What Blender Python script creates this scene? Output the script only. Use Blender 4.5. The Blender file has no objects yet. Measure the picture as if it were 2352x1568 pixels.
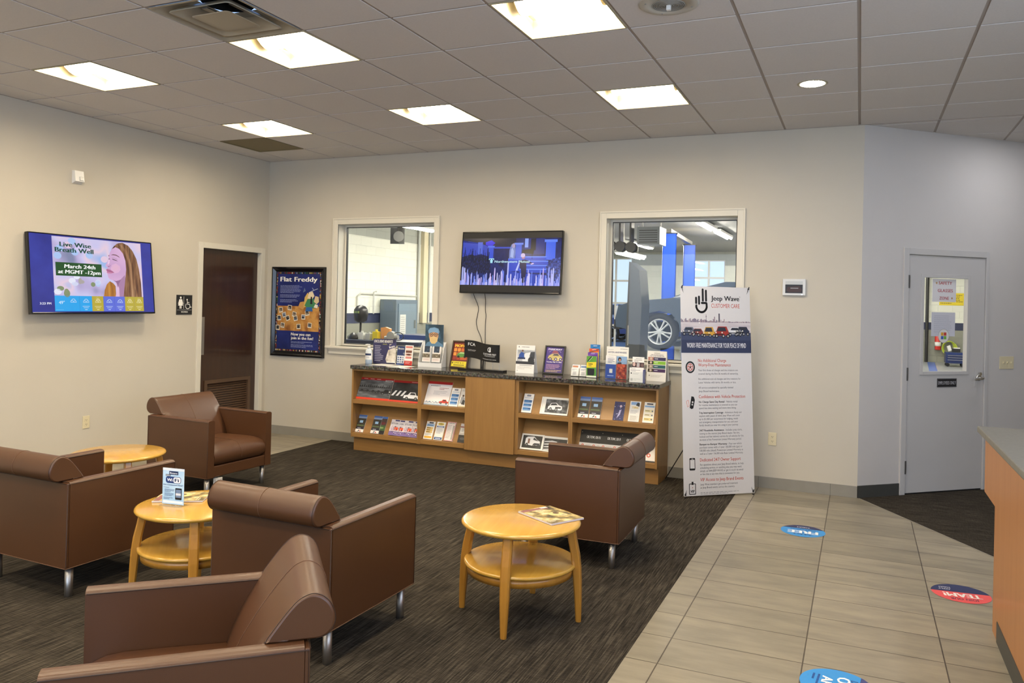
import bpy, bmesh, math, random
from mathutils import Vector, Matrix
random.seed(7)
SC = bpy.context.scene
COL = SC.collection
PI = math.pi

# ------------------------------------------------------------------ camera, world, exposure
def setup_camera():
    cd = bpy.data.cameras.new('camera'); co = bpy.data.objects.new('camera', cd); COL.objects.link(co)
    yaw, pitch, roll = 0.41023778, 0.004061, 0.02330797
    cy, sy, cp, sp, cr, sr = math.cos(yaw), math.sin(yaw), math.cos(pitch), math.sin(pitch), math.cos(roll), math.sin(roll)
    f = Vector((-sy*cp, cy*cp, sp)); r = Vector((cy, sy, 0)); u = r.cross(f)
    r2 = cr*r + sr*u; u2 = -sr*r + cr*u
    M = Matrix((r2, u2, -f)).transposed().to_4x4(); M.translation = (6.46041637, -7.36863172, 1.61116417)
    co.matrix_world = M
    cd.sensor_fit = 'HORIZONTAL'; cd.sensor_width = 36.0
    cd.lens = 1806.90173/2352*36.0
    cd.shift_x = -(1190.79-1176)/2352; cd.shift_y = -(784-685.858)/2352
    cd.clip_start = 0.05; cd.clip_end = 200
    SC.camera = co
setup_camera()

W = bpy.data.worlds.new('World'); SC.world = W; W.use_nodes = True
wn = W.node_tree.nodes; wl = W.node_tree.links
wbg = wn['Background']; wtc = wn.new('ShaderNodeTexCoord'); wsep = wn.new('ShaderNodeSeparateXYZ'); wr = wn.new('ShaderNodeValToRGB')
wl.new(wtc.outputs['Generated'], wsep.inputs[0]); wl.new(wsep.outputs['Z'], wr.inputs[0]); wl.new(wr.outputs[0], wbg.inputs[0])
wr.color_ramp.elements[0].position = 0.0; wr.color_ramp.elements[0].color = (0.62, 0.78, 1.0, 1)
wr.color_ramp.elements[1].position = 0.6; wr.color_ramp.elements[1].color = (0.25, 0.48, 1.0, 1)
wbg.inputs[1].default_value = 1.3

SC.view_settings.view_transform = 'Standard'; SC.view_settings.look = 'None'
SC.view_settings.gamma = 1.0; SC.view_settings.use_curve_mapping = False
SC.view_settings.exposure = 0.0

LENS_STRENGTH = 38.0          # troffer lens emission
def area_light(name, loc, rot, sx, sy, power, color):
    d = bpy.data.lights.new(name, 'AREA'); d.shape = 'RECTANGLE'; d.size = sx; d.size_y = sy; d.energy = power; d.color = color
    o = bpy.data.objects.new(name, d); COL.objects.link(o); o.location = loc; o.rotation_euler = rot
    return o
# daylight entering through the glazed front of the showroom, behind the camera
area_light('daylight_front', (5.0, -12.05, 1.75), (PI/2, 0, 0), 8.0, 2.6, 210, (0.66, 0.79, 1.0))
area_light('daylight_side', (9.6, -7.0, 1.75), (PI/2, 0, PI/2), 6.0, 2.6, 200, (0.66, 0.79, 1.0))

# ------------------------------------------------------------------ materials
def lin(c):
    return c/12.92 if c <= 0.04045 else ((c+0.055)/1.055)**2.4
def hx(h):
    h = h.lstrip('#'); h = h if len(h) == 6 else ''.join(c*2 for c in h); return tuple(lin(int(h[i:i+2], 16)/255) for i in (0, 2, 4))
MC = {}
def new_mat(name):
    m = bpy.data.materials.new(name); m.use_nodes = True
    return m, m.node_tree.nodes, m.node_tree.links, m.node_tree.nodes['Principled BSDF']
def mat(name, col, rough=0.5, metal=0.0, spec=0.5, coat=0.0, noise=0.0, nscale=20.0, bump=0.0, bscale=200.0, emit=0.0):
    if name in MC: return MC[name]
    m, n, l, b = new_mat(name)
    if isinstance(col, str): col = hx(col)
    b.inputs['Base Color'].default_value = (*col, 1); b.inputs['Roughness'].default_value = rough
    b.inputs['Metallic'].default_value = metal; b.inputs['Specular IOR Level'].default_value = spec
    b.inputs['Coat Weight'].default_value = coat; b.inputs['Coat Roughness'].default_value = 0.15
    if emit:
        b.inputs['Emission Color'].default_value = (*col, 1); b.inputs['Emission Strength'].default_value = emit
    if noise or bump:
        tc = n.new('ShaderNodeTexCoord')
    if noise:
        t = n.new('ShaderNodeTexNoise'); t.inputs['Scale'].default_value = nscale; t.inputs['Detail'].default_value = 5
        l.new(tc.outputs['Object'], t.inputs['Vector'])
        mx = n.new('ShaderNodeMix'); mx.data_type = 'RGBA'
        mx.inputs['A'].default_value = (*[max(0, c*(1-noise)) for c in col], 1)
        mx.inputs['B'].default_value = (*[min(1, c*(1+noise)) for c in col], 1)
        l.new(t.outputs['Fac'], mx.inputs['Factor']); l.new(mx.outputs['Result'], b.inputs['Base Color'])
    if bump:
        t2 = n.new('ShaderNodeTexNoise'); t2.inputs['Scale'].default_value = bscale; t2.inputs['Detail'].default_value = 3
        l.new(tc.outputs['Object'], t2.inputs['Vector'])
        bp = n.new('ShaderNodeBump'); bp.inputs['Strength'].default_value = bump; bp.inputs['Distance'].default_value = 0.002
        l.new(t2.outputs['Fac'], bp.inputs['Height']); l.new(bp.outputs['Normal'], b.inputs['Normal'])
    MC[name] = m; return m
def ink(h, emit=0.0, rough=0.45):
    """printed (or lit screen) flat colour"""
    key = 'ink_%s_%s_%s' % (h, emit, rough)
    if key in MC: return MC[key]
    m, n, l, b = new_mat(key)
    c = hx(h)
    if emit:
        b.inputs['Base Color'].default_value = (0.01, 0.01, 0.01, 1)
        b.inputs['Emission Color'].default_value = (*c, 1); b.inputs['Emission Strength'].default_value = emit
        b.inputs['Roughness'].default_value = 0.15
    else:
        b.inputs['Base Color'].default_value = (*c, 1); b.inputs['Roughness'].default_value = rough
    MC[key] = m; return m
def blotch(name, cols, scale=6.0, emit=0.0, stretch=(1, 1, 1), rough=0.4, detail=4, pos=None):
    """photographic mottle: a noise ramp through several colours"""
    if name in MC: return MC[name]
    m, n, l, b = new_mat(name)
    tc = n.new('ShaderNodeTexCoord'); mp = n.new('ShaderNodeMapping'); mp.inputs['Scale'].default_value = stretch
    t = n.new('ShaderNodeTexNoise'); t.inputs['Scale'].default_value = scale; t.inputs['Detail'].default_value = detail
    r = n.new('ShaderNodeValToRGB')
    l.new(tc.outputs['Object'], mp.inputs[0]); l.new(mp.outputs[0], t.inputs['Vector']); l.new(t.outputs['Fac'], r.inputs[0])
    k = len(cols)
    while len(r.color_ramp.elements) < k: r.color_ramp.elements.new(0.5)
    for i, c in enumerate(cols):
        r.color_ramp.elements[i].position = pos[i] if pos else 0.32 + 0.36*i/max(1, k-1)
        r.color_ramp.elements[i].color = (*hx(c), 1)
    if emit:
        b.inputs['Base Color'].default_value = (0.01, 0.01, 0.01, 1)
        l.new(r.outputs[0], b.inputs['Emission Color']); b.inputs['Emission Strength'].default_value = emit
        b.inputs['Roughness'].default_value = 0.15
    else:
        l.new(r.outputs[0], b.inputs['Base Color']); b.inputs['Roughness'].default_value = rough
    MC[name] = m; return m
def wood(name, c1, c2, axis='Z', scale=5.0, rough=0.35, coat=0.2, contrast=1.0):
    if name in MC: return MC[name]
    m, n, l, b = new_mat(name)
    tc = n.new('ShaderNodeTexCoord'); mp = n.new('ShaderNodeMapping')
    s = {'X': (0.5, 8, 8), 'Y': (8, 0.5, 8), 'Z': (8, 8, 0.5)}[axis]; mp.inputs['Scale'].default_value = s
    t = n.new('ShaderNodeTexNoise'); t.inputs['Scale'].default_value = scale; t.inputs['Detail'].default_value = 6; t.inputs['Distortion'].default_value = 0.6
    t2 = n.new('ShaderNodeTexNoise'); t2.inputs['Scale'].default_value = scale*6; t2.inputs['Detail'].default_value = 4
    ad = n.new('ShaderNodeMath'); ad.operation = 'MULTIPLY_ADD'; ad.inputs[1].default_value = 0.35
    r = n.new('ShaderNodeValToRGB'); r.color_ramp.elements[0].position = 0.35; r.color_ramp.elements[1].position = 1.0
    r.color_ramp.elements[0].color = (*hx(c1), 1); r.color_ramp.elements[1].color = (*hx(c2), 1)
    l.new(tc.outputs['Object'], mp.inputs[0]); l.new(mp.outputs[0], t.inputs['Vector']); l.new(mp.outputs[0], t2.inputs['Vector'])
    l.new(t2.outputs['Fac'], ad.inputs[0]); l.new(t.outputs['Fac'], ad.inputs[2]); l.new(ad.outputs[0], r.inputs[0]); l.new(r.outputs[0], b.inputs['Base Color'])
    b.inputs['Roughness'].default_value = rough; b.inputs['Coat Weight'].default_value = coat; b.inputs['Coat Roughness'].default_value = 0.12
    MC[name] = m; return m
def emission(name, col, s):
    if name in MC: return MC[name]
    m, n, l, b = new_mat(name)
    b.inputs['Base Color'].default_value = (0.8, 0.8, 0.8, 1)
    b.inputs['Emission Color'].default_value = (*(hx(col) if isinstance(col, str) else col), 1); b.inputs['Emission Strength'].default_value = s
    MC[name] = m; return m
def glass_mat(name='window_glass', tint=(1, 1, 1), ior=1.5, gain=1.0):
    if name in MC: return MC[name]
    m = bpy.data.materials.new(name); m.use_nodes = True; n = m.node_tree.nodes; l = m.node_tree.links; n.clear()
    o = n.new('ShaderNodeOutputMaterial'); mx = n.new('ShaderNodeMixShader'); tr = n.new('ShaderNodeBsdfTransparent'); gl = n.new('ShaderNodeBsdfGlossy')
    fr = n.new('ShaderNodeFresnel'); fr.inputs[0].default_value = ior; gl.inputs['Roughness'].default_value = 0.0; tr.inputs[0].default_value = (*tint, 1)
    ml = n.new('ShaderNodeMath'); ml.operation = 'MULTIPLY'; ml.use_clamp = True
    ge = n.new('ShaderNodeNewGeometry'); iv = n.new('ShaderNodeMath'); iv.operation = 'MULTIPLY_ADD'; iv.inputs[1].default_value = -gain; iv.inputs[2].default_value = gain
    l.new(ge.outputs['Backfacing'], iv.inputs[0]); l.new(iv.outputs[0], ml.inputs[1]); l.new(fr.outputs[0], ml.inputs[0]); l.new(ml.outputs[0], mx.inputs[0]); l.new(tr.outputs[0], mx.inputs[1]); l.new(gl.outputs[0], mx.inputs[2]); l.new(mx.outputs[0], o.inputs[0])
    MC[name] = m; return m

def paint_mat(name, col):
    return mat(name, col, rough=0.75, spec=0.25, noise=0.03, nscale=3, bump=0.25, bscale=160)
M_WALL = paint_mat('wall_paint', (0.525, 0.485, 0.405))
M_WALL_ANG = paint_mat('wall_paint_grey', (0.56, 0.53, 0.50))
M_TRIM = mat('trim_paint', (0.63, 0.595, 0.505), rough=0.4)
M_DOORGREY = mat('door_paint', (0.52, 0.50, 0.48), rough=0.45, noise=0.03, nscale=4)
M_CEIL = mat('ceiling_tile', (0.64, 0.61, 0.585), rough=0.9, noise=0.06, nscale=90, bump=0.4, bscale=300)
M_BAR = mat('ceiling_grid_metal', (0.36, 0.31, 0.27), rough=0.6)
M_WHITE = mat('white_plastic', (0.75, 0.74, 0.70), rough=0.4)
M_IVORY = mat('ivory_plastic', (0.66, 0.58, 0.38), rough=0.35)
M_BLACK = mat('black_plastic', (0.012, 0.012, 0.013), rough=0.35)
M_BLACKGLOSS = mat('black_gloss', (0.006, 0.006, 0.007), rough=0.12)
M_STEEL = mat('brushed_steel', (0.42, 0.40, 0.37), rough=0.38, metal=1.0)
M_CHROME = mat('satin_chrome', (0.62, 0.60, 0.56), rough=0.25, metal=1.0)
M_DARKMETAL = mat('dark_metal', (0.09, 0.085, 0.08), rough=0.45, metal=0.8)
M_LEATHER = mat('brown_leather', (0.078, 0.031, 0.0115), rough=0.37, spec=0.55, noise=0.08, nscale=7, bump=0.15, bscale=600)
M_PIPING = mat('leather_piping', (0.035, 0.016, 0.008), rough=0.45)
M_SEAM = mat('leather_seam', (0.13, 0.062, 0.03), rough=0.5)
M_MAPLE = wood('maple_veneer', '#be9038', '#cca046', 'X', 3.0, 0.22, 0.45)
M_MAPLELEG = wood('maple_leg', '#a8742a', '#ba8634', 'Z', 4.0, 0.3, 0.3)
M_OAK = wood('cabinet_wood', '#8f6838', '#a07842', 'X', 3.5, 0.42, 0.1)
M_OAKV = wood('cabinet_wood_vertical', '#8f6838', '#a07842', 'Z', 3.5, 0.42, 0.1)
M_DESKWOOD = wood('desk_wood', '#a26e40', '#ae7a4a', 'Z', 2.5, 0.45, 0.1)
M_WALNUT = wood('dark_door_veneer', '#2a150a', '#3a2010', 'Z', 2.5, 0.3, 0.35)
M_DESKTOP = mat('grey_laminate', (0.155, 0.150, 0.130), rough=0.45, noise=0.25, nscale=45)
M_BASEGREY = mat('grey_tile_base', (0.25, 0.232, 0.195), rough=0.45, noise=0.1, nscale=12)
M_RUBBER = mat('dark_rubber_base', (0.05, 0.05, 0.045), rough=0.5)
M_ACRYL = glass_mat('clear_acrylic', (0.96, 0.97, 0.97), 1.45, 1.0)
M_GLASS = glass_mat('window_glass', (0.985, 0.985, 0.975), 1.5, 0.8)
M_PAPER = mat('paper_white', (0.80, 0.79, 0.76), rough=0.5)

def granite():
    m, n, l, b = new_mat('granite')
    tc = n.new('ShaderNodeTexCoord'); v = n.new('ShaderNodeTexVoronoi'); v.inputs['Scale'].default_value = 130
    t = n.new('ShaderNodeTexNoise'); t.inputs['Scale'].default_value = 60; t.inputs['Detail'].default_value = 4
    r = n.new('ShaderNodeValToRGB'); e = r.color_ramp.elements
    e[0].position = 0.30; e[0].color = (0.012, 0.012, 0.012, 1); e[1].position = 0.72; e[1].color = (0.20, 0.185, 0.16, 1)
    q = e.new(0.5); q.color = (0.07, 0.065, 0.058, 1)
    mx = n.new('ShaderNodeMix'); mx.data_type = 'RGBA'; mx.blend_type = 'MULTIPLY'; mx.inputs['Factor'].default_value = 0.5
    l.new(tc.outputs['Object'], v.inputs['Vector']); l.new(tc.outputs['Object'], t.inputs['Vector']); l.new(t.outputs['Fac'], r.inputs[0])
    l.new(r.outputs[0], mx.inputs['A']); l.new(v.outputs['Color'], mx.inputs['B']); l.new(mx.outputs['Result'], b.inputs['Base Color'])
    b.inputs['Roughness'].default_value = 0.12
    return m
M_GRANITE = granite()

def carpet(name, along_y=True):
    m, n, l, b = new_mat(name)
    tc = n.new('ShaderNodeTexCoord')
    def noise(scale, st, det=3):
        mp = n.new('ShaderNodeMapping'); mp.inputs['Scale'].default_value = st
        t = n.new('ShaderNodeTexNoise'); t.inputs['Scale'].default_value = scale; t.inputs['Detail'].default_value = det
        l.new(tc.outputs['Object'], mp.inputs[0]); l.new(mp.outputs[0], t.inputs['Vector']); return t.outputs['Fac']
    a = noise(1.0, (130, 5, 1) if along_y else (5, 130, 1)); c = noise(1.0, (13, 105, 1) if along_y else (105, 13, 1)); f = noise(2.2, (1, 1, 1)); g = noise(260, (1, 1, 1), 1)
    def math_(op, x, y):
        q = n.new('ShaderNodeMath'); q.operation = op
        for i, v in enumerate((x, y)):
            if isinstance(v, (int, float)): q.inputs[i].default_value = v
            else: l.new(v, q.inputs[i])
        return q.outputs[0]
    s = math_('ADD', math_('MULTIPLY', a, 0.64), math_('MULTIPLY', c, 0.18))
    s = math_('ADD', s, math_('MULTIPLY', g, 0.10)); s = math_('ADD', s, math_('MULTIPLY', f, 0.08))
    r = n.new('ShaderNodeValToRGB'); e = r.color_ramp.elements
    e[0].position = 0.36; e[0].color = (0.010, 0.0085, 0.007, 1); e[1].position = 0.66; e[1].color = (0.088, 0.075, 0.057, 1)
    q = e.new(0.5); q.color = (0.036, 0.030, 0.023, 1)
    l.new(s, r.inputs[0]); l.new(r.outputs[0], b.inputs['Base Color']); b.inputs['Roughness'].default_value = 0.95; b.inputs['Specular IOR Level'].default_value = 0.1
    bp = n.new('ShaderNodeBump'); bp.inputs['Strength'].default_value = 0.6; bp.inputs['Distance'].default_value = 0.004; l.new(s, bp.inputs['Height']); l.new(bp.outputs[0], b.inputs['Normal'])
    return m
M_CARPET = carpet('carpet_main', True)
M_CARPET2 = carpet('carpet_entry', False)

def floor_tile():
    m, n, l, b = new_mat('floor_porcelain')
    tc = n.new('ShaderNodeTexCoord'); mp = n.new('ShaderNodeMapping'); mp.inputs['Location'].default_value = (-5.653+0.598*20, 1.754+0.29977*60, 0)
    br = n.new('ShaderNodeTexBrick'); br.offset = 0.0; br.squash = 1.0
    br.inputs['Scale'].default_value = 1.0; br.inputs['Brick Width'].default_value = 0.598; br.inputs['Row Height'].default_value = 0.29977
    br.inputs['Mortar Size'].default_value = 0.0032; br.inputs['Mortar Smooth'].default_value = 0.1; br.inputs['Bias'].default_value = 0.0
    br.inputs['Color1'].default_value = (0.245, 0.220, 0.168, 1); br.inputs['Color2'].default_value = (0.325, 0.292, 0.226, 1); br.inputs['Mortar'].default_value = (0.075, 0.058, 0.042, 1)
    mp2 = n.new('ShaderNodeMapping'); mp2.inputs['Scale'].default_value = (1.2, 5, 1)
    t = n.new('ShaderNodeTexNoise'); t.inputs['Scale'].default_value = 2.4; t.inputs['Detail'].default_value = 8; t.inputs['Roughness'].default_value = 0.6
    r = n.new('ShaderNodeValToRGB'); r.color_ramp.elements[0].position = 0.3; r.color_ramp.elements[0].color = (0.72, 0.72, 0.72, 1); r.color_ramp.elements[1].position = 0.7; r.color_ramp.elements[1].color = (1.12, 1.1, 1.06, 1)
    mp3 = n.new('ShaderNodeMapping'); mp3.inputs['Scale'].default_value = (2.0, 22, 1)
    t3 = n.new('ShaderNodeTexNoise'); t3.inputs['Scale'].default_value = 2.0; t3.inputs['Detail'].default_value = 4
    r3 = n.new('ShaderNodeValToRGB'); r3.color_ramp.elements[0].position = 0.68; r3.color_ramp.elements[0].color = (1, 1, 1, 1); r3.color_ramp.elements[1].position = 0.82; r3.color_ramp.elements[1].color = (1.3, 1.3, 1.3, 1)
    mx = n.new('ShaderNodeMix'); mx.data_type = 'RGBA'; mx.blend_type = 'MULTIPLY'; mx.inputs['Factor'].default_value = 1.0
    mx2 = n.new('ShaderNodeMix'); mx2.data_type = 'RGBA'; mx2.blend_type = 'MULTIPLY'; mx2.inputs['Factor'].default_value = 1.0
    o = tc.outputs['Object']
    l.new(o, mp.inputs[0]); l.new(mp.outputs[0], br.inputs['Vector']); l.new(o, mp2.inputs[0]); l.new(mp2.outputs[0], t.inputs['Vector']); l.new(t.outputs['Fac'], r.inputs[0])
    l.new(o, mp3.inputs[0]); l.new(mp3.outputs[0], t3.inputs['Vector']); l.new(t3.outputs['Fac'], r3.inputs[0])
    l.new(br.outputs['Color'], mx.inputs['A']); l.new(r.outputs[0], mx.inputs['B']); l.new(mx.outputs['Result'], mx2.inputs['A']); l.new(r3.outputs[0], mx2.inputs['B'])
    l.new(mx2.outputs['Result'], b.inputs['Base Color'])
    b.inputs['Roughness'].default_value = 0.38
    bp = n.new('ShaderNodeBump'); bp.inputs['Strength'].default_value = 0.4; bp.inputs['Distance'].default_value = 0.002; bp.invert = True
    l.new(br.outputs['Fac'], bp.inputs['Height']); l.new(bp.outputs[0], b.inputs['Normal'])
    return m
M_FTILE = floor_tile()

# ------------------------------------------------------------------ mesh builder
class MB:
    def __init__(s): s.v = []; s.f = []; s.m = []; s.mats = []; s.sm = []
    def mi(s, m):
        if m not in s.mats: s.mats.append(m)
        return s.mats.index(m)
    def add(s, vs, fs, m, smooth=False):
        o = len(s.v); k = s.mi(m); s.v += [tuple(x) for x in vs]
        for f in fs: s.f.append([i+o for i in f]); s.m.append(k); s.sm.append(smooth)
        return s
    def box(s, x0, x1, y0, y1, z0, z1, m):
        vs = [(x, y, z) for z in (z0, z1) for y in (y0, y1) for x in (x0, x1)]
        return s.add(vs, [(0, 2, 3, 1), (4, 5, 7, 6), (0, 1, 5, 4), (2, 6, 7, 3), (0, 4, 6, 2), (1, 3, 7, 5)], m)
    def obox(s, c, ax, ay, az, m):
        c, ax, ay, az = Vector(c), Vector(ax), Vector(ay), Vector(az)
        vs = [c + ax*i + ay*j + az*k for k in (-1, 1) for j in (-1, 1) for i in (-1, 1)]
        return s.add(vs, [(0, 2, 3, 1), (4, 5, 7, 6), (0, 1, 5, 4), (2, 6, 7, 3), (0, 4, 6, 2), (1, 3, 7, 5)], m)
    def prism(s, pts, d, m, smooth=False):
        """closed 3-D polygon pts swept by vector d"""
        n = len(pts); d = Vector(d); a = [Vector(p) for p in pts]; vs = a + [p+d for p in a]
        s.add(vs, [tuple(range(n))[::-1], tuple(range(n, 2*n))], m)
        o = len(s.v) - 2*n; k = s.mi(m)
        for i in range(n):
            j = (i+1) % n; s.f.append([o+i, o+j, o+n+j, o+n+i]); s.m.append(k); s.sm.append(smooth)
        return s
    def tube(s, pts, r, m, n=8, r2=None, caps=True):
        pts = [Vector(p) for p in pts]; vs = []; k = len(pts); up = None
        for i, p in enumerate(pts):
            t = (pts[min(i+1, k-1)] - pts[max(i-1, 0)]).normalized()
            if up is None: up = Vector((0, 0, 1)) if abs(t.z) < 0.9 else Vector((1, 0, 0))
            a = t.cross(up).normalized(); b = a.cross(t).normalized(); up = b
            rr = r if r2 is None else r + (r2-r)*i/(k-1)
            if isinstance(r, (list, tuple)): rr = r[i]
            for j in range(n):
                q = 2*PI*j/n; vs.append(p + a*(rr*math.cos(q)) + b*(rr*math.sin(q)))
        fs = [(i*n+j, i*n+(j+1) % n, (i+1)*n+(j+1) % n, (i+1)*n+j) for i in range(k-1) for j in range(n)]
        s.add(vs, fs, m, True)
        if caps: s.add([vs[j] for j in range(n)], [tuple(range(n))[::-1]], m); s.add([vs[(k-1)*n+j] for j in range(n)], [tuple(range(n))], m)
        return s
    def lathe(s, prof, m, n=48, c=(0, 0, 0), smooth=True, cap=True):
        vs = []; k = len(prof)
        for r, z in prof:
            for j in range(n):
                q = 2*PI*j/n; vs.append((c[0]+r*math.cos(q), c[1]+r*math.sin(q), c[2]+z))
        fs = [(i*n+j, i*n+(j+1) % n, (i+1)*n+(j+1) % n, (i+1)*n+j) for i in range(k-1) for j in range(n)]
        if cap and prof[0][0] > 1e-5: fs.append(tuple(range(n))[::-1])
        if cap and prof[-1][0] > 1e-5: fs.append(tuple((k-1)*n+j for j in range(n)))
        return s.add(vs, fs, m, smooth)
    def loft(s, rings, m, smooth=True, caps=True, closed=True):
        n = len(rings[0]); vs = [p for r in rings for p in r]; k = len(rings)
        fs = [(i*n+j, i*n+(j+1) % n, (i+1)*n+(j+1) % n, (i+1)*n+j) for i in range(k-1) for j in range(n if closed else n-1)]
        s.add(vs, fs, m, smooth)
        if caps: s.add(rings[0], [tuple(range(n))[::-1]], m, smooth); s.add(rings[-1], [tuple(range(n))], m, smooth)
        return s
    def build(s, name, parent=None, bevel=0.0, seg=2, merge=False, autosmooth=None):
        me = bpy.data.meshes.new(name); me.from_pydata(s.v, [], s.f)
        for m in s.mats: me.materials.append(m)
        for i, p in enumerate(me.polygons): p.material_index = s.m[i]; p.use_smooth = s.sm[i]
        bm = bmesh.new(); bm.from_mesh(me)
        if merge: bmesh.ops.remove_doubles(bm, verts=bm.verts, dist=1e-5)
        bmesh.ops.recalc_face_normals(bm, faces=bm.faces)
        bm.to_mesh(me); bm.free(); me.update()
        o = bpy.data.objects.new(name, me); COL.objects.link(o)
        if parent: o.parent = parent
        if bevel:
            b = o.modifiers.new('bevel', 'BEVEL'); b.width = bevel; b.segments = seg; b.limit_method = 'ANGLE'; b.angle_limit = math.radians(40)
        return o
def tag(o, label, cat, group=None):
    o['label'] = label; o['category'] = cat
    if group: o['group'] = group
    return o
def struct(o): o['kind'] = 'structure'; return o
def empty(name, loc, rot=(0, 0, 0)):
    o = bpy.data.objects.new(name, None); COL.objects.link(o); o.location = loc; o.rotation_euler = rot; o.empty_display_size = 0.1
    return o
def thing(name, label, cat, loc=(0, 0, 0), rot=(0, 0, 0), group=None):
    return tag(empty(name, loc, rot), label, cat, group)
def kids(o): return [c for c in bpy.data.objects if c.parent == o]
def copy_tree(o, parent=None):
    c = o.copy(); COL.objects.link(c); c.parent = parent
    for ch in kids(o): copy_tree(ch, c)
    return c

# ------------------------------------------------------------------ flat artwork
TXT = {}
def text_geo(s, bold=0.0, shear=0.0):
    k = (s, bold, shear)
    if k in TXT: return TXT[k]
    cu = bpy.data.curves.new('t', 'FONT'); cu.body = s; cu.size = 1.0; cu.offset = bold; cu.shear = shear; cu.resolution_u = 2
    ob = bpy.data.objects.new('t', cu); COL.objects.link(ob)
    dg = bpy.context.evaluated_depsgraph_get(); dg.update()
    me = bpy.data.meshes.new_from_object(ob.evaluated_get(dg))
    vs = [(v.co.x, v.co.y) for v in me.vertices]; fs = [tuple(p.vertices) for p in me.polygons]
    bpy.data.objects.remove(ob); bpy.data.curves.remove(cu); bpy.data.meshes.remove(me)
    x0 = min(v[0] for v in vs); x1 = max(v[0] for v in vs)
    vs = [(v[0]-x0, v[1]) for v in vs]
    TXT[k] = (vs, fs, x1-x0); return TXT[k]
class Art(MB):
    """flat printed sheet in the local XY plane, facing +Z; W x H metres, t thick"""
    def __init__(s, W, H, t, base, edge=None, emit=0.0, x0=0.0, y0=0.0):
        super().__init__(); s.W, s.H, s.emit, s.L, s.dz = W, H, emit, 1, 0.00035
        e = edge or M_PAPER
        vs = [(x, y, z) for z in (-t, 0) for y in (y0, y0+H) for x in (x0, x0+W)]
        s.add(vs, [(0, 2, 3, 1), (0, 1, 5, 4), (2, 6, 7, 3), (0, 4, 6, 2), (1, 3, 7, 5)], e)
        s.add(vs, [(4, 5, 7, 6)], s.c(base))
    def c(s, c): return ink(c, s.emit) if isinstance(c, str) else c
    def poly(s, pts, c, L=None):
        z = (L or s.L)*s.dz
        return s.add([(x, y, z) for x, y in pts], [tuple(range(len(pts)))], s.c(c))
    def rect(s, x0, y0, x1, y1, c, L=None): return s.poly([(x0, y0), (x1, y0), (x1, y1), (x0, y1)], c, L)
    def ell(s, cx, cy, rx, ry, c, L=None, n=28, a0=0, a1=2*PI):
        return s.poly([(cx+rx*math.cos(a0+(a1-a0)*i/n), cy+ry*math.sin(a0+(a1-a0)*i/n)) for i in range(n if a1-a0 > 6.28 else n+1)], c, L)
    def ring(s, cx, cy, r0, r1, c, L=None, n=32, a0=0.0, a1=2*PI, sy=1.0):
        z = (L or s.L)*s.dz; vs = []
        for i in range(n+1):
            q = a0+(a1-a0)*i/n
            vs += [(cx+r0*math.cos(q), cy+sy*r0*math.sin(q), z), (cx+r1*math.cos(q), cy+sy*r1*math.sin(q), z)]
        return s.add(vs, [(2*i, 2*i+1, 2*i+3, 2*i+2) for i in range(n)], s.c(c))
    def rrect(s, x0, y0, x1, y1, r, c, L=None):
        p = []
        for cx, cy, a in ((x1-r, y1-r, 0), (x0+r, y1-r, PI/2), (x0+r, y0+r, PI), (x1-r, y0+r, 3*PI/2)):
            p += [(cx+r*math.cos(a+PI/2*i/5), cy+r*math.sin(a+PI/2*i/5)) for i in range(6)]
        return s.poly(p, c, L)
    def line(s, pts, w, c, L=None):
        for (xa, ya), (xb, yb) in zip(pts, pts[1:]):
            d = math.hypot(xb-xa, yb-ya) or 1e-9; nx, ny = -(yb-ya)/d*w/2, (xb-xa)/d*w/2
            s.poly([(xa+nx, ya+ny), (xb+nx, yb+ny), (xb-nx, yb-ny), (xa-nx, ya-ny)], c, L)
        return s
    def caps(s, pts, w, c, L=None):
        s.line(pts, w, c, L)
        for x, y in pts: s.ell(x, y, w/2, w/2, c, L, 14)
        return s
    def text(s, t, x, y, h, c, w=None, al='L', bold=0.0, shear=0.0, L=None, rot=0.0):
        vs, fs, tw = text_geo(t, 0.0, shear); k = h/0.70; kx = k if w is None else w/tw
        ww = tw*kx; ox = {'L': 0, 'C': -ww/2, 'R': -ww}[al]; z = (L or s.L)*s.dz; cr, sr = math.cos(rot), math.sin(rot)
        for dx in ((0,) if bold <= 0 else (-bold*.7*kx, bold*.7*kx) if bold < .025 else (-bold*.9*kx, 0, bold*.9*kx)):
            out = []; z += .00007
            for a, b in vs:
                px, py = a*kx+ox+dx, b*k; out.append((x+px*cr-py*sr, y+px*sr+py*cr, z))
            s.add(out, fs, s.c(c))
        return s
    def greek(s, x, y, w, n, pitch, h, c, seed=0, L=None):
        """rows of unreadably small print"""
        R = random.Random(seed)
        for i in range(n):
            xx = x; end = x + w*(R.uniform(0.82, 1.0) if i < n-1 else R.uniform(0.4, 0.8))
            while xx < end:
                l = min(R.uniform(0.02, 0.07)*w*1.6, end-xx); s.rect(xx, y-i*pitch, xx+l, y-i*pitch+h, c, L); xx += l+0.016*w
        return s
RX = (PI/2, 0, 0)            # faces -Y (back wall)
RL = (PI/2, 0, PI/2)         # faces +X (left wall)
def place(o, loc, rot): o.location = loc; o.rotation_euler = rot; return o

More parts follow.
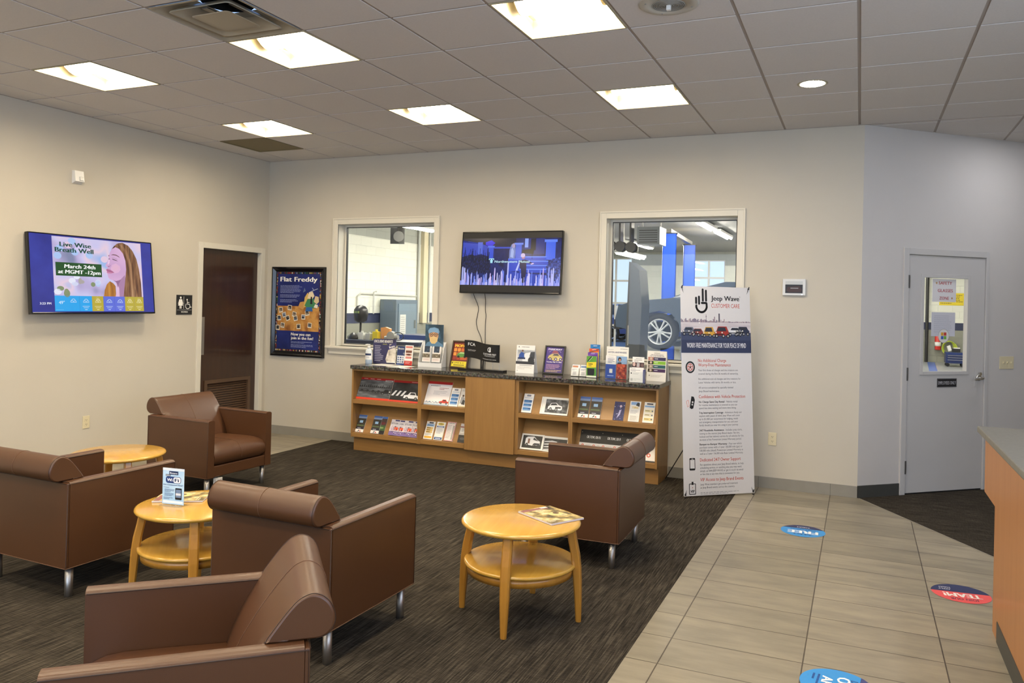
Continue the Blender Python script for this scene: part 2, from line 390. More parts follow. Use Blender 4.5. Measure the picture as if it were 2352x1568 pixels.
# ------------------------------------------------------------------ room shell
CH = 3.203
def clip(poly, a, b, c):     # keep a*x+b*y+c >= 0
    out = []
    for i in range(len(poly)):
        p, q = poly[i], poly[(i+1) % len(poly)]; dp = a*p[0]+b*p[1]+c; dq = a*q[0]+b*q[1]+c
        if dp >= 0: out.append(p)
        if dp*dq < 0: t = dp/(dp-dq); out.append((p[0]+t*(q[0]-p[0]), p[1]+t*(q[1]-p[1])))
    return out
ANG = math.radians(41.7); DW = Vector((math.cos(ANG), math.sin(ANG), 0)); NW = Vector((math.sin(ANG), -math.cos(ANG), 0)); A0 = Vector((6.465, 0, 0))
XR, YF = 9.5, -12.0; YR = (XR-6.465)*math.tan(ANG)
def flat_poly(name, pts, z, m):
    return struct(MB().add([(x, y, z) for x, y in pts], [tuple(range(len(pts)))], m).build(name))
carp_edge = (XR, -0.02-(XR-6.48)*1.609)
flat_poly('floor', [(5.5, 0), (6.465, 0), (6.48, -0.02), carp_edge, (XR, YF), (5.5, YF)], 0, M_FTILE)
flat_poly('floor.001', [(0, 0), (0.99, 0), (0.99, YF), (0, YF)], 0, M_FTILE)
flat_poly('floor.002', [(0.99, 0), (5.5, 0), (5.5, YF), (0.99, YF)], 0, M_CARPET)
flat_poly('floor.003', [(6.465, 0), (XR, YR), carp_edge, (6.48, -0.02)], 0, M_CARPET2)
# metal edge strips between carpet and tile
eb = MB(); eb.box(5.496, 5.504, YF, 0, 0, 0.003, M_CARPET); struct(eb.build('trim_1'))
eb = MB(); dv = (Vector((*carp_edge, 0))-Vector((6.48, -0.02, 0))); eb.obox(Vector((6.48, -0.02, 0.0015))+dv/2, dv/2, Vector((-dv.y, dv.x, 0)).normalized()*0.005, (0, 0, 0.0015), M_BASEGREY); struct(eb.build('trim_2'))

GX = lambda c: 6.4228+0.6096*c
GY = lambda r: -0.5387-0.6096*r
T = 0.6096
LIGHTS = [(c, r) for r in (1, 4, 7, 10, 13) for c in (-9, -6, -3)]
def hole(c, r): return (c, r) in LIGHTS or (c, r) in ((-6, 5), (-10, 0))
def ceiling():
    mb = MB(); g = 0.010
    for c in range(-11, 6):
        for r in range(-6, 19):
            if hole(c, r): continue
            x0, x1 = GX(c)+g, GX(c+1)-g; y0, y1 = GY(r+1)+g, GY(r)-g
            full = [(x0, y0), (x1, y0), (x1, y1), (x0, y1)]
            base = clip(clip(clip(full, 1, 0, 0), -1, 0, XR), 0, 1, -YF)
            if len(base) < 3: continue
            for pc in (clip(base, 0, -1, 0), clip(clip(base, 0, 1, 0), NW.x, NW.y, -NW.dot(A0))):
                if len(pc) > 2:
                    mb.prism([(x, y, CH) for x, y in pc], (0, 0, 0.016), M_CEIL)
    struct(mb.build('ceiling'))
    b = MB(); w = 0.012; z0, z1 = CH+0.004, CH+0.03
    for c in range(-10, 6):
        yt = 0 if GX(c) < 6.465 else (GX(c)-6.465)*math.tan(ANG)
        b.box(GX(c)-w, GX(c)+w, YF, yt, z0, z1, M_BAR)
    for r in range(-5, 19):
        xa = 0 if GY(r) < 0 else 6.465+GY(r)/math.tan(ANG)
        if xa < XR and GY(r) > YF: b.box(xa, XR, GY(r)-w, GY(r)+w, z0+.0006, z1+.0006, M_BAR)
    for x0, x1, y0, y1 in ((0, XR, -0.012, 0), (0, 0.014, YF, 0)):
        b.box(x0, x1, y0, y1, CH-0.002, CH+0.03, M_BAR)
    struct(b.build('trim_3'))
ceiling()

def wall_with_holes(name, L, H, t, holes, m, place_fn):
    """panel in (s, depth, z); holes = list of (s0, s1, z0, z1)"""
    mb = MB(); ss = sorted({0, L, *[h[0] for h in holes], *[h[1] for h in holes]}); zs = sorted({0, H, *[h[2] for h in holes], *[h[3] for h in holes]})
    for a, b in zip(ss, ss[1:]):
        for c, d in zip(zs, zs[1:]):
            if any(h[0] <= a and b <= h[1] and h[2] <= c and d <= h[3] for h in holes): continue
            p = [place_fn(s_, d_, z_) for z_ in (c, d) for d_ in (0, t) for s_ in (a, b)]
            mb.add(p, [(0, 2, 3, 1), (4, 5, 7, 6), (0, 1, 5, 4), (2, 6, 7, 3), (0, 4, 6, 2), (1, 3, 7, 5)], m)
    return struct(mb.build(name, merge=False))
WB = 0.17
winL = (1.012, 2.257, 1.065, 2.442); winR = (4.180, 5.420, 1.065, 2.442)
def HOLE(w): return (w[0]-0.012, w[1]+0.012, w[2]-0.02, w[3]+0.012)
wall_with_holes('wall_back', 6.465, CH+0.05, WB, [HOLE(winL), HOLE(winR)], M_WALL, lambda s, d, z: (s, d, z))
DL = (-1.012, -0.112, 0, 2.118)       # restroom door opening on the left wall
wall_with_holes('wall_left', 12.0, CH+0.05, 0.15, [(DL[0]+12, DL[1]+12, 0, DL[3])], M_WALL, lambda s, d, z: (-d, s-12.0, z))
AWL = (XR-6.465)/math.cos(ANG)
DS = (0.494, 1.392, 0, 2.116)
aw = lambda s, d, z: tuple(A0 + DW*s - NW*d + Vector((0, 0, z)))
wall_with_holes('wall_angled', AWL, CH+0.05, 0.15, [DS], M_WALL_ANG, aw)
wall_with_holes('wall_right', YR-YF, CH+0.05, 0.15, [(2.2, 8.0, 0.5, 2.9)], M_WALL, lambda s, d, z: (XR+d, YF+s, z))
wall_with_holes('wall_front', XR, CH+0.05, 0.15, [(1.0, 9.0, 0.4, 2.9)], M_WALL, lambda s, d, z: (s, YF-d, z))

def baseboards():
    h = 0.098
    b = MB(); b.box(0.0, 1.54, -0.011, 0, 0, h, M_BASEGREY); b.box(4.835, 6.465, -0.011, 0, 0, h, M_BASEGREY)
    for x in (5.65, 6.2516): b.box(x-0.0012, x+0.0012, -0.0115, 0, 0, h, M_RUBBER)
    struct(b.build('baseboard_back'))
    b = MB(); b.box(0, 0.011, YF, DL[0]-0.06, 0, h, M_BASEGREY); struct(b.build('baseboard_left'))
    b = MB(); p = [aw(s, -0.01*d, z) for z in (0, 0.103) for d in (0, 1) for s in (0.0, 0.44)]
    b.add(p, [(0, 2, 3, 1), (4, 5, 7, 6), (0, 1, 5, 4), (2, 6, 7, 3), (0, 4, 6, 2), (1, 3, 7, 5)], M_RUBBER)
    p = [aw(s, -0.01*d, z) for z in (0, 0.103) for d in (0, 1) for s in (1.425, AWL)]
    b.add(p, [(0, 2, 3, 1), (4, 5, 7, 6), (0, 1, 5, 4), (2, 6, 7, 3), (0, 4, 6, 2), (1, 3, 7, 5)], M_BASEGREY)
    struct(b.build('baseboard_angled'))
baseboards()

def window(name, w, sill_x):
    x0, x1, z0, z1 = w
    root = struct(empty(name, ((x0+x1)/2, 0, z0)))
    ox, oz = (x0+x1)/2, z0
    def L(mb, *a): # local box
        a = list(a); m = a.pop(); return mb.box(a[0]-ox, a[1]-ox, a[2], a[3], a[4]-oz, a[5]-oz, m)
    t = 0.066
    c = MB()   # casing with a small raised outer edge
    for a in ((x0-t, x0, -0.016, 0, z0, z1+t), (x1, x1+t, -0.016, 0, z0, z1+t), (x0, x1, -0.016, 0, z1, z1+t),
              (x0-t-0.003, x0-t+0.012, -0.022, 0, z0, z1+t-0.012), (x1+t-0.012, x1+t+0.003, -0.022, 0, z0, z1+t-0.012), (x0-t-0.003, x1+t+0.003, -0.022, 0, z1+t-0.012, z1+t+0.003)):
        L(c, *a, M_TRIM)
    c.build('casing', root, 0.002)
    j = MB()   # jamb lining of the opening
    for a in ((x0-0.012, x0, -0.01, WB, z0, z1), (x1, x1+0.012, -0.01, WB, z0, z1), (x0, x1, -0.01, WB, z1, z1+0.012), (x0, x1, -0.0, WB, z0-0.012, z0)):
        L(j, *a, M_TRIM)
    j.build('jamb', root)
    f = MB(); fw = 0.022
    for a in ((x0, x0+fw, 0.118, 0.16, z0, z1), (x1-fw, x1, 0.118, 0.16, z0, z1), (x0+fw, x1-fw, 0.118, 0.16, z1-fw, z1), (x0+fw, x1-fw, 0.118, 0.16, z0, z0+fw)):
        L(f, *a, M_TRIM)
    f.build('sash_frame', root, 0.002)
    g = MB(); gw = 0.007
    for a in ((x0+fw, x0+fw+gw, 0.122, 0.15, z0+fw, z1-fw), (x1-fw-gw, x1-fw, 0.122, 0.15, z0+fw, z1-fw), (x0+fw+gw, x1-fw-gw, 0.122, 0.15, z1-fw-gw, z1-fw), (x0+fw+gw, x1-fw-gw, 0.122, 0.15, z0+fw, z0+fw+gw)):
        L(g, *a, M_BLACK)
    g.build('gasket', root)
    p = MB(); L(p, x0+fw, x1-fw, 0.132, 0.138, z0+fw, z1-fw, M_GLASS); p.build('glass', root)
    s = MB(); L(s, sill_x[0], sill_x[1], -0.055, 0.118, z0-0.026, z0, M_TRIM); s.build('sill', root, 0.006, 3)
    a = MB(); L(a, sill_x[0]+0.03, sill_x[1]-0.03, -0.022, 0, z0-0.088, z0-0.026, M_TRIM)
    a.prism([(sill_x[0]+0.03-ox, -0.022, z0-0.026-oz), (sill_x[0]+0.03-ox, -0.045, z0-0.026-oz), (sill_x[0]+0.03-ox, -0.022, z0-0.06-oz)], (sill_x[1]-sill_x[0]-0.06, 0, 0), M_TRIM)
    a.build('apron', root, 0.003)
window('window_1', winL, (0.893, 2.40)); window('window_2', winR, (4.06, 5.54))

# restroom door in the left wall
def restroom_door():
    y0, y1, zt = DL[0], DL[1], DL[3]
    root = struct(empty('door_1', (0, y0, 0)))
    f = MB(); t = 0.055
    for a in ((-0.15, 0.014, y0-t, y0+0.006, 0, zt+t), (-0.15, 0.014, y1-0.006, y1+t, 0, zt+t), (-0.15, 0.014, y0+0.006, y1-0.006, zt-0.006, zt+t)):
        f.box(a[0], a[1], a[2]-y0, a[3]-y0, a[4], a[5], M_TRIM)
    f.build('door_frame', root, 0.003)
    s = MB()
    for a in ((-0.12, -0.09, 0.006, 0.024), (-0.12, -0.09, y1-y0-0.024, y1-y0-0.006)): s.box(*a, 0, zt-0.006, M_TRIM)
    s.box(-0.12, -0.09, 0.024, y1-y0-0.024, zt-0.024, zt-0.006, M_TRIM); s.build('door_stop', root)
    l = MB(); lv0, lv1, lz0, lz1 = 0.13, 0.79, 0.20, 0.66
    xd0, xd1, W_ = -0.088, -0.044, y1-y0
    for a in ((0.009, lv0, 0.01, zt-0.009), (lv1, W_-0.009, 0.01, zt-0.009), (lv0, lv1, 0.01, lz0), (lv0, lv1, lz1, zt-0.009)):
        l.box(xd0, xd1, *a, M_WALNUT)
    leaf = l.build('door_leaf', root)
    g = MB()
    for a in ((lv0-0.02, lv0+0.02, lz0-0.02, lz1+0.02), (lv1-0.02, lv1+0.02, lz0-0.02, lz1+0.02), (lv0+0.02, lv1-0.02, lz0-0.02, lz0+0.02), (lv0+0.02, lv1-0.02, lz1-0.02, lz1+0.02)):
        g.box(xd0-0.004, xd1+0.010, *a, M_GRILLE)
    n = 16
    for i in range(n):
        z = lz0+0.035+(lz1-lz0-0.07)*i/(n-1)
        g.obox((-0.064, (lv0+lv1)/2, z), (0.014, 0, -0.012), (0, (lv1-lv0)/2-0.018, 0), (0.0016, 0, 0.002), M_GRILLE)
    gr = g.build('louver_grille', root); gr['label'] = 'brown louvered vent at the foot of the door'
    p = MB(); p.box(xd1, xd1+0.002, 0.015, 0.098, 0.96, 1.37, M_STEEL); p.build('push_plate', root)['label'] = 'satin steel push plate'
M_GRILLE = mat('brown_grille', (0.085, 0.046, 0.024), rough=0.45)
restroom_door()
# small back room wall behind the restroom door so nothing is open behind the grille
bk = MB(); bk.box(-0.6, -0.58, -1.4, 0.3, 0, 2.6, M_WALL); struct(bk.build('wall_restroom'))

# employee door in the angled wall (local frame: x along wall, y into the garage, z up)
def employee_door():
    root = struct(empty('door_2', A0, (0, 0, ANG)))
    s0, s1, zt = DS[0], DS[1], DS[3]
    f = MB(); t = 0.052
    f.box(s0-t, s0+0.006, -0.016, 0.16, 0, zt+t, M_DOORGREY); f.box(s1-0.006, s1+t*0.6, -0.016, 0.16, 0, zt+t, M_DOORGREY); f.box(s0+0.006, s1-0.006, -0.016, 0.16, zt-0.006, zt+t, M_DOORGREY)
    f.build('door_frame', root, 0.004)
    g0, g1, gz0, gz1 = 0.668, 1.186, 1.070, 1.922
    d0, d1 = -0.002, 0.042; a, b = s0+0.010, s1-0.010
    l = MB()
    for q in ((a, g0, 0.012, zt-0.012), (g1, b, 0.012, zt-0.012), (g0, g1, 0.012, gz0), (g0, g1, gz1, zt-0.012)): l.box(q[0], q[1], d0, d1, q[2], q[3], M_DOORGREY)
    l.build('door_leaf', root)
    k = MB()
    for q in ((g0-0.022, g0+0.01, gz0-0.022, gz1+0.022), (g1-0.01, g1+0.022, gz0-0.022, gz1+0.022), (g0+0.01, g1-0.01, gz0-0.022, gz0+0.01), (g0+0.01, g1-0.01, gz1-0.01, gz1+0.022)): k.box(q[0], q[1], d0-0.008, d0+0.012, q[2], q[3], M_DOORGREY)
    k.build('glazing_bead', root, 0.003)
    p = MB(); p.box(g0+0.008, g1-0.008, 0.018, 0.024, gz0+0.008, gz1-0.008, M_GLASS); p.build('glass', root)
    for z in (1.870, 1.058, 0.240):
        h = MB(); h.tube([(s0+0.004, -0.014, z-0.057), (s0+0.004, -0.014, z+0.057)], 0.008, M_DARKMETAL, 10)
        h.box(s0+0.004, s0+0.026, -0.006, -0.002, z-0.055, z+0.055, M_STEEL); h.build('hinge', root)['label'] = 'dark steel hinge'
    h = MB(); h.lathe([(0.0, 0), (0.030, 0), (0.030, 0.008), (0.024, 0.013), (0.012, 0.016), (0.0, 0.016)], M_CHROME, 24)
    rose_v = h.v; h.v = [(1.325+x, -0.002-z, 1.02+y) for x, y, z in rose_v]
    h.tube([(1.325, -0.012, 1.02), (1.325, -0.058, 1.02), (1.31, -0.066, 1.018), (1.27, -0.068, 1.012), (1.215, -0.066, 1.006)], [0.011, 0.011, 0.011, 0.010, 0.007], M_CHROME, 12)
    h.tube([(1.325, -0.012, 1.055), (1.325, -0.03, 1.055)], 0.015, M_CHROME, 14)
    h.build('lever_handle', root)['label'] = 'satin chrome lever handle'
    s = MB(); s.box(1.28, 1.372, -0.004, -0.002, 0.94, 1.10, M_DOORGREY); s.build('handle_plate', root)
    w = MB(); w.box(a, b, -0.001, 0.040, 0.0, 0.012, M_BLACK); w.build('door_sweep', root)
employee_door()
RA = (PI/2, 0, ANG)
def on_angled(s, z, d=0.0): return tuple(A0 + DW*s + NW*d + Vector((0, 0, z)))

# ------------------------------------------------------------------ ceiling fixtures
M_LENS = emission('light_lens', (1.0, 0.84, 0.60), LENS_STRENGTH)
M_REFL = mat('light_reflector', (0.42, 0.37, 0.24), rough=0.5)
def make_light():
    root = empty('ceiling_light', (0, 0, CH)); a = T/2-0.004; k = 0.011
    f = MB()
    for q in ((-a, -a+k, -a, a), (a-k, a, -a, a), (-a+k, a-k, -a, -a+k), (-a+k, a-k, a-k, a)): f.box(*q, -0.002, 0.02, M_REFL)
    f.build('frame', root)
    r = MB(); h = 0.11; i = a-k-0.0015
    r.add([(-i, -i, 0.0), (i, -i, 0.0), (i, i, 0.0), (-i, i, 0.0), (-i, -i, h), (i, -i, h), (i, i, h), (-i, i, h)],
          [(0, 4, 5, 1), (1, 5, 6, 2), (2, 6, 7, 3), (3, 7, 4, 0), (4, 7, 6, 5)], M_REFL)
    for x in (-i+0.045, i-0.045):   # curved end plates beside the basket
        r.prism([(x-0.002, -0.13+0.26*j/10, 0.108-0.072*math.sin(PI*j/10)) for j in range(11)], (0.004, 0, 0), M_REFL)
    r.build('reflector', root)
    b = MB(); n = 12; rings = []
    for x in (-i+0.047, i-0.047):
        rings.append([(x, -0.125+0.25*j/n, 0.106-0.068*math.sin(PI*j/n)) for j in range(n+1)])
    b.loft(rings, M_LENS, True, False, closed=False); b.build('basket_lens', root)
    for s in (-1, 1):
        w = MB(); w.add([(-i+0.05, s*0.13, 0.104), (i-0.05, s*0.13, 0.104), (i-0.05, s*(i-0.005), 0.075), (-i+0.05, s*(i-0.005), 0.075)], [(0, 1, 2, 3)], M_LENS); w.build('side_lens', root)
    return root
lt = make_light()
LN = {(-9, 4): 'square lit ceiling light nearest the left wall, front row of three', (-6, 4): 'square lit ceiling light touching the square air diffuser',
      (-3, 4): 'square lit ceiling light cut by the top edge, beside the round speaker', (-9, 1): 'square lit ceiling light next to the brown return grille',
      (-6, 1): 'square lit ceiling light in the middle of the far row', (-3, 1): 'square lit ceiling light at the right end of the far row'}
for i, (c, r) in enumerate(LIGHTS):
    o = lt if i == 0 else copy_tree(lt)
    o.location = (GX(c)+T/2, GY(r)-T/2, CH)
    tag(o, LN.get((c, r), 'square ceiling light over the near part of the lounge, outside the view'), 'ceiling light', 'square ceiling lights of the lounge')

def diffuser():
    root = thing('air_diffuser', 'square beige ceiling air diffuser with stepped cones and round duct opening', 'air vent', (GX(-6)+T/2, GY(5)-T/2, CH))
    a = T/2-0.004; M = mat('diffuser_enamel', (0.40, 0.36, 0.27), rough=0.35); MD = mat('duct_dark', (0.02, 0.02, 0.02), rough=0.8)
    def sq(r, z, rr=0.03): # rounded square ring points
        p = []
        for cx, cy, q in ((r-rr, r-rr, 0), (-r+rr, r-rr, PI/2), (-r+rr, -r+rr, PI), (r-rr, -r+rr, 3*PI/2)):
            p += [(cx+rr*math.cos(q+PI/2*i/6), cy+rr*math.sin(q+PI/2*i/6), z) for i in range(7)]
        return p
    def dish(name, prof):
        m = MB(); m.loft([sq(r, z, min(0.03, r*0.4)) for r, z in prof], M, True, False); o = m.build(name, root); return o
    dish('outer_pan', [(a, -0.002), (a-0.015, -0.004), (a-0.035, 0.03), (0.20, 0.085), (0.15, 0.10)])
    dish('middle_cone', [(0.135, 0.055), (0.17, 0.03), (0.215, -0.004), (0.225, -0.008), (0.222, -0.002), (0.165, 0.04)])
    m = MB(); m.loft([sq(0.14, -0.012), sq(0.132, -0.016), sq(0.06, 0.015, 0.024), sq(0.02, 0.018, 0.008)], M, True, True); m.build('inner_cone', root)
    m = MB(); m.lathe([(0.06, 0.0), (0.06, 0.004)], M, 24, (0, 0, 0.010)); m.build('round_cap', root)
    m = MB(); m.lathe([(0.15, 0.097), (0.15, 0.30), (0.0, 0.30)], MD, 32, cap=False); m.build('duct_collar', root)
    m = MB()
    for s in (-1, 1): m.obox((s*0.10, 0.02, 0.055), (0.02, 0, 0), (0, 0.09, 0), (0, 0, 0.003), M_STEEL)
    m.build('strut', root)
diffuser()
def grille():
    root = thing('return_grille', 'flat brown perforated return air grille in the far left ceiling corner', 'air vent', (GX(-10)+T/2, GY(0)-T/2, CH))
    M = mat('return_mesh', (0.20, 0.16, 0.08), rough=0.6, noise=0.2, nscale=300); a = T/2-0.008
    m = MB(); m.box(-a, a, -a, a, 0.006, 0.012, M); m.build('perforated_panel', root)
    m = MB(); k = 0.014
    for q in ((-a, -a+k, -a, a), (a-k, a, -a, a), (-a+k, a-k, -a, -a+k), (-a+k, a-k, a-k, a)): m.box(*q, -0.003, 0.012, M)
    m.build('frame', root)
grille()
def speaker():
    root = thing('ceiling_speaker', 'round beige ceiling speaker with ringed grille beside the front lights', 'speaker', (5.50, -3.26, CH))
    M = mat('speaker_ring', (0.48, 0.45, 0.38), rough=0.5); MG = mat('speaker_grille', (0.30, 0.29, 0.26), rough=0.5)
    m = MB(); m.lathe([(0.088, 0.0), (0.088, -0.008), (0.150, -0.006), (0.157, -0.002), (0.157, 0.0)], M, 48, cap=False)
    for q in range(4): m.lathe([(0.004, 0), (0.004, -0.003), (0, -0.003)], MG, 10, (0.125*math.cos(q*PI/2+0.5), 0.125*math.sin(q*PI/2+0.5), -0.007))
    m.build('trim_ring', root)
    m = MB(); pr = [(0.088, -0.004)]
    for i in range(9): r = 0.086-0.0085*i; pr += [(r, -0.010), (r-0.004, -0.010), (r-0.0045, -0.005), (r-0.008, -0.005)]
    pr += [(0, -0.006)]; m.lathe(pr, MG, 48, smooth=False); m.build('grille', root)
    m = MB(); m.box(-0.011, 0.011, -0.011, 0.011, -0.034, -0.006, M_WHITE); m.build('center_knob', root, 0.002)
speaker()
def downlight(x, y, label, group=None):
    root = thing('downlight', label, 'ceiling light', (x, y, CH), group=group)
    m = MB(); m.lathe([(0.083, -0.0005), (0.084, -0.003), (0.098, -0.004), (0.104, -0.0003)], M_REFL, 40, cap=False); m.build('trim_ring', root)
    m = MB(); m.lathe([(0.083, -0.0025), (0.083, -0.001)], emission('downlight_lamp', (0.95, 0.95, 1.0), 130), 40); m.build('lamp', root)
downlight(6.118, -1.453, 'small round lit recessed downlight in the ceiling near the corner')
for x, y in ((8.0, 0.38), (8.0, -1.45), (6.72, -3.9), (8.0, -3.9), (6.72, -6.3), (8.0, -6.3), (8.0, -9)):
    downlight(x, y, 'round recessed downlight over the service desk area, outside the view', 'downlights above the service desks')

# ------------------------------------------------------------------ armchairs
def bolster_ring(x, full, inset=0.0):
    P = [(.105, .395), (.12, .44), (.15, .51), (.185, .57), (.215, .617), (.245, .658), (.275, .697), (.305, .729), (.328, .743), (.35, .748), (.375, .741), (.397, .722), (.411, .695),
         (.415, .668), (.408, .643), (.392, .626), (.37, .618), (.34, .617), (.30, .617), (.279, .60), (.278, .50), (.278, .395)]
    Q = []
    for i in range(len(P)):
        p0, p1, p2, p3 = P[i-1], P[i], P[(i+1) % len(P)], P[(i+2) % len(P)]
        lin_ = i == 0 or i > 16
        for t in (0, 1/3, 2/3): Q.append(tuple(b+(c-b)*t if lin_ else .5*(2*b+(c-a)*t+(2*a-5*b+4*c-d)*t*t+(3*b-a-3*c+d)*t**3) for a, b, c, d in zip(p0, p1, p2, p3)))
    P = Q
    if not full: P = [(min(max(y, .218), .42), max(z, .6175)) for y, z in P]
    cy, cz = .33, .672
    out = []
    for i, (y, z) in enumerate(P):
        if inset:
            y = cy+(y-cy)*(1-inset); z = cz+(z-cz)*(1-inset)
            z = max(z, .6185)
        out.append((x, y, z))
    return out
def make_chair():
    root = empty('armchair', (0, 0, 0))
    for s in (1, -1):
        prof = [(.3455, .162), (.3455, .603), (.341, .611), (.327, .616), (.312, .617), (.297, .616), (.284, .611), (.280, .603), (.280, .162)]
        m = MB(); n = 13; rings = []
        for i in range(n+1):
            y = -.342 + .668*i/n
            rings.append([(s*x, y, z) for x, z in prof])
        m.loft(rings, M_LEATHER, False, True)
        a = m.build('arm', root, 0.006, 3)
        for pts, mm in (([(s*.3460, -.337, .17), (s*.3460, -.340, .604), (s*.3460, .338, .604), (s*.3460, .340, .17)], M_PIPING), ([(s*.2795, -.338, .604), (s*.2795, .30, .604)], M_PIPING), ([(s*.3455, -.340, .163), (s*.3455, .340, .163)], M_SEAM)):
            p = MB(); p.tube(pts, .0021, mm, 6); p.build('piping', a)
    m = MB(); m.box(-.3455, .3455, .326, .342, .162, .609, M_LEATHER); m.box(-.279, .279, .282, .326, .162, .606, M_LEATHER); b = m.build('back_panel', root, 0.005, 3)
    for zz, mm in ((.606, M_PIPING), (.163, M_SEAM)): p = MB(); p.tube([(-.34, .3422, zz), (.34, .3422, zz)], .0021, mm, 6); p.build('piping', b)
    m = MB(); m.box(-.28, .28, -.336, .282, .162, .250, M_LEATHER); m.build('seat_base', root, 0.006, 2)
    # seat cushion: rounded front, slight crown
    m = MB(); rings = []; N = 12
    for i in range(N+1):
        x = -.277+.554*i/N; c = 1-(abs(x)/.277)**4
        k = .006*c
        P = [(.275, .252), (.275, .395), (.1, .402+k), (-.1, .408+k), (-.22, .409+k), (-.28, .402+k), (-.318, .384+k*.6), (-.342-.004*c, .352), (-.350-.006*c, .318), (-.346-.004*c, .285), (-.334, .262), (-.315, .252)]
        if i in (0, N): P = [(y*.985+.0, .325+(z-.325)*.9) for y, z in P]
        rings.append([(x, y, z) for y, z in P])
    m.loft(rings, M_LEATHER, True, True); sc = m.build('seat_cushion', root)
    p = MB(); p.tube([(0, .10, .4095), (0, -.1, .4155), (0, -.22, .4165), (0, -.28, .4095), (0, -.319, .389), (0, -.347, .353), (0, -.357, .318), (0, -.351, .284)], .0018, M_SEAM, 5); p.build('seam', sc)
    m = MB(); rings = [bolster_ring(-.306, False, .10), bolster_ring(-.304, False, .03), bolster_ring(-.299, False), bolster_ring(-.281, False)]
    rings += [bolster_ring(-.279+.558*i/10, True) for i in range(11)]
    rings += [bolster_ring(.281, False), bolster_ring(.299, False), bolster_ring(.304, False, .03), bolster_ring(.306, False, .10)]
    m.loft(rings, M_LEATHER, True, True); bc = m.build('back_cushion', root)
    p = MB()
    full = [(y, z) for _, y, z in bolster_ring(0, True)][:52]
    p.tube([(0, y-.0006 if y < .35 else y+.0006, z+.0006) for y, z in full], .0016, M_SEAM, 5); p.build('seam', bc)
    for x in (-.3, .3):
        q = [(y, z) for _, y, z in bolster_ring(x, False)][12:50]; p = MB(); p.tube([(x, y, z+.0002) for y, z in q], .0014, M_PIPING, 5); p.build('piping', bc)
    for sx in (-1, 1):
        for sy in (-1, 1):
            m = MB(); m.lathe([(.0185, 0), (.0205, .003), (.0205, .163)], M_STEEL, 24, (sx*.2995, sy*.288, 0)); m.build('leg', root)
    return root
ch = make_chair()
CHAIRS = [('brown leather armchair in the foreground at the bottom edge, seat open toward the left', (4.554, -5.506, -0.833)),
          ('brown leather armchair in the middle, its back to the camera, behind the foreground chair', (4.043, -4.209, 3.116)),
          ('brown leather armchair standing right behind the nearest round table, facing left', (4.80, -2.421, -1.542)),
          ('brown leather armchair cut by the left edge of the picture, its back to the camera', (2.356, -4.182, 3.111)),
          ('brown leather armchair by the dark restroom door, its open seat facing the room', (1.458, -2.303, 1.531))]
for i, (lb, (x, y, th)) in enumerate(CHAIRS):
    o = ch if i == 0 else copy_tree(ch)
    o.location = (x, y, 0); o.rotation_euler = (0, 0, th); tag(o, lb, 'chair', 'leather lounge armchairs')

m = MB(); m.box(-.030, .030, -.022, .022, 0, .150, M_WHITE); m.box(-.014, -.011, -.0225, .0, .01, .14, M_RUBBER); m.box(.006, .009, -.0225, .0, .01, .14, M_RUBBER)
bx_ = tag(m.build('power_box', None, .003), 'small white box standing beside the front leg of the armchair by the restroom door', 'box'); bx_.location = (1.772, -2.535, 0); bx_.rotation_euler = (0, 0, .5)

# ------------------------------------------------------------------ round side tables
def make_table():
    root = empty('side_table', (0, 0, 0))
    m = MB(); m.lathe([(0, .466), (.285, .466), (.300, .470), (.308, .477), (.309, .483), (.305, .490), (.296, .4935), (0, .4935)], M_MAPLE, 72); m.build('tabletop', root)
    m = MB(); m.lathe([(0, .268), (.278, .268), (.289, .272), (.292, .279), (.289, .287), (.281, .290), (0, .290)], M_MAPLE, 72); m.build('shelf', root)
    m = MB(); m.lathe([(.262, .228), (.274, .228), (.276, .268), (.262, .268)], M_MAPLELEG, 72); m.build('shelf_apron', root)
    for q in range(4):
        a = q*PI/2; ca, sa = math.cos(a), math.sin(a)
        path = [(.262, .466, .023, .021), (.272, .41, .0235, .021), (.287, .34, .024, .0215), (.296, .27, .024, .0215), (.302, .19, .0225, .020), (.307, .10, .019, .017), (.310, .0, .0145, .0135)]
        rings = []
        for r, z, ht, hr in path:   # half width tangential, radial; chamfered corners
            c = .007; P = [(hr, ht-c), (hr-c, ht), (-hr+c, ht), (-hr, ht-c), (-hr, -ht+c), (-hr+c, -ht), (hr-c, -ht), (hr, -ht+c)]
            rings.append([((r+u)*ca - v*sa, (r+u)*sa + v*ca, z) for u, v in P])
        m = MB(); m.loft(rings, M_MAPLELEG, False, True); m.build('leg', root)
    return root
tb = make_table()
for i, (lb, x, y, a) in enumerate([('round two-tier maple side table nearest the camera, a magazine on its right edge', 4.874, -3.618, -80.6),
                                   ('round two-tier maple side table holding the small blue wifi sign', 3.227, -4.176, -47),
                                   ('round maple side table by the left wall, half hidden behind armchairs', 1.706, -3.411, -27)]):
    o = tb if i == 0 else copy_tree(tb)
    o.location = (x, y, 0); o.rotation_euler = (0, 0, math.radians(a)); tag(o, lb, 'table', 'round side tables')

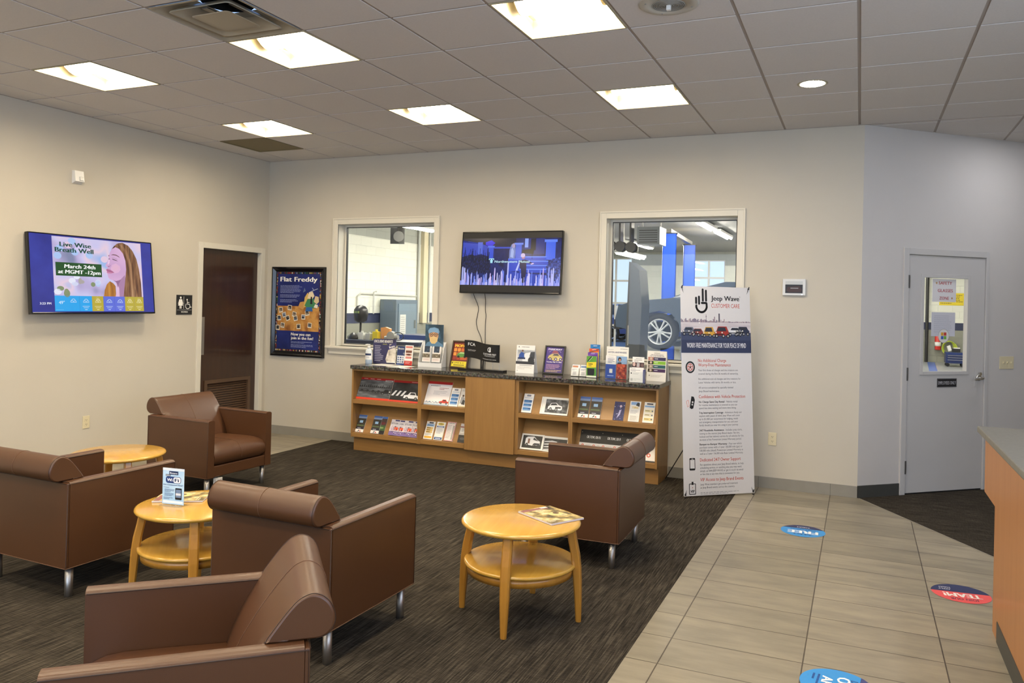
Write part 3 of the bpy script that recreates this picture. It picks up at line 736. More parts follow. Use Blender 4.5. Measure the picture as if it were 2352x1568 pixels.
# ------------------------------------------------------------------ magazine cabinet along the back wall
CZ0, CZ1 = 0.147, 0.866
LEAN = math.atan2(.894, .447)       # slope of the display boards
def display_unit(x0, x1, label, name='display_cabinet'):
    root = thing(name, label, 'cabinet', (x0, 0, 0), group='open magazine cabinets under the granite top'); w = x1-x0; p = .0195
    for a, b in ((0, p), (w-p, w)):
        m = MB(); m.box(a, b, -.43, -.002, CZ0, CZ1, M_OAKV); m.box(a, b, -.350, -.002, 0, CZ0, M_OAKV); m.build('side_panel', root)
    m = MB(); m.box(p, w-p, -.02, -.002, CZ0, CZ1, M_OAK); m.build('back_panel', root)
    m = MB(); m.box(p, w-p, -.428, -.02, CZ1-.018, CZ1, M_OAK); m.build('top_board', root)
    for z0, z1 in ((.150, .193), (.502, .545)):
        m = MB(); m.box(p, w-p, -.43, -.02, z0, z1, M_OAK); m.build('bottom_rail' if z0 < .3 else 'shelf', root, .0015, 1)
        m = MB(); L = .34 if z0 > .3 else .34
        v = Vector((0, .447, .894)); nn = Vector((0, -.894, .447)); o = Vector((0, -.385, z1))
        L = (CZ1-.02-z1)/.894 if z0 > .3 else (.50-z1)/.894
        m.prism([o+Vector((p, 0, 0)), o+Vector((w-p, 0, 0)), o+Vector((w-p, 0, 0))+v*L, o+Vector((p, 0, 0))+v*L], nn*-.012, M_OAK); m.build('sloped_board', root)
    m = MB(); m.box(0, w, -.37, -.352, 0, CZ0, M_OAK); m.build('plinth', root)
    return root
display_unit(1.545, 2.372, 'open two-shelf wooden magazine cabinet at the left end, red posters on its upper shelf')
display_unit(2.373, 2.911, 'narrow two-shelf wooden magazine cabinet left of the plain wooden door')
display_unit(3.450, 3.999, 'narrow two-shelf wooden magazine cabinet right of the plain wooden door')
display_unit(4.000, 4.825, 'open two-shelf wooden magazine cabinet at the right end beside the standing banner')
def door_unit():
    root = thing('door_cabinet', 'wooden cabinet with one plain flush door in the middle of the row', 'cabinet', (2.912, 0, 0)); w = .537
    for a, b in ((0, .0195), (w-.0195, w)):
        m = MB(); m.box(a, b, -.43, -.002, CZ0, CZ1, M_OAKV); m.box(a, b, -.350, -.002, 0, CZ0, M_OAKV); m.build('side_panel', root)
    m = MB(); m.box(.0195, w-.0195, -.02, -.002, CZ0, CZ1, M_OAK); m.box(.0195, w-.0195, -.43, -.02, CZ0, CZ0+.02, M_OAK); m.build('carcass', root)
    m = MB(); m.box(-.010, w-.014, -.450, -.431, CZ0-.003, CZ1+.0005, M_OAKV); m.build('door', root, .0015, 1)
    m = MB(); m.box(0, w, -.37, -.352, 0, CZ0, M_OAK); m.build('plinth', root)
door_unit()
m = MB(); m.box(1.535, 4.840, -.457, -.001, .8665, .906, M_GRANITE)
tag(m.build('countertop', None, .006, 3), 'long dark speckled granite top on the magazine cabinets', 'countertop')
CT = .906

# ------------------------------------------------------------------ leaflets on the sloped boards
V_ = Vector((0, .447, .894)); N_ = Vector((0, -.894, .447))
def leaflet(name, label, cat, x0, w, h, z0, draw, base='#e9e6df', t=.004, k=0.0, rot=0.0, group=None):
    A = Art(w, h, t, base); draw(A, w, h)
    o = A.build(name); pos = Vector((x0, -.385, z0)) + N_*(t+.0008+k) + V_*.002
    o.location = pos; o.rotation_euler = Matrix.Rotation(LEAN, 3, 'X').to_euler() if not rot else (Matrix.Rotation(LEAN, 3, 'X') @ Matrix.Rotation(rot, 3, 'Z')).to_euler()
    return tag(o, label, cat, group)
U, LO = .545, .193
def truck(A, x, y, s, body='#d9dcde', dark='#16181a', L=2):
    """small pickup / van silhouette, s = length"""
    A.poly([(x, y+.10*s), (x+.02*s, y+.27*s), (x+.25*s, y+.30*s), (x+.36*s, y+.46*s), (x+.70*s, y+.46*s), (x+.80*s, y+.30*s), (x+s, y+.26*s), (x+s, y+.10*s)], body, L)
    A.poly([(x+.38*s, y+.31*s), (x+.43*s, y+.42*s), (x+.67*s, y+.42*s), (x+.74*s, y+.31*s)], dark, L+1)
    for q in (.22, .80): A.ell(x+q*s, y+.09*s, .10*s, .10*s, dark, L+1, 16); A.ell(x+q*s, y+.09*s, .05*s, .05*s, '#8d9093', L+2, 12)
def poster_a(A, w, h):
    A.rect(0, h*.90, w, h, '#a8201c'); A.rect(0, 0, w, h*.09, '#d23a1e')
    A.rect(0, h*.09, w, h*.90, BL_GREY)
    for i in range(16): A.poly([(w*(i/16), h*.56), (w*(i/16+.03), h*(.66+.06*((i*7) % 3)/2)), (w*(i/16+.065), h*.56)], '#222426', 2)
    for i in range(4): truck(A, w*(.03+.17*i), h*.32, w*.16, '#2c2f33', '#0b0c0d', 3)
    truck(A, w*.70, h*.26, w*.30, '#1c1e20', '#060607', 3); A.ell(w*.96, h*.40, w*.02, h*.03, '#f4f4ee', 6, 10)
    for i in range(3): A.rect(w*(.08+.2*i), h*.94, w*(.2+.2*i), h*.955, '#e8cfc8', 2)
    A.rect(w*.75, h*.86, w*.98, h*.93, '#b9b9b6', 3); A.rect(w*.78, h*.885, w*.95, h*.905, '#444', 4)
BL_GREY = blotch('poster_grey', ['#2b2d30', '#54585c', '#85888a'], 5, stretch=(1, 4, 1))
BL_DARK = blotch('poster_dark', ['#08090a', '#202326', '#3c4044'], 8)
def poster_b(A, w, h):
    A.rect(0, h*.90, w, h, '#a8201c'); A.rect(0, 0, w, h*.08, '#c8381f'); A.rect(0, h*.08, w, h*.90, BL_DARK)
    for i in range(3): A.poly([(w*(.02+.16*i), h*.28), (w*(.10+.16*i), h*.28), (w*(.20+.16*i), h*.52), (w*(.13+.16*i), h*.52)], '#dcdde0', 2)
    truck(A, w*.46, h*.12, w*.53, '#e4e5e8', '#121416', 4)
    A.rect(w*.62, h*.94, w*.92, h*.955, '#e8cfc8', 2)
leaflet('poster_booklet', 'wide dark truck poster with red top and bottom bands, leftmost on the upper left shelf', 'brochure', 1.568, .408, .243, U, poster_a, '#3a3c3e', .003)
leaflet('poster_booklet', 'dark poster with white trucks and red bands, right half of the upper left shelf', 'brochure', 1.980, .348, .236, U, poster_b, '#222', .003)
def big_white(A, w, h):
    A.rect(0, h*.89, w, h, '#b3201f'); A.greek(w*.12, h*.80, w*.8, 1, 1, h*.03, '#6a6a70', 3); A.greek(w*.5, h*.72, w*.45, 2, h*.05, h*.025, '#a06060', 4); A.greek(w*.3, h*.58, w*.6, 3, h*.06, h*.015, '#8a8f9a', 5)
    for i in range(5): truck(A, w*(.02+.13*i), h*.08, w*.14, ['#b7c4d2', '#8fa8bf', '#cfd6dc', '#9fb3c6', '#b9c0c8'][i], '#22262b', 2)
    truck(A, w*.62, h*.06, w*.38, '#c23628', '#2a1512', 3); A.rect(0, 0, w, h*.06, '#a9bccb')
leaflet('brochure', 'large white brochure with dark red top and a row of cars along its foot', 'brochure', 2.396, .278, .252, U, big_white, '#e8e4e4')
def tri_blue(A, w, h):
    A.rect(w*.3, h*.86, w*.7, h*.94, '#1b2a49'); A.rect(w*.34, h*.885, w*.66, h*.905, '#cfd8e4', 2); A.rect(w*.12, h*.76, w*.88, h*.80, '#b9c7d6')
    for i in range(3):
        y = h*(.10+.20*i); A.rrect(w*.10, y, w*.90, y+h*.17, w*.04, '#3f78b4'); A.rect(w*.10, y+h*.02, w*.90, y+h*.055, '#8fb4da', 2); A.rect(w*.62, y+h*.08, w*.9, y+h*.13, '#24507f', 2)
G_T = 'trifold leaflets in the wooden cabinets'
leaflet('leaflet', 'white leaflet with three blue bands right of the large white brochure', 'leaflet', 2.684, .100, .195, U, tri_blue, '#eceae6', .008, 0, 0, G_T)
def tri_person(A, w, h):
    A.ell(w*.36, h*.60, w*.10, h*.055, '#4d3a30', 2); A.poly([(w*.10, h*.18), (w*.18, h*.52), (w*.40, h*.55), (w*.60, h*.45), (w*.62, h*.2)], '#9a9da3'); A.poly([(w*.3, h*.15), (w*.42, h*.40), (w*.66, h*.35), (w*.7, h*.12)], '#2a2d33', 2); A.rect(0, 0, w, h*.06, '#c8b98f'); A.greek(w*.1, h*.9, w*.8, 2, h*.05, h*.02, '#777', 8)
leaflet('leaflet', 'white leaflet with a seated figure beside the plain wooden door', 'leaflet', 2.790, .098, .200, U, tri_person, '#e6e3dd', .006, 0, 0, G_T)
def tri_screen(A, w, h):
    A.rect(0, h*.90, w, h, '#3f62a4'); A.rect(0, h*.80, w, h*.90, '#7d93b8'); A.rect(0, h*.30, w, h*.80, '#39342b'); A.rrect(w*.22, h*.52, w*.72, h*.70, w*.05, '#222', 2); A.rect(w*.27, h*.54, w*.67, h*.68, '#9fc4e6', 3)
    A.rect(w*.05, h*.36, w*.9, h*.42, '#596d45', 2); A.rect(0, h*.17, w, h*.30, '#23232f'); A.rect(w*.2, h*.21, w*.6, h*.24, '#b9bccb', 2); A.rect(0, 0, w, h*.17, '#e9e6e2'); A.poly([(w*.28, h*.03), (w*.45, h*.14), (w*.52, h*.10), (w*.40, h*.03)], '#2b2b33', 2); A.poly([(w*.52, h*.03), (w*.60, h*.12), (w*.72, h*.03)], '#c8402f', 2)
leaflet('leaflet', 'dark landscape leaflet standing alone at the left end of the lower left shelf', 'leaflet', 1.568, .100, .190, LO, tri_screen, '#3c3a34', .005, 0, 0, G_T)
leaflet('leaflet', 'dark small-screen leaflet, front of the overlapping pair on the lower left shelf', 'leaflet', 1.764, .100, .190, LO, tri_screen, '#3c3a34', .005, .006, 0, G_T)
def tri_green(A, w, h):
    A.rect(0, h*.88, w, h, '#4168ac'); A.rect(0, h*.50, w, h*.88, '#4a3a33'); A.ell(w*.6, h*.62, w*.3, h*.08, '#6d3030', 2); A.rect(0, h*.2, w, h*.5, '#3c5a2e'); A.ell(w*.5, h*.36, w*.3, h*.05, '#7f9a5c', 2); A.rect(0, 0, w, h*.2, '#1d1d1d')
leaflet('leaflet', 'dark green leaflet peeking out behind the small-screen leaflet on the lower left shelf', 'leaflet', 1.826, .100, .191, LO, tri_green, '#3c3a34', .005, 0, 0, G_T)
def tri_purple(A, w, h):
    A.rect(w*.45, h*.90, w, h*.98, '#2c2f6e'); A.text('IT\'S ON', w*.10, h*.70, h*.10, '#5a5a62', w*.75, 'L', .03)
    A.poly([(w*.05, h*.45), (w*.25, h*.62), (w*.55, h*.55), (w*.9, h*.62), (w*.95, h*.3), (w*.5, h*.25), (w*.1, h*.28)], '#c9b8c4', 2)
    A.rect(w*.55, h*.33, w, h*.52, '#e0572f', 3)
    A.rect(0, 0, w, h*.26, '#7d6aa2'); R = random.Random(3)
    for i in range(14): A.ell(R.uniform(.1, .9)*w, R.uniform(.1, .6)*h, w*.05, h*.03, R.choice(['#2b2440', '#e8dfe6', '#8a4b8c', '#30202c']), 4, 10)
for i, (x, kk, lb) in enumerate([(1.985, .007, 'purple and orange leaflet, leftmost of four on the lower left shelf'), (2.045, .001, 'purple and orange leaflet half covered by the leftmost purple one'),
                                 (2.146, .007, 'purple and orange leaflet, third of four, right of the half covered one'), (2.226, .001, 'purple and orange leaflet touching the right side of the lower left shelf')]):
    leaflet('leaflet', lb, 'leaflet', x, .100, .170, LO, tri_purple, '#e2dce0', .005, kk, 0, G_T)
def tri_yellow(A, w, h):
    A.rect(w*.3, h*.88, w*.8, h*.96, '#1f2c40'); A.rect(w*.08, h*.72, w*.92, h*.86, '#8fb2d8'); A.rect(w*.2, h*.76, w*.8, h*.81, '#5a7ba6', 2)
    for i in range(3): A.rrect(w*.14, h*(.36+.11*i), w*.86, h*(.45+.11*i), w*.03, '#d8b457'); A.rect(w*.18, h*(.385+.11*i), w*.6, h*(.42+.11*i), '#6b5b35', 2)
    A.rect(w*.08, h*.06, w*.92, h*.17, '#e0ae33'); A.greek(w*.12, h*.30, w*.75, 3, h*.04, h*.02, '#9a9a90', 9)
def tri_round(A, w, h):
    A.ell(w*.5, h*.89, w*.36, h*.07, '#d8c04c'); A.text('TIRE', w*.5, h*.865, h*.05, '#23303c', w*.5, 'C', .03, L=3); A.rect(w*.08, h*.70, w*.92, h*.78, '#3d5f96'); A.rect(w*.2, h*.725, w*.8, h*.755, '#d5dce8', 2); A.greek(w*.14, h*.60, w*.7, 4, h*.075, h*.035, '#9aa3b2', 10); A.rect(w*.05, h*.03, w*.95, h*.16, '#2f558e'); A.rect(w*.2, h*.07, w*.8, h*.11, '#c8d3e4', 2)
def tri_red(A, w, h):
    A.text('CARLISLE', w*.5, h*.90, h*.05, '#222', w*.8, 'C', .03, L=2); A.line([(w*.03, h*.02), (w*.03, h*.98), (w*.97, h*.98), (w*.97, h*.02), (w*.03, h*.02)], w*.05, '#b8302c'); A.greek(w*.12, h*.80, w*.55, 10, h*.072, h*.02, '#8d7a78', 11); A.rect(w*.72, h*.08, w*.92, h*.82, '#a9a39c')
leaflet('leaflet', 'leaflet with yellow boxes, leftmost on the lower shelf left of the plain door', 'leaflet', 2.400, .100, .188, LO, tri_yellow, '#e8e5df', .006, 0, 0, G_T)
leaflet('leaflet', 'white leaflet with yellow oval heading and blue bands, second on its lower shelf', 'leaflet', 2.519, .098, .190, LO, tri_round, '#e8e5df', .006, 0, 0, G_T)
leaflet('leaflet', 'fan of red bordered leaflets, third on the lower shelf left of the door', 'leaflet', 2.639, .100, .200, LO, tri_red, '#e8e0dc', .012, 0, 0, G_T)
def tri_bw(A, w, h):
    A.rect(0, h*.86, w, h, '#cfcdd2'); A.rect(0, h*.80, w, h*.85, '#8e4a4a'); A.rect(w*.1, h*.5, w*.9, h*.76, '#e8e8e4'); A.greek(w*.2, h*.70, w*.6, 3, h*.06, h*.03, '#888', 12); A.rect(0, 0, w, h*.40, '#1e1e1e'); A.ell(w*.5, h*.2, w*.3, h*.07, '#4b4b4b', 2)
leaflet('leaflet', 'grey and black leaflet at the bottom against the left edge of the plain door', 'leaflet', 2.793, .096, .195, LO, tri_bw, '#bdbab6', .006, 0, 0, G_T)
leaflet('leaflet', 'white leaflet with three blue bands left of the white car brochure', 'leaflet', 3.481, .102, .191, U, tri_blue, '#eceae6', .010, 0, 0, G_T)
BL_PH = blotch('photo_grey', ['#14161a', '#4c5056', '#8b8f94'], 18)
def suv(A, w, h):
    A.rect(w*.17, h*.10, w*.97, h*.88, BL_PH)
    x, y, s = w*.26, h*.20, w*.52
    A.poly([(x, y+.12*s), (x+.02*s, y+.30*s), (x+.10*s, y+.36*s), (x+.2*s, y+.54*s), (x+.55*s, y+.58*s), (x+.72*s, y+.44*s), (x+.98*s, y+.36*s), (x+s, y+.16*s), (x+.9*s, y+.08*s)], '#e6e8ec', 3)
    A.poly([(x+.16*s, y+.38*s), (x+.23*s, y+.51*s), (x+.53*s, y+.54*s), (x+.66*s, y+.42*s)], '#23282e', 4); A.rect(x+.52*s, y+.20*s, x+.9*s, y+.30*s, '#3a3f45', 4)
    for q in (.2, .60): A.ell(x+q*s, y+.12*s, .10*s, .13*s, '#141414', 5, 16); A.ell(x+q*s, y+.12*s, .06*s, .08*s, '#9aa0a6', 6, 12)
    A.line([(w*.05, 0), (w*.05, h)], w*.008, '#b9b6ae')
leaflet('brochure', 'stack of white brochures with a white car photo, upper shelf right of the door', 'brochure', 3.672, .282, .172, U, suv, '#e9e7e0', .012)
def van(A, w, h):
    A.rect(w*.07, h*.10, w*.93, h*.90, BL_DARK); x, y, s = w*.20, h*.20, w*.66
    A.poly([(x, y+.12*s), (x, y+.52*s), (x+.12*s, y+.62*s), (x+.55*s, y+.66*s), (x+.74*s, y+.48*s), (x+.98*s, y+.36*s), (x+s, y+.14*s), (x+.5*s, y+.06*s)], '#d9dadd', 3)
    A.poly([(x+.50*s, y+.44*s), (x+.54*s, y+.60*s), (x+.74*s, y+.46*s), (x+.90*s, y+.37*s)], '#2a2e33', 4); A.poly([(x+.16*s, y+.2*s), (x+.16*s, y+.5*s), (x+.30*s, y+.5*s), (x+.30*s, y+.18*s)], '#7a5a4c', 4); A.rect(x+.62*s, y+.12*s, x+.98*s, y+.24*s, '#33363a', 4)
    for q in (.12, .62): A.ell(x+q*s, y+.10*s, .09*s, .12*s, '#0d0d0d', 5, 14); A.ell(x+q*s, y+.10*s, .04*s, .06*s, '#777', 6, 10)
leaflet('brochure', 'white framed van brochure on the lower shelf right of the plain door', 'brochure', 3.474, .232, .155, LO, van, '#e9e7e0', .006, .004)
def cars2(A, w, h):
    A.rect(w*.03, h*.08, w*.95, h*.86, BL_DARK)
    for i in range(4): A.poly([(w*.05, h*(.15+.17*i)), (w*.35, h*(.22+.17*i)), (w*.55, h*(.17+.17*i)), (w*.55, h*(.13+.17*i)), (w*.05, h*(.09+.17*i))], '#c9ccd0', 3)
leaflet('brochure', 'white brochure behind the delivery van one, mostly hidden by an armchair', 'brochure', 3.702, .252, .152, LO, cars2, '#e9e7e0', .004)
leaflet('leaflet', 'dark leaflet with a small screen at the left end of the upper right shelf', 'leaflet', 4.055, .100, .204, U, tri_screen, '#3c3a34', .008, 0, 0, G_T)
leaflet('leaflet', 'dark leaflet with a small screen, second from left on the upper right shelf', 'leaflet', 4.168, .104, .203, U, tri_screen, '#3c3a34', .014, 0, 0, G_T)
def tri_navy(A, w, h):
    A.rect(0, 0, w, h, '#262a5c'); R = random.Random(5)
    for i in range(26): A.ell(R.uniform(.05, .95)*w, R.uniform(.05, .9)*h, w*.04, h*.018, R.choice(['#8f9ad0', '#141733', '#c7cde8', '#4a4f96']), 2, 8)
    A.poly([(w*.35, h*.1), (w*.55, h*.55), (w*.72, h*.60), (w*.62, h*.30)], '#a9a6cf', 3); A.ell(w*.62, h*.76, w*.12, h*.06, '#c9b3c4', 3, 14)
leaflet('leaflet', 'dark navy leaflet with a pale figure in the middle of the upper right shelf', 'leaflet', 4.393, .100, .180, U, tri_navy, '#1d2044', .005, 0, 0, G_T)
def tri_tire(A, w, h):
    A.rect(w*.1, h*.82, w*.9, h*.96, '#7aa0cf'); A.poly([(w*.55, h*.80), (w*.7, h*.96), (w*.9, h*.90), (w*.9, h*.74)], '#2e3238', 2); A.text('TIRE', w*.22, h*.64, h*.10, '#d9b63f', w*.62, 'L', .04, L=3); A.greek(w*.12, h*.52, w*.76, 3, h*.06, h*.02, '#8d97a8', 13); A.rect(w*.1, h*.03, w*.9, h*.30, '#d5d3cc'); A.greek(w*.16, h*.24, w*.66, 4, h*.06, h*.025, '#aaa69a', 14, 2)
leaflet('leaflet', 'pale leaflet with a yellow heading, second from right on the upper right shelf', 'leaflet', 4.538, .100, .195, U, tri_tire, '#e6e3dc', .006, 0, 0, G_T)
def tri_coupon(A, w, h):
    A.rect(w*.22, h*.88, w*.8, h*.95, '#3a3f55'); A.rect(w*.05, h*.75, w*.95, h*.84, '#86add6')
    for i in range(3): A.rect(w*.10, h*(.10+.2*i), w*.9, h*(.24+.2*i), ['#dcc987', '#d8d2b8', '#e0d9b0'][i]); A.rect(w*.15, h*(.16+.2*i), w*.55, h*(.19+.2*i), '#7b7248', 2); A.ell(w*.8, h*(.17+.2*i), w*.07, h*.035, '#3c5a86', 2, 12)
leaflet('leaflet', 'coupon leaflet with pale yellow bars at the right end of the upper right shelf', 'leaflet', 4.672, .100, .195, U, tri_coupon, '#e8e5de', .006, 0, 0, G_T)
def board_black(A, w, h):
    A.rect(0, h*.50, w, h, '#0c0c0d'); A.text('OR TOW, OR FUEL', w*.28, h*.68, h*.10, '#d9d9d9', w*.66, 'L', .03)
    A.ell(w*.06, h*.9, w*.012, w*.012, '#e8d8b0', 2); A.rect(0, 0, w, h*.5, '#dedbd8')
    for q in (.15, .62): A.ring(w*q, h*.40, w*.03, w*.055, '#cf5c48', 2); A.ell(w*q, h*.40, w*.02, w*.02, '#d98b7c', 2)
    A.greek(w*.28, h*.42, w*.2, 2, h*.04, h*.015, '#8a8a8a', 15); A.greek(w*.75, h*.42, w*.2, 2, h*.04, h*.015, '#8a8a8a', 16); A.greek(w*.1, h*.30, w*.8, 4, h*.06, h*.018, '#9a9a9a', 17)
for i, (x, kk, lb) in enumerate([(4.060, 0, 'black and white board with red rings, leftmost on the lower right shelf'), (4.262, .004, 'black and white board with red rings, second on the lower right shelf'),
                                 (4.455, .008, 'black and white board with red rings mostly hidden behind the armchair bolster')]):
    leaflet('brochure', lb, 'brochure', x, .232 if i < 2 else .20, .250, LO, board_black, '#dedbd8', .003, kk, 0, 'black topped boards on the lower right shelf')
def red_ring(A, w, h):
    A.ring(w*.3, h*.3, w*.1, w*.2, '#cf5c48', 2); A.greek(w*.5, h*.85, w*.4, 3, h*.08, h*.02, '#8a8a8a', 18); A.rect(0, 0, w, h*.06, '#2b2a2a')
leaflet('brochure', 'white card with a red ring at the right end of the lower right shelf', 'brochure', 4.702, .095, .205, LO, red_ring, '#e3e0dc', .004)

# ------------------------------------------------------------------ things standing on the granite top
def art_child(A, name, parent, loc=(0, 0, 0), rot=(PI/2, 0, 0)):
    o = A.build(name, parent); o.location = loc; o.rotation_euler = rot; return o
def sanitizer():
    root = thing('sanitizer_bottle', 'clear pump bottle with a navy label at the left end of the granite top', 'bottle', (1.604, -.215, CT))
    mc = mat('bottle_plastic', (0.62, 0.68, 0.72), rough=0.2); mb_ = mat('bottle_gel', (0.38, 0.47, 0.58), rough=0.15)
    def ov(r, z): return [(r*1.0*math.cos(2*PI*j/28), r*.62*math.sin(2*PI*j/28), z) for j in range(28)]
    m = MB(); m.loft([ov(.038, 0), ov(.042, .004), ov(.042, .045)], mb_, True, True); m.build('gel', root)
    m = MB(); m.loft([ov(.0421, .045), ov(.042, .125), ov(.036, .150), ov(.020, .166), ov(.017, .172)], mc, True, True); m.build('bottle_body', root)
    m = MB(); m.lathe([(.018, .170), (.018, .186), (.012, .188), (.006, .190), (.006, .204), (.014, .206), (.014, .212), (0, .212)], M_WHITE, 20); m.tube([(0, 0, .209), (-.02, -.008, .210), (-.036, -.014, .204)], .005, M_WHITE, 8); m.build('pump', root)
    lab = MB()
    rg = [[(.0427*math.cos(q), .0266*math.sin(q), z) for q in [PI+PI*j/12 for j in range(1, 12)]] for z in (.050, .120)]
    lab.loft(rg, M_PAPER, True, False, False)
    rg = [[(.0431*math.cos(q), .0270*math.sin(q), z) for q in [PI+PI*j/12 for j in range(2, 11)]] for z in (.092, .114)]
    lab.loft(rg, ink('#26375c'), True, False, False)
    for k, z in enumerate((.066, .076)): lab.loft([[(.0431*math.cos(q), .0270*math.sin(q), zz) for q in [PI+PI*j/12 for j in range(4, 9)]] for zz in (z, z+.004)], ink('#8f99ab'), True, False, False)
    lab.build('label', root)
sanitizer()
def slab_acrylic(root, w, h, name='acrylic_holder', foot=.07):
    m = MB(); m.box(0, w, -.004, .0, 0, h, M_ACRYL); m.box(0, w, -.004, foot, 0, .003, M_ACRYL); m.build(name, root)
def excl():
    root = thing('acrylic_sign', 'dark blue wide sign in a clear holder behind the pump bottle', 'sign', (1.612, -.150, CT), (0, 0, math.radians(6)))
    w, h = .282, .268; slab_acrylic(root, w, .276)
    A = Art(w-.008, h, .001, blotch('excl_navy', ['#2a2842', '#37365a', '#2d2b48'], 5), emit=0); W_, H_ = A.W, A.H
    A.text('EXCLUSIVE BENEFITS', W_*.05, H_*.85, H_*.105, '#e9e6e0', W_*.80, 'L', .03, .15)
    A.rect(W_*.42, H_*.77, W_*.60, H_*.80, '#8c8a4e'); R = random.Random(4)
    for i in range(10): y = H_*(.70-.066*i); A.rect(W_*.07, y, W_*(.07+R.uniform(.22, .40)), y+H_*.022, '#aaa8b8', 2)
    A.poly([(W_*.62, 0), (W_*.55, H_*.18), (W_*.66, H_*.55), (W_*.72, H_*.80), (W_, H_*.80), (W_, 0)], blotch('excl_photo', ['#8b8378', '#c9c1b4', '#e4ded2'], 14), 2)
    A.poly([(W_*.66, H_*.56), (W_*.66, H_*.72), (W_, H_*.88), (W_, H_*.70)], '#3a3866', 3); A.text('Beans', W_*.72, H_*.625, H_*.085, '#f0eee8', W_*.24, 'L', .03, 0, 5, .30)
    A.rect(W_*.60, 0, W_*.97, H_*.05, '#2b2a44', 3); A.rect(W_*.60, H_*.06, W_*.97, H_*.09, '#e8e4dc', 3)
    art_child(A, 'printed_sheet', root, (.004, -.0055, .004))
excl()
def beans():
    root = thing('leaflet_holder', 'clear stand with a navy leaflet and a red leaflet right of the dark blue sign', 'leaflet holder', (1.896, -.115, CT))
    m = MB(); m.box(0, .208, -.002, .0, 0, .205, M_ACRYL); m.box(0, .208, -.040, 0, 0, .003, M_ACRYL); m.box(0, .208, -.042, -.040, 0, .06, M_ACRYL); m.build('acrylic_holder', root)
    def leaf(draw, w, h, nm, loc): 
        A = Art(w, h, .006, '#e6e4e0'); draw(A, w, h); art_child(A, nm, root, loc, (PI/2-.12, 0, 0))
    def navy(A, w, h):
        A.rect(0, 0, w, h, '#26376a'); A.text('Beans', w*.14, h*.84, h*.09, '#eceae4', w*.68, 'L', .03, 0, 3)
        A.rect(w*.05, h*.08, w*.95, h*.50, '#dcdee2', 2); R = random.Random(2)
        for i in range(3):
            for j in range(3): A.rect(w*(.10+.28*i), h*(.12+.12*j), w*(.30+.28*i), h*(.20+.12*j), R.choice(['#5a6d96', '#8a94a8', '#3b4a74']), 3)
        A.rect(0, 0, w, h*.06, '#2e4a92', 3); A.ring(w*.85, h*.62, w*.06, w*.09, '#c8ccd8', 3)
    def red(A, w, h):
        A.rect(w*.08, h*.86, w*.92, h*.96, '#c87a70'); A.rect(w*.08, h*.72, w*.92, h*.83, '#d9cfc8'); A.rect(w*.1, h*.62, w*.88, h*.74, '#6a4438', 2); A.rect(w*.1, h*.48, w*.88, h*.59, '#b58d7c', 2); A.ell(w*.5, h*.53, w*.25, h*.04, '#5b2e26', 3); A.rect(w*.12, h*.33, w*.88, h*.44, '#c9807a'); A.rect(0, 0, w, h*.22, '#cc2f2a', 2); A.greek(w*.14, h*.15, w*.7, 2, h*.06, h*.02, '#efd8d4', 3, 3)
    leaf(navy, .100, .196, 'navy_leaflet', (.0, -.012, .003)); leaf(red, .098, .213, 'red_leaflet', (.107, -.030, .003))
beans()
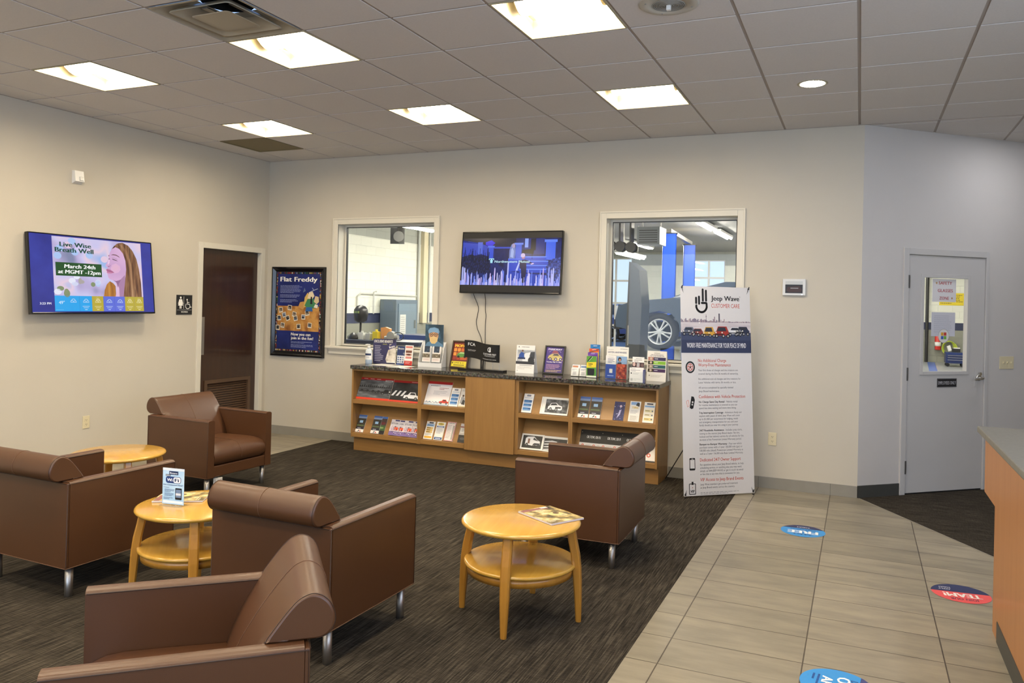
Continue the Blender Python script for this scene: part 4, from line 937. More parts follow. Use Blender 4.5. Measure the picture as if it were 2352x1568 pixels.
def surgeon():
    root = thing('brochure_display', 'tall cardboard brochure display with a photo of a masked surgeon', 'brochure display', (2.192, -.130, CT), (0, 0, math.radians(3)))
    w = .275; card = mat('card_white', (0.72, 0.72, 0.70), rough=0.5)
    m = MB()
    side = [(0, -.045, 0), (0, -.045, .03), (0, -.03, .10), (0, .01, .20), (0, .05, .262), (0, .06, .262), (0, .06, 0)]
    for x in (0, w-.004): m.prism([(x, y, z) for _, y, z in side], (.004, 0, 0), card)
    m.box(0, w, -.047, -.043, 0, .045, card); m.box(0, w, -.045, .06, 0, .004, card); m.box(.004, w-.004, .055, .06, 0, .26, card); m.box(w/2-.003, w/2+.003, -.043, .055, .004, .20, card)
    m.build('card_tray', root)
    BL = blotch('surgeon_bg', ['#20303c', '#2f4a5c', '#4d6c82'], 7)
    A = Art(.215, .235, .003, BL); W_, H_ = A.W, A.H
    A.poly([(0, 0), (W_*.1, H_*.18), (W_*.3, H_*.25), (W_*.7, H_*.25), (W_*.95, H_*.12), (W_, 0)], '#5b7f9d')
    A.poly([(W_*.18, H_*.58), (W_*.15, H_*.72), (W_*.25, H_*.84), (W_*.5, H_*.88), (W_*.72, H_*.82), (W_*.78, H_*.68), (W_*.72, H_*.55)], '#6f93b4', 2)
    A.ell(W_*.46, H_*.50, W_*.26, H_*.27, '#c79a72', 3, 28); A.poly([(W_*.19, H_*.60), (W_*.17, H_*.73), (W_*.27, H_*.82), (W_*.5, H_*.85), (W_*.68, H_*.80), (W_*.74, H_*.68), (W_*.72, H_*.62), (W_*.46, H_*.66)], '#7ba0c0', 4)
    A.poly([(W_*.24, H_*.40), (W_*.46, H_*.47), (W_*.69, H_*.40), (W_*.66, H_*.24), (W_*.54, H_*.14), (W_*.36, H_*.14), (W_*.26, H_*.24)], '#dcbf86', 4)
    for y in (.22, .29, .36): A.line([(W_*.29, H_*y), (W_*.46, H_*(y-.03)), (W_*.63, H_*y)], W_*.012, '#bf9d62', 5)
    for x in (.34, .58): A.ring(W_*x, H_*.545, W_*.075, W_*.095, '#1c1d24', 6, 20); A.ell(W_*x, H_*.545, W_*.05, H_*.02, '#5d4636', 5, 12)
    A.rect(W_*.43, H_*.545, W_*.49, H_*.56, '#1c1d24', 6); A.rect(W_*.66, H_*.56, W_*.74, H_*.575, '#1c1d24', 6)
    art_child(A, 'photo_header', root, (.030, .05, .210))
    for i, x in enumerate((.036, .148)):
        B = Art(.095, .165, .012, '#e4ded8'); a, b = B.W, B.H
        B.rect(a*.16, b*.60, a*.84, b, '#27364a'); B.ring(a*.6, b*.78, a*.06, a*.08, '#5f7d98', 2); B.rect(a*.3, b*.63, a*.5, b*.645, '#7f93a6', 2)
        B.rect(0, b*.26, a, b*.52, blotch('forest_photo', ['#3a342c', '#6a604e', '#b8ac98'], 40, stretch=(3, 1, 1))); B.rect(a*.1, b*.06, a*.9, b*.22, '#d8c9c2'); B.rect(a*.1, b*.15, a*.7, b*.17, '#a89890', 2)
        art_child(B, 'brochure', root, (x, -.026, .055), (PI/2-.18, 0, 0))
surgeon()
def framed(name, label, x, y, w, h, fw, mfr, lean, drawf, base):
    root = thing(name, label, 'picture frame', (x, y, CT), (PI/2-lean, 0, 0))
    m = MB(); d = .016
    for a in ((0, fw, 0, h), (w-fw, w, 0, h), (fw, w-fw, 0, fw), (fw, w-fw, h-fw, h)): m.box(a[0], a[1], a[2], a[3], 0, d, mfr)
    m.box(.004, w-.004, .004, h-.004, -.002, .002, mfr); m.build('frame', root, .002)
    A = Art(w-2*fw, h-2*fw, .001, base); drawf(A, A.W, A.H); o = A.build('poster_print', root); o.location = (fw, fw, .005)
def mopar(A, w, h):
    A.rect(0, h*.22, w, h, '#6d1c12'); R = random.Random(9)
    for i in range(4):
        for j in range(4): A.rrect(w*(.05+.24*i), h*(.28+.17*j), w*(.25+.24*i), h*(.42+.17*j), w*.04, R.choice(['#c4622a', '#a83a1e', '#d98a35', '#8c2a1a']), 2)
    A.text('MOPAR', w*.10, h*.80, h*.115, '#f0c22c', w*.85, 'L', .05, 0, 4)
    A.poly([(w*.25, h*.42), (w*.35, h*.56), (w*.60, h*.60), (w*.95, h*.56), (w*.98, h*.42), (w*.6, h*.38)], '#4f8a3e', 5); A.poly([(w*.40, h*.54), (w*.5, h*.60), (w*.8, h*.59), (w*.86, h*.53)], '#a8c88a', 6)
    for q in (.40, .82): A.ell(w*q, h*.41, w*.08, h*.05, '#141414', 7, 14)
    A.poly([(w*.5, h*.28), (w*.6, h*.40), (w*.95, h*.40), (w, h*.28)], '#b8562c', 4)
    A.rect(0, 0, w, h*.22, '#e2cf2e', 3); A.text('JUNE 8-12', w*.20, h*.13, h*.05, '#2a2618', w*.6, 'L', .03, 0, 5); A.rect(w*.15, h*.05, w*.85, h*.08, '#5b5420', 5); A.rect(w*.03, h*.12, w*.13, h*.19, '#7d7020', 5)
framed('picture_frame', 'dark brown framed poster with red and yellow print behind the wavy black plaque', 2.527, -.094, .212, .292, .016, mat('dark_brown_frame', (.045, .018, .008), rough=.35), .28, mopar, '#6d1c12')
def purple(A, w, h):
    A.rect(0, 0, w, h, blotch('purple_bg', ['#2f1e66', '#43307f', '#5a3f92'], 6)); A.text('PARKWAY', w*.10, h*.89, h*.06, '#dcd8ea', w*.78, 'L', .05, .2)
    A.ring(w*.5, h*.80, w*.30, w*.33, '#9a8dc0', 2, 32, 0, PI, .35); A.poly([(w*.3, h*.76), (w*.42, h*.88), (w*.62, h*.86), (w*.72, h*.76)], '#8c4a5a', 2)
    A.poly([(w*.12, h*.56), (w*.16, h*.66), (w*.34, h*.74), (w*.66, h*.76), (w*.82, h*.68), (w*.92, h*.62), (w*.90, h*.52), (w*.5, h*.46)], '#b8a86c', 3); A.poly([(w*.38, h*.67), (w*.45, h*.73), (w*.66, h*.74), (w*.74, h*.67)], '#3a3550', 4)
    A.poly([(w*.50, h*.46), (w*.62, h*.60), (w*.9, h*.60), (w*.96, h*.48)], '#d9c98a', 4)
    for q in (.26, .58, .84): A.ell(w*q, h*.53, w*.09, h*.06, '#17142a', 5, 14); A.ell(w*q, h*.53, w*.05, h*.035, '#b9b2c9', 6, 12)
    A.text('Tuesday, May 17, 2022', w*.5, h*.40, h*.035, '#f2f0f6', w*.84, 'C', .04, 0, 3)
    A.greek(w*.08, h*.30, w*.86, 4, h*.05, h*.018, '#c9a0b8', 21, 2); A.greek(w*.08, h*.08, w*.86, 2, h*.05, h*.018, '#d9c27a', 22, 2)
framed('picture_frame', 'black framed purple event poster standing right of the white car-photo card', 3.580, -.105, .218, .286, .015, M_BLACK, .28, purple, '#43307f')
def plaque():
    root = thing('award_plaque', 'wavy black award plaque on a long black base under the television', 'plaque', (2.966, -.215, CT), (0, 0, math.radians(-4)))
    m = MB(); m.box(-.262, .262, -.045, .045, 0, .020, M_BLACKGLOSS); m.build('base', root, .002)
    for s in (-.012, .012):
        m = MB(); m.box(s-.006, s+.006, -.006, .006, .02, .125, M_BLACK); m.build('post', root)
    for x in (.12, .195):
        m = MB(); m.tube([(x, .006, .02), (x, .006, .28 if x > .15 else .10)], .002, M_CHROME, 8); m.build('rod', root)
    def wave(x, up=0): t = (x+.205)/.41; return -.018*math.tanh((t-.45)*5)
    n = 24; m = MB(); X = [-.205+.41*i/n for i in range(n+1)]
    def yy(x): return -.012+.010*math.sin((x+.205)/.41*2*PI)
    rings = []
    for x in X:
        w_ = wave(x); rings.append([(x, yy(x)-.002, .112+w_), (x, yy(x)+.002, .112+w_), (x, yy(x)+.002, .288+w_), (x, yy(x)-.002, .288+w_)])
    m.loft(rings, M_BLACKGLOSS, False, True)
    def put(t, x, z, h, w, al='L', bold=0.0, col='#e8e8e8'):
        vs, fs, tw = text_geo(t, 0); k = h/.70; kx = w/tw; ox = {'L': 0, 'C': -w/2}[al]; out = []
        for a, b in vs: xx = x+ox+a*kx; out.append((xx, yy(xx)-.0027, z+b*k+wave(xx)))
        m.add(out, fs, ink(col))
    put('FCA', -.165, .235, .030, .082, 'L', .05); put('CUSTOMER FIRST', .095, .178, .018, .150, 'C', .0); put('AWARD FOR EXCELLENCE', .095, .164, .007, .12, 'C', .01)
    put('Presented for outstanding', -.165, .190, .006, .09); put('service and care', -.165, .180, .006, .08); put('Promise kept to every customer', .095, .133, .007, .155, 'C')
    put('C', .072, .210, .050, .038, 'L', .03); put('1', .094, .212, .036, .014, 'L', .03)
    m.build('wavy_plate', root)
plaque()
def tent():
    root = thing('tent_card', 'white tent card with a car photo left of the purple framed poster', 'card', (3.318, -.180, CT), (0, 0, math.radians(2)))
    w, h = .196, .278
    A = Art(w, h, .0015, '#e6e4e0'); A.rect(w*.05, h*.32, w*.99, h*.83, blotch('tent_photo', ['#6c7076', '#a9adb2', '#d8dadd'], 9)); A.rect(w*.0, h*.32, w, h*.42, '#33343a', 2)
    A.poly([(w*.34, h*.42), (w*.36, h*.60), (w*.50, h*.72), (w*.80, h*.76), (w, h*.70), (w, h*.42)], '#dfe1e4', 3); A.poly([(w*.72, h*.60), (w*.78, h*.76), (w, h*.78), (w, h*.52)], '#3a3e44', 4); A.ell(w*.82, h*.46, w*.17, h*.14, '#2a2c30', 5, 20)
    A.ell(w*.34, h*.80, w*.05, h*.035, '#6a4a3c', 6, 14); A.poly([(w*.14, h*.50), (w*.16, h*.66), (w*.28, h*.76), (w*.42, h*.72), (w*.46, h*.50)], '#2f4f9a', 6); A.rect(w*.1, h*.50, w*.5, h*.56, '#1f2f58', 7)
    A.text('A', w*.10, h*.91, h*.05, '#444', w*.07, 'L', .06); A.greek(w*.28, h*.92, w*.66, 1, 1, h*.025, '#8a8a8a', 30); A.rect(w*.2, h*.27, w*.88, h*.285, '#777', 2); A.greek(w*.08, h*.22, w*.85, 3, h*.035, h*.010, '#b4b1aa', 31, 2); A.rect(w*.08, h*.08, w*.12, h*.10, '#777', 2)
    art_child(A, 'front_panel', root, (0, 0, 0), (PI/2-.10, 0, 0))
    m = MB(); m.prism([(0, .115, 0), (w, .115, 0), (w, .0285, h-.002), (0, .0285, h-.002)], (0, .0015, 0), M_PAPER); m.build('back_panel', root)
tent()
def cards():
    root = thing('card_holder', 'small clear holder with two stacks of business cards right of the purple poster', 'card holder', (3.905, -.185, CT))
    m = MB(); m.box(0, .170, -.03, .03, 0, .003, M_ACRYL); m.box(0, .170, .028, .031, 0, .115, M_ACRYL); m.box(0, .170, -.031, -.028, 0, .030, M_ACRYL); m.box(.084, .086, -.03, .03, 0, .05, M_ACRYL); m.build('acrylic_holder', root)
    for i, x in enumerate((.004, .090)):
        A = Art(.076, .078, .02, '#e3e1dc'); a, b = A.W, A.H
        A.greek(a*.12, b*.80, a*.7, 2, b*.10, b*.05, '#7a86a0', 40+i); A.rect(a*.2, b*.1, a*.75, b*.55, '#cfcfcc'); A.greek(a*.24, b*.48, a*.46, 6, b*.07, b*.035, '#9a9a9a', 42+i, 2)
        art_child(A, 'card_stack', root, (x, -.006, .006), (PI/2-.2, 0, 0))
        B = Art(.078, .036, .012, '#dcdfe4'); B.rect(.004, .008, .060, .026, ['#b87c5a', '#6d86ac'][i]); art_child(B, 'card_stack', root, (x+.004, .018, .078), (PI/2-.3, 0, 0))
cards()
def multi():
    root = thing('tiered_leaflet_rack', 'clear tiered rack of green, purple, orange and blue leaflets', 'leaflet rack', (4.072, -.200, CT))
    m = MB(); 
    for x in (-.003, .106): m.prism([(x, -.03, 0), (x, -.03, .16), (x, .12, .285), (x, .135, .285), (x, .135, 0)], (.002, 0, 0), M_ACRYL)
    m.box(-.003, .108, -.032, .135, 0, .003, M_ACRYL); m.build('acrylic_rack', root)
    spec = [('#5a9a34', .212, 0, 'green_leaflet'), ('#6a3b96', .246, .036, 'purple_leaflet'), ('#d4552a', .280, .072, 'orange_leaflet'), ('#2b7fc0', .318, .108, 'blue_leaflet')]
    for i, (c, h, d, nm) in enumerate(spec):
        A = Art(.098, h-.01, .006, c); a, b = A.W, A.H
        if i == 0:
            A.rect(0, 0, a, b*.08, '#d8dcc8'); A.rect(a*.1, b*.10, a*.8, b*.42, '#16181a'); A.poly([(a*.75, b*.1), (a, b*.1), (a, b*.42), (a*.92, b*.42)], '#4b8a2e', 2)
            A.poly([(0, b*.45), (a*.02, b*.70), (a, b*.74), (a*.96, b*.48)], '#e8cf2c', 2); A.text('EARN', a*.22, b*.60, b*.06, '#222', a*.4, 'L', .04, 0, 4); A.greek(a*.2, b*.53, a*.5, 1, 1, b*.03, '#555', 33, 4)
            A.line([(a*.1, b*.75), (a*.3, b*.86), (a*.5, b*.98)], a*.10, '#1d2a18', 3); A.line([(a*.2, b*.75), (a*.4, b*.86), (a*.62, b*.98)], a*.03, '#dfe8d0', 4)
        else:
            A.line([(0, b*.86), (a*.5, b*.92), (a, b*.98)], a*.06, ['#8d62b8', '#2a2a2a', '#1b5a90'][i-1], 3); A.rect(a*.3, b*.95, a*.7, b*.965, '#e8e4ee', 4)
            A.rect(0, 0, a, b*.88, ['#5c3484', '#e0b52e', '#2468a8'][i-1], 2)
        art_child(A, nm, root, (.005, -.024+d, .004), (PI/2, 0, 0))
multi()
def listen():
    root = thing('leaflet_holder', 'white backed stand with a blue and a red photo leaflet under large heading', 'leaflet holder', (4.252, -.165, CT), (0, 0, math.radians(-2)))
    w, h = .218, .302
    m = MB(); m.box(0, w, .001, .045, 0, .003, M_ACRYL); m.box(-.003, 0, -.045, .03, 0, .19, M_ACRYL); m.box(w, w+.003, -.045, .03, 0, .19, M_ACRYL); m.box(0, w, -.047, -.045, 0, .17, M_ACRYL); m.build('acrylic_holder', root)
    A = Art(w, h, .0015, '#e3e0d8'); A.text('siriusxm', w*.62, h*.93, h*.025, '#555', w*.32, 'L', .03); A.greek(w*.08, h*.90, w*.4, 1, 1, h*.015, '#aaa', 50); A.text('LISTEN ANYWHERE', w*.07, h*.80, h*.055, '#3a3c66', w*.84, 'L', .03); A.greek(w*.10, h*.73, w*.8, 2, h*.04, h*.014, '#b0aca4', 51)
    art_child(A, 'header_card', root, (0, 0, 0), (PI/2-.04, 0, 0))
    B = Art(.102, .215, .006, '#e3e1de'); a, b = B.W, B.H
    B.rect(0, 0, a, b*.62, '#2a4a9e'); B.text('siriusxm', a*.25, b*.92, b*.025, '#666', a*.5, 'L', .03); B.greek(a*.2, b*.84, a*.65, 4, b*.055, b*.026, '#51597d', 52); B.rect(a*.38, b*.24, a*.68, b*.42, '#d8d8d4', 2); B.rect(a*.2, b*.10, a*.8, b*.14, '#8ea4d8', 2)
    art_child(B, 'blue_leaflet', root, (.004, -.030, .004), (PI/2-.05, 0, 0))
    D = Art(.100, .212, .006, '#7d9cc4'); a, b = D.W, D.H
    D.rect(0, b*.36, a, b, '#86a6cc'); D.ell(a*.3, b*.86, a*.17, b*.10, '#1c1a1c', 2, 18); D.ell(a*.32, b*.83, a*.10, b*.06, '#b98a70', 3, 16); D.poly([(0, b*.5), (a*.1, b*.72), (a*.45, b*.74), (a*.6, b*.5)], '#262a34', 2)
    D.rect(0, 0, a, b*.66, blotch('music_photo', ['#2d1410', '#9e2f22', '#d07a4a'], 30), 4); D.ell(a*.25, b*.58, a*.14, b*.07, '#c2452f', 5, 14); D.ell(a*.72, b*.58, a*.14, b*.07, '#d1583a', 5, 14); D.text('X', a*.18, b*.06, b*.05, '#e8e4e0', a*.1, 'L', .04, 0, 6)
    art_child(D, 'red_leaflet', root, (.112, -.030, .004), (PI/2-.05, 0, 0))
listen()
def tri_pair():
    root = thing('leaflet_holder', 'clear two-tier holder of white leaflets at the front edge of the granite top', 'leaflet holder', (4.552, -.400, CT))
    m = MB(); m.box(-.003, .131, -.032, .055, 0, .003, M_ACRYL); m.box(.128, .131, -.03, .055, 0, .12, mat('blue_plastic', (.03, .06, .3), rough=.3)); m.box(-.003, .128, -.034, -.032, 0, .10, M_ACRYL); m.build('acrylic_holder', root)
    A = Art(.126, .132, .008, '#e6e3de'); a, b = A.W, A.H
    A.text('siriusxm', a*.08, b*.90, b*.04, '#444', a*.35, 'L', .04); A.greek(a*.08, b*.82, a*.8, 2, b*.07, b*.03, '#7a7a80', 60); A.ell(a*.13, b*.62, a*.05, a*.05, '#2a2a2e', 2, 14); A.greek(a*.25, b*.62, a*.5, 2, b*.06, b*.025, '#aaa', 61); A.rect(a*.08, b*.10, a*.25, b*.27, '#b9b6b2'); A.greek(a*.3, b*.22, a*.5, 2, b*.08, b*.03, '#bbb', 62)
    art_child(A, 'white_leaflet', root, (.0, -.022, .004), (PI/2-.08, 0, 0))
    B = Art(.108, .226, .008, '#e6e3de'); a, b = B.W, B.H
    B.text('siriusxm', a*.28, b*.92, b*.03, '#444', a*.5, 'L', .04); B.greek(a*.15, b*.86, a*.75, 2, b*.05, b*.022, '#8a8478', 63); B.rect(0, b*.58, a, b*.78, '#3a2422'); B.ell(a*.5, b*.67, a*.16, b*.09, '#8a2a26', 2, 16); B.rect(a*.38, b*.60, a*.62, b*.76, '#a8a4a4', 3); B.ell(a*.15, b*.70, a*.12, b*.08, '#caa89c', 2, 14); B.ell(a*.85, b*.68, a*.12, b*.07, '#6a5048', 2, 14)
    art_child(B, 'photo_leaflet', root, (.010, .030, .004), (PI/2-.06, 0, 0))
tri_pair()
def sound():
    root = thing('tent_card', 'white tent card with purple, green and teal bars, right end of the granite top', 'card', (4.640, -.150, CT), (0, 0, math.radians(-4)))
    w, h = .186, .279
    A = Art(w, h, .0015, '#e5e2dc'); A.text('siriusxm', w*.35, h*.92, h*.028, '#444', w*.3, 'L', .04); A.text('THE SOUNDTRACK', w*.5, h*.86, h*.030, '#3a2f5a', w*.66, 'C', .04); A.text('FOR YOUR ENTIRE LIFE', w*.5, h*.815, h*.030, '#3a2f5a', w*.74, 'C', .04)
    for i, (c, p) in enumerate([('#2b2450', '#b07a6c'), ('#7fb52c', '#2a2a20'), ('#15525a', '#8a8078'), ('#3e1c4e', '#4a4038')]):
        y = h*(.68-.128*i); A.rect(w*.33, y, w*.96, y+h*.11, c); A.rect(w*.05, y, w*.33, y+h*.115, p); A.ell(w*.2, y+h*.06, w*.06, h*.04, '#c9b8a8', 2, 12); A.rect(w*.38, y+h*.05, w*.56, y+h*.068, '#e4e2ea', 2)
    A.rect(w*.12, h*.16, w*.17, h*.20, '#777'); A.greek(w*.22, h*.19, w*.6, 3, h*.03, h*.010, '#b8b4aa', 70)
    art_child(A, 'front_panel', root, (0, 0, 0), (PI/2-.09, 0, 0))
    m = MB(); m.prism([(.006, .105, 0), (w+.006, .105, 0), (w, .0265, h-.002), (0, .0265, h-.002)], (0, .0015, 0), M_PAPER); m.build('back_panel', root)
sound()
for lb, pts in (('white sheet of paper lying flat in front of the pump bottle', [(1.68, -.335), (1.93, -.335), (1.96, -.13), (1.71, -.13)]),
                ('white sheet of paper lying flat below the navy and red leaflets', [(1.97, -.41), (2.17, -.41), (2.18, -.19), (1.99, -.19)])):
    m = MB(); m.prism([(x, y, CT+.0006) for x, y in pts], (0, 0, .0008), M_PAPER); tag(m.build('paper_sheet'), lb, 'paper', 'papers on the granite top')

# ------------------------------------------------------------------ televisions
def tv(label, loc, rot, w, h, d, draw, art_size, mount):
    root = thing('television', label, 'television', loc, rot)      # local: x right, y up the screen, z toward the viewer
    bz = .010
    m = MB(); m.box(-w/2, w/2, -h/2, h/2, -d, -.004, M_BLACK)
    m.box(-w/2, -w/2+bz, -h/2, h/2, -.004, .002, M_BLACKGLOSS); m.box(w/2-bz, w/2, -h/2, h/2, -.004, .002, M_BLACKGLOSS)
    m.box(-w/2+bz, w/2-bz, h/2-bz, h/2, -.004, .002, M_BLACKGLOSS); m.box(-w/2+bz, w/2-bz, -h/2, -h/2+bz*1.5, -.004, .002, M_BLACKGLOSS)
    m.build('cabinet', root, .003)
    A = draw(w-2*bz, h-2.5*bz); o = A.build('screen', root); o.location = (-w/2+bz, -h/2+1.5*bz, -.002)
    b = MB(); b.box(-.20, .20, -.16, .16, -d-mount, -d, M_DARKMETAL); b.build('wall_bracket', root)
    return root
S1 = 1.0
def screen_wellness(w, h):
    E_ = S1; A = Art(w, h, .001, '#2a2f8c', M_BLACK, E_)
    A.rect(0, 0, w*.175, h, blotch('tv_blue', ['#242a80', '#2d3596', '#343fa6'], 3, E_)); A.rect(w*.905, 0, w, h, blotch('tv_blue', [], 3))
    px0, px1, py0 = w*.165, w*.905, h*.215
    bg = blotch('tv_bokeh', ['#7f86a8', '#b7abd6', '#c9c4ea', '#e2c9dc', '#9db6e6'], 3.2, E_, detail=1.5); A.rect(px0, py0, px1, h*.985, bg, 2)
    R = random.Random(12)
    for i in range(16):
        A.ell(px0+R.uniform(.03, .5)*w*.7, py0+R.uniform(.03, .36)*h, w*.022*R.uniform(.6, 1.4), h*.04*R.uniform(.6, 1.3), R.choice(['#e4e6f6', '#b4c8f0', '#7f8f6a', '#8a9470', '#cfd4ee', '#a9a2a0']), 3, 16)
    for i in range(9): A.ell(px0+R.uniform(.05, .75)*w*.7, h*R.uniform(.66, .94), w*.03, h*.045, R.choice(['#d3c8ee', '#a9c4f0', '#e0c6dc']), 3, 16)
    P = lambda L_: [(w*x, h*y) for x, y in L_]
    # hair behind, face profile looking up left, neck, hair over shoulder
    hair_m = blotch('tv_hair', ['#402820', '#5e3c2c', '#7d5438', '#9a7252', '#4c3026'], 4, E_, (9, .8, 1))
    skin = blotch('tv_skin', ['#b98fc0', '#d3a9d2', '#e0bcdc', '#d8aecb'], 1.9, E_, detail=1)
    A.poly(P([(.555, .215), (.565, .30), (.585, .38), (.612, .425), (.640, .40), (.66, .36), (.66, .215)]), blotch('tv_hair_low', ['#8a5524', '#b0742f', '#c98d3e'], 4, E_, (9, .8, 1)), 4)
    A.poly(P([(.655, .90), (.690, .955), (.735, .975), (.785, .945), (.825, .87), (.855, .77), (.875, .62), (.888, .42), (.890, .215), (.66, .215), (.72, .45), (.70, .88)]), hair_m, 4)
    face = [(.690, .940), (.660, .905), (.640, .865), (.625, .82), (.616, .775), (.612, .745), (.604, .705), (.590, .665), (.583, .642), (.586, .626), (.600, .616), (.598, .602), (.588, .590), (.585, .572), (.592, .560), (.588, .545), (.594, .528), (.598, .505), (.600, .478), (.612, .455), (.636, .440), (.655, .428), (.664, .39), (.666, .30), (.655, .215), (.76, .215), (.765, .45), (.785, .62), (.785, .78), (.755, .88), (.72, .93)]
    A.poly(P(face), skin, 5)
    A.poly(P([(.640, .440), (.668, .432), (.705, .452), (.745, .52), (.755, .44), (.745, .215), (.690, .215), (.690, .33), (.676, .40)]), '#a97fa6', 6)
    A.poly(P([(.662, .431), (.690, .437), (.712, .458), (.690, .400), (.678, .34), (.672, .39)]), '#92688f', 7)
    A.poly(P([(.625, .60), (.640, .655), (.672, .675), (.705, .645), (.712, .595), (.690, .55), (.655, .535), (.632, .555)]), '#dcaed0', 6); A.poly(P([(.640, .61), (.655, .645), (.680, .648), (.695, .615), (.680, .58), (.655, .575)]), '#deb0cc', 7)
    A.poly(P([(.612, .735), (.622, .735), (.618, .68), (.606, .650), (.600, .662), (.606, .70)]), '#e6c4e2', 6)
    A.poly(P([(.586, .588), (.598, .594), (.606, .588), (.618, .586), (.640, .566), (.652, .548), (.628, .556), (.606, .562), (.590, .568)]), '#b0648f', 7)
    A.poly(P([(.592, .560), (.606, .560), (.630, .554), (.652, .546), (.630, .534), (.608, .532), (.590, .542)]), '#c47aa0', 7)
    A.line(P([(.590, .566), (.606, .561), (.630, .555), (.654, .547)]), w*.0022, '#7a3f66', 8)
    A.line(P([(.602, .628), (.612, .626), (.620, .634), (.622, .650)]), w*.004, '#a2749e', 8); A.ell(w*.607, h*.628, w*.005, h*.006, '#7d5078', 8, 10)
    A.poly(P([(.640, .738), (.655, .734), (.675, .724), (.692, .708), (.680, .712), (.660, .720), (.645, .728)]), '#4a3444', 8); A.line(P([(.640, .752), (.662, .750), (.688, .734)]), w*.003, '#a783a6', 8)
    A.poly(P([(.610, .735), (.622, .740), (.624, .732), (.613, .726)]), '#4a3444', 8)
    A.poly(P([(.632, .790), (.652, .803), (.678, .800), (.700, .780), (.712, .758), (.698, .770), (.676, .787), (.652, .790)]), '#74525c', 8); A.line(P([(.611, .772), (.618, .785)]), w*.005, '#74525c', 8)
    A.poly(P([(.640, .868), (.665, .920), (.700, .962), (.740, .975), (.790, .94), (.828, .865), (.858, .76), (.876, .62), (.889, .42), (.890, .215), (.725, .215), (.735, .33), (.748, .46), (.760, .60), (.758, .72), (.740, .82), (.708, .885), (.675, .905)]), hair_m, 9)
    A.poly(P([(.70, .955), (.735, .945), (.775, .86), (.80, .72), (.815, .55), (.82, .215), (.80, .215), (.795, .55), (.78, .72), (.752, .85), (.72, .925)]), blotch('tv_hair_light', ['#6f4a34', '#94694a', '#b8906a'], 4, E_, (9, .8, 1)), 10)
    A.text('Live Wise', w*.345, h*.858, h*.060, '#0f4a40', w*.245, 'C', .045, 0, 8); A.text('Breath Well', w*.335, h*.785, h*.060, '#0f4a40', w*.300, 'C', .045, 0, 8)
    A.rect(w*.183, h*.475, w*.548, h*.650, '#0d4a1e', 6); A.text('March 24th', w*.372, h*.577, h*.050, '#f2f4f2', w*.245, 'C', .045, .1, 8); A.text('at MGMT -12pm', w*.368, h*.505, h*.050, '#f2f4f2', w*.335, 'C', .045, .1, 8)
    x0 = w*.165; X = [(.165, .355, '#2aa4ea'), (.355, .455, '#2aa4ea'), (.455, .550, '#b8a838'), (.550, .645, '#5f6fd8'), (.645, .735, '#5f6fd8'), (.735, .820, '#b8a838'), (.820, .905, '#b8a838')]
    for i, (a, b, c) in enumerate(X):
        A.rect(w*a, h*.012, w*b-.001, h*.215, c, 3); cx = w*(a+b)/2 if i else w*.305; cy = h*.135; pale = '#cfe2f6' if i not in (2, 5, 6) else '#efe9b8'
        for dx, dy, r in ((-.010, 0, .012), (.002, .012, .016), (.014, .0, .011)): A.ring(cx+w*dx, cy+h*dy, w*r*.82, w*r, pale, 5, 18, 0, PI)
        A.rect(cx-w*.022, cy-h*.006, cx+w*.026, cy-h*.001, pale, 5)
        if i in (2, 5, 6):
            A.ring(cx, cy+h*.035, w*.008, w*.010, pale, 5, 14)
            for q in range(5): A.line([(cx+w*.013*math.cos(q*PI/4), cy+h*.04+w*.013*math.sin(q*PI/4)), (cx+w*.018*math.cos(q*PI/4), cy+h*.04+w*.018*math.sin(q*PI/4))], w*.0016, pale, 5)
        if i: A.rect(cx-w*.028, h*.075, cx+w*.028, h*.080, pale, 5); A.rect(cx-w*.02, h*.055, cx+w*.02, h*.060, pale, 5); A.rect(cx-w*.01, h*.03, cx+w*.01, h*.037, pale, 5)
    A.text('49°', w*.195, h*.105, h*.042, '#d8ecfa', None, 'L', .01, 0, 6); A.text('3:23 PM', w*.055, h*.098, h*.028, '#eceef6', w*.082, 'L', .03, 0, 6); A.rect(w*.17, h*.03, w*.23, h*.034, '#7cc8f2', 5)
    return A
S2 = 1.0
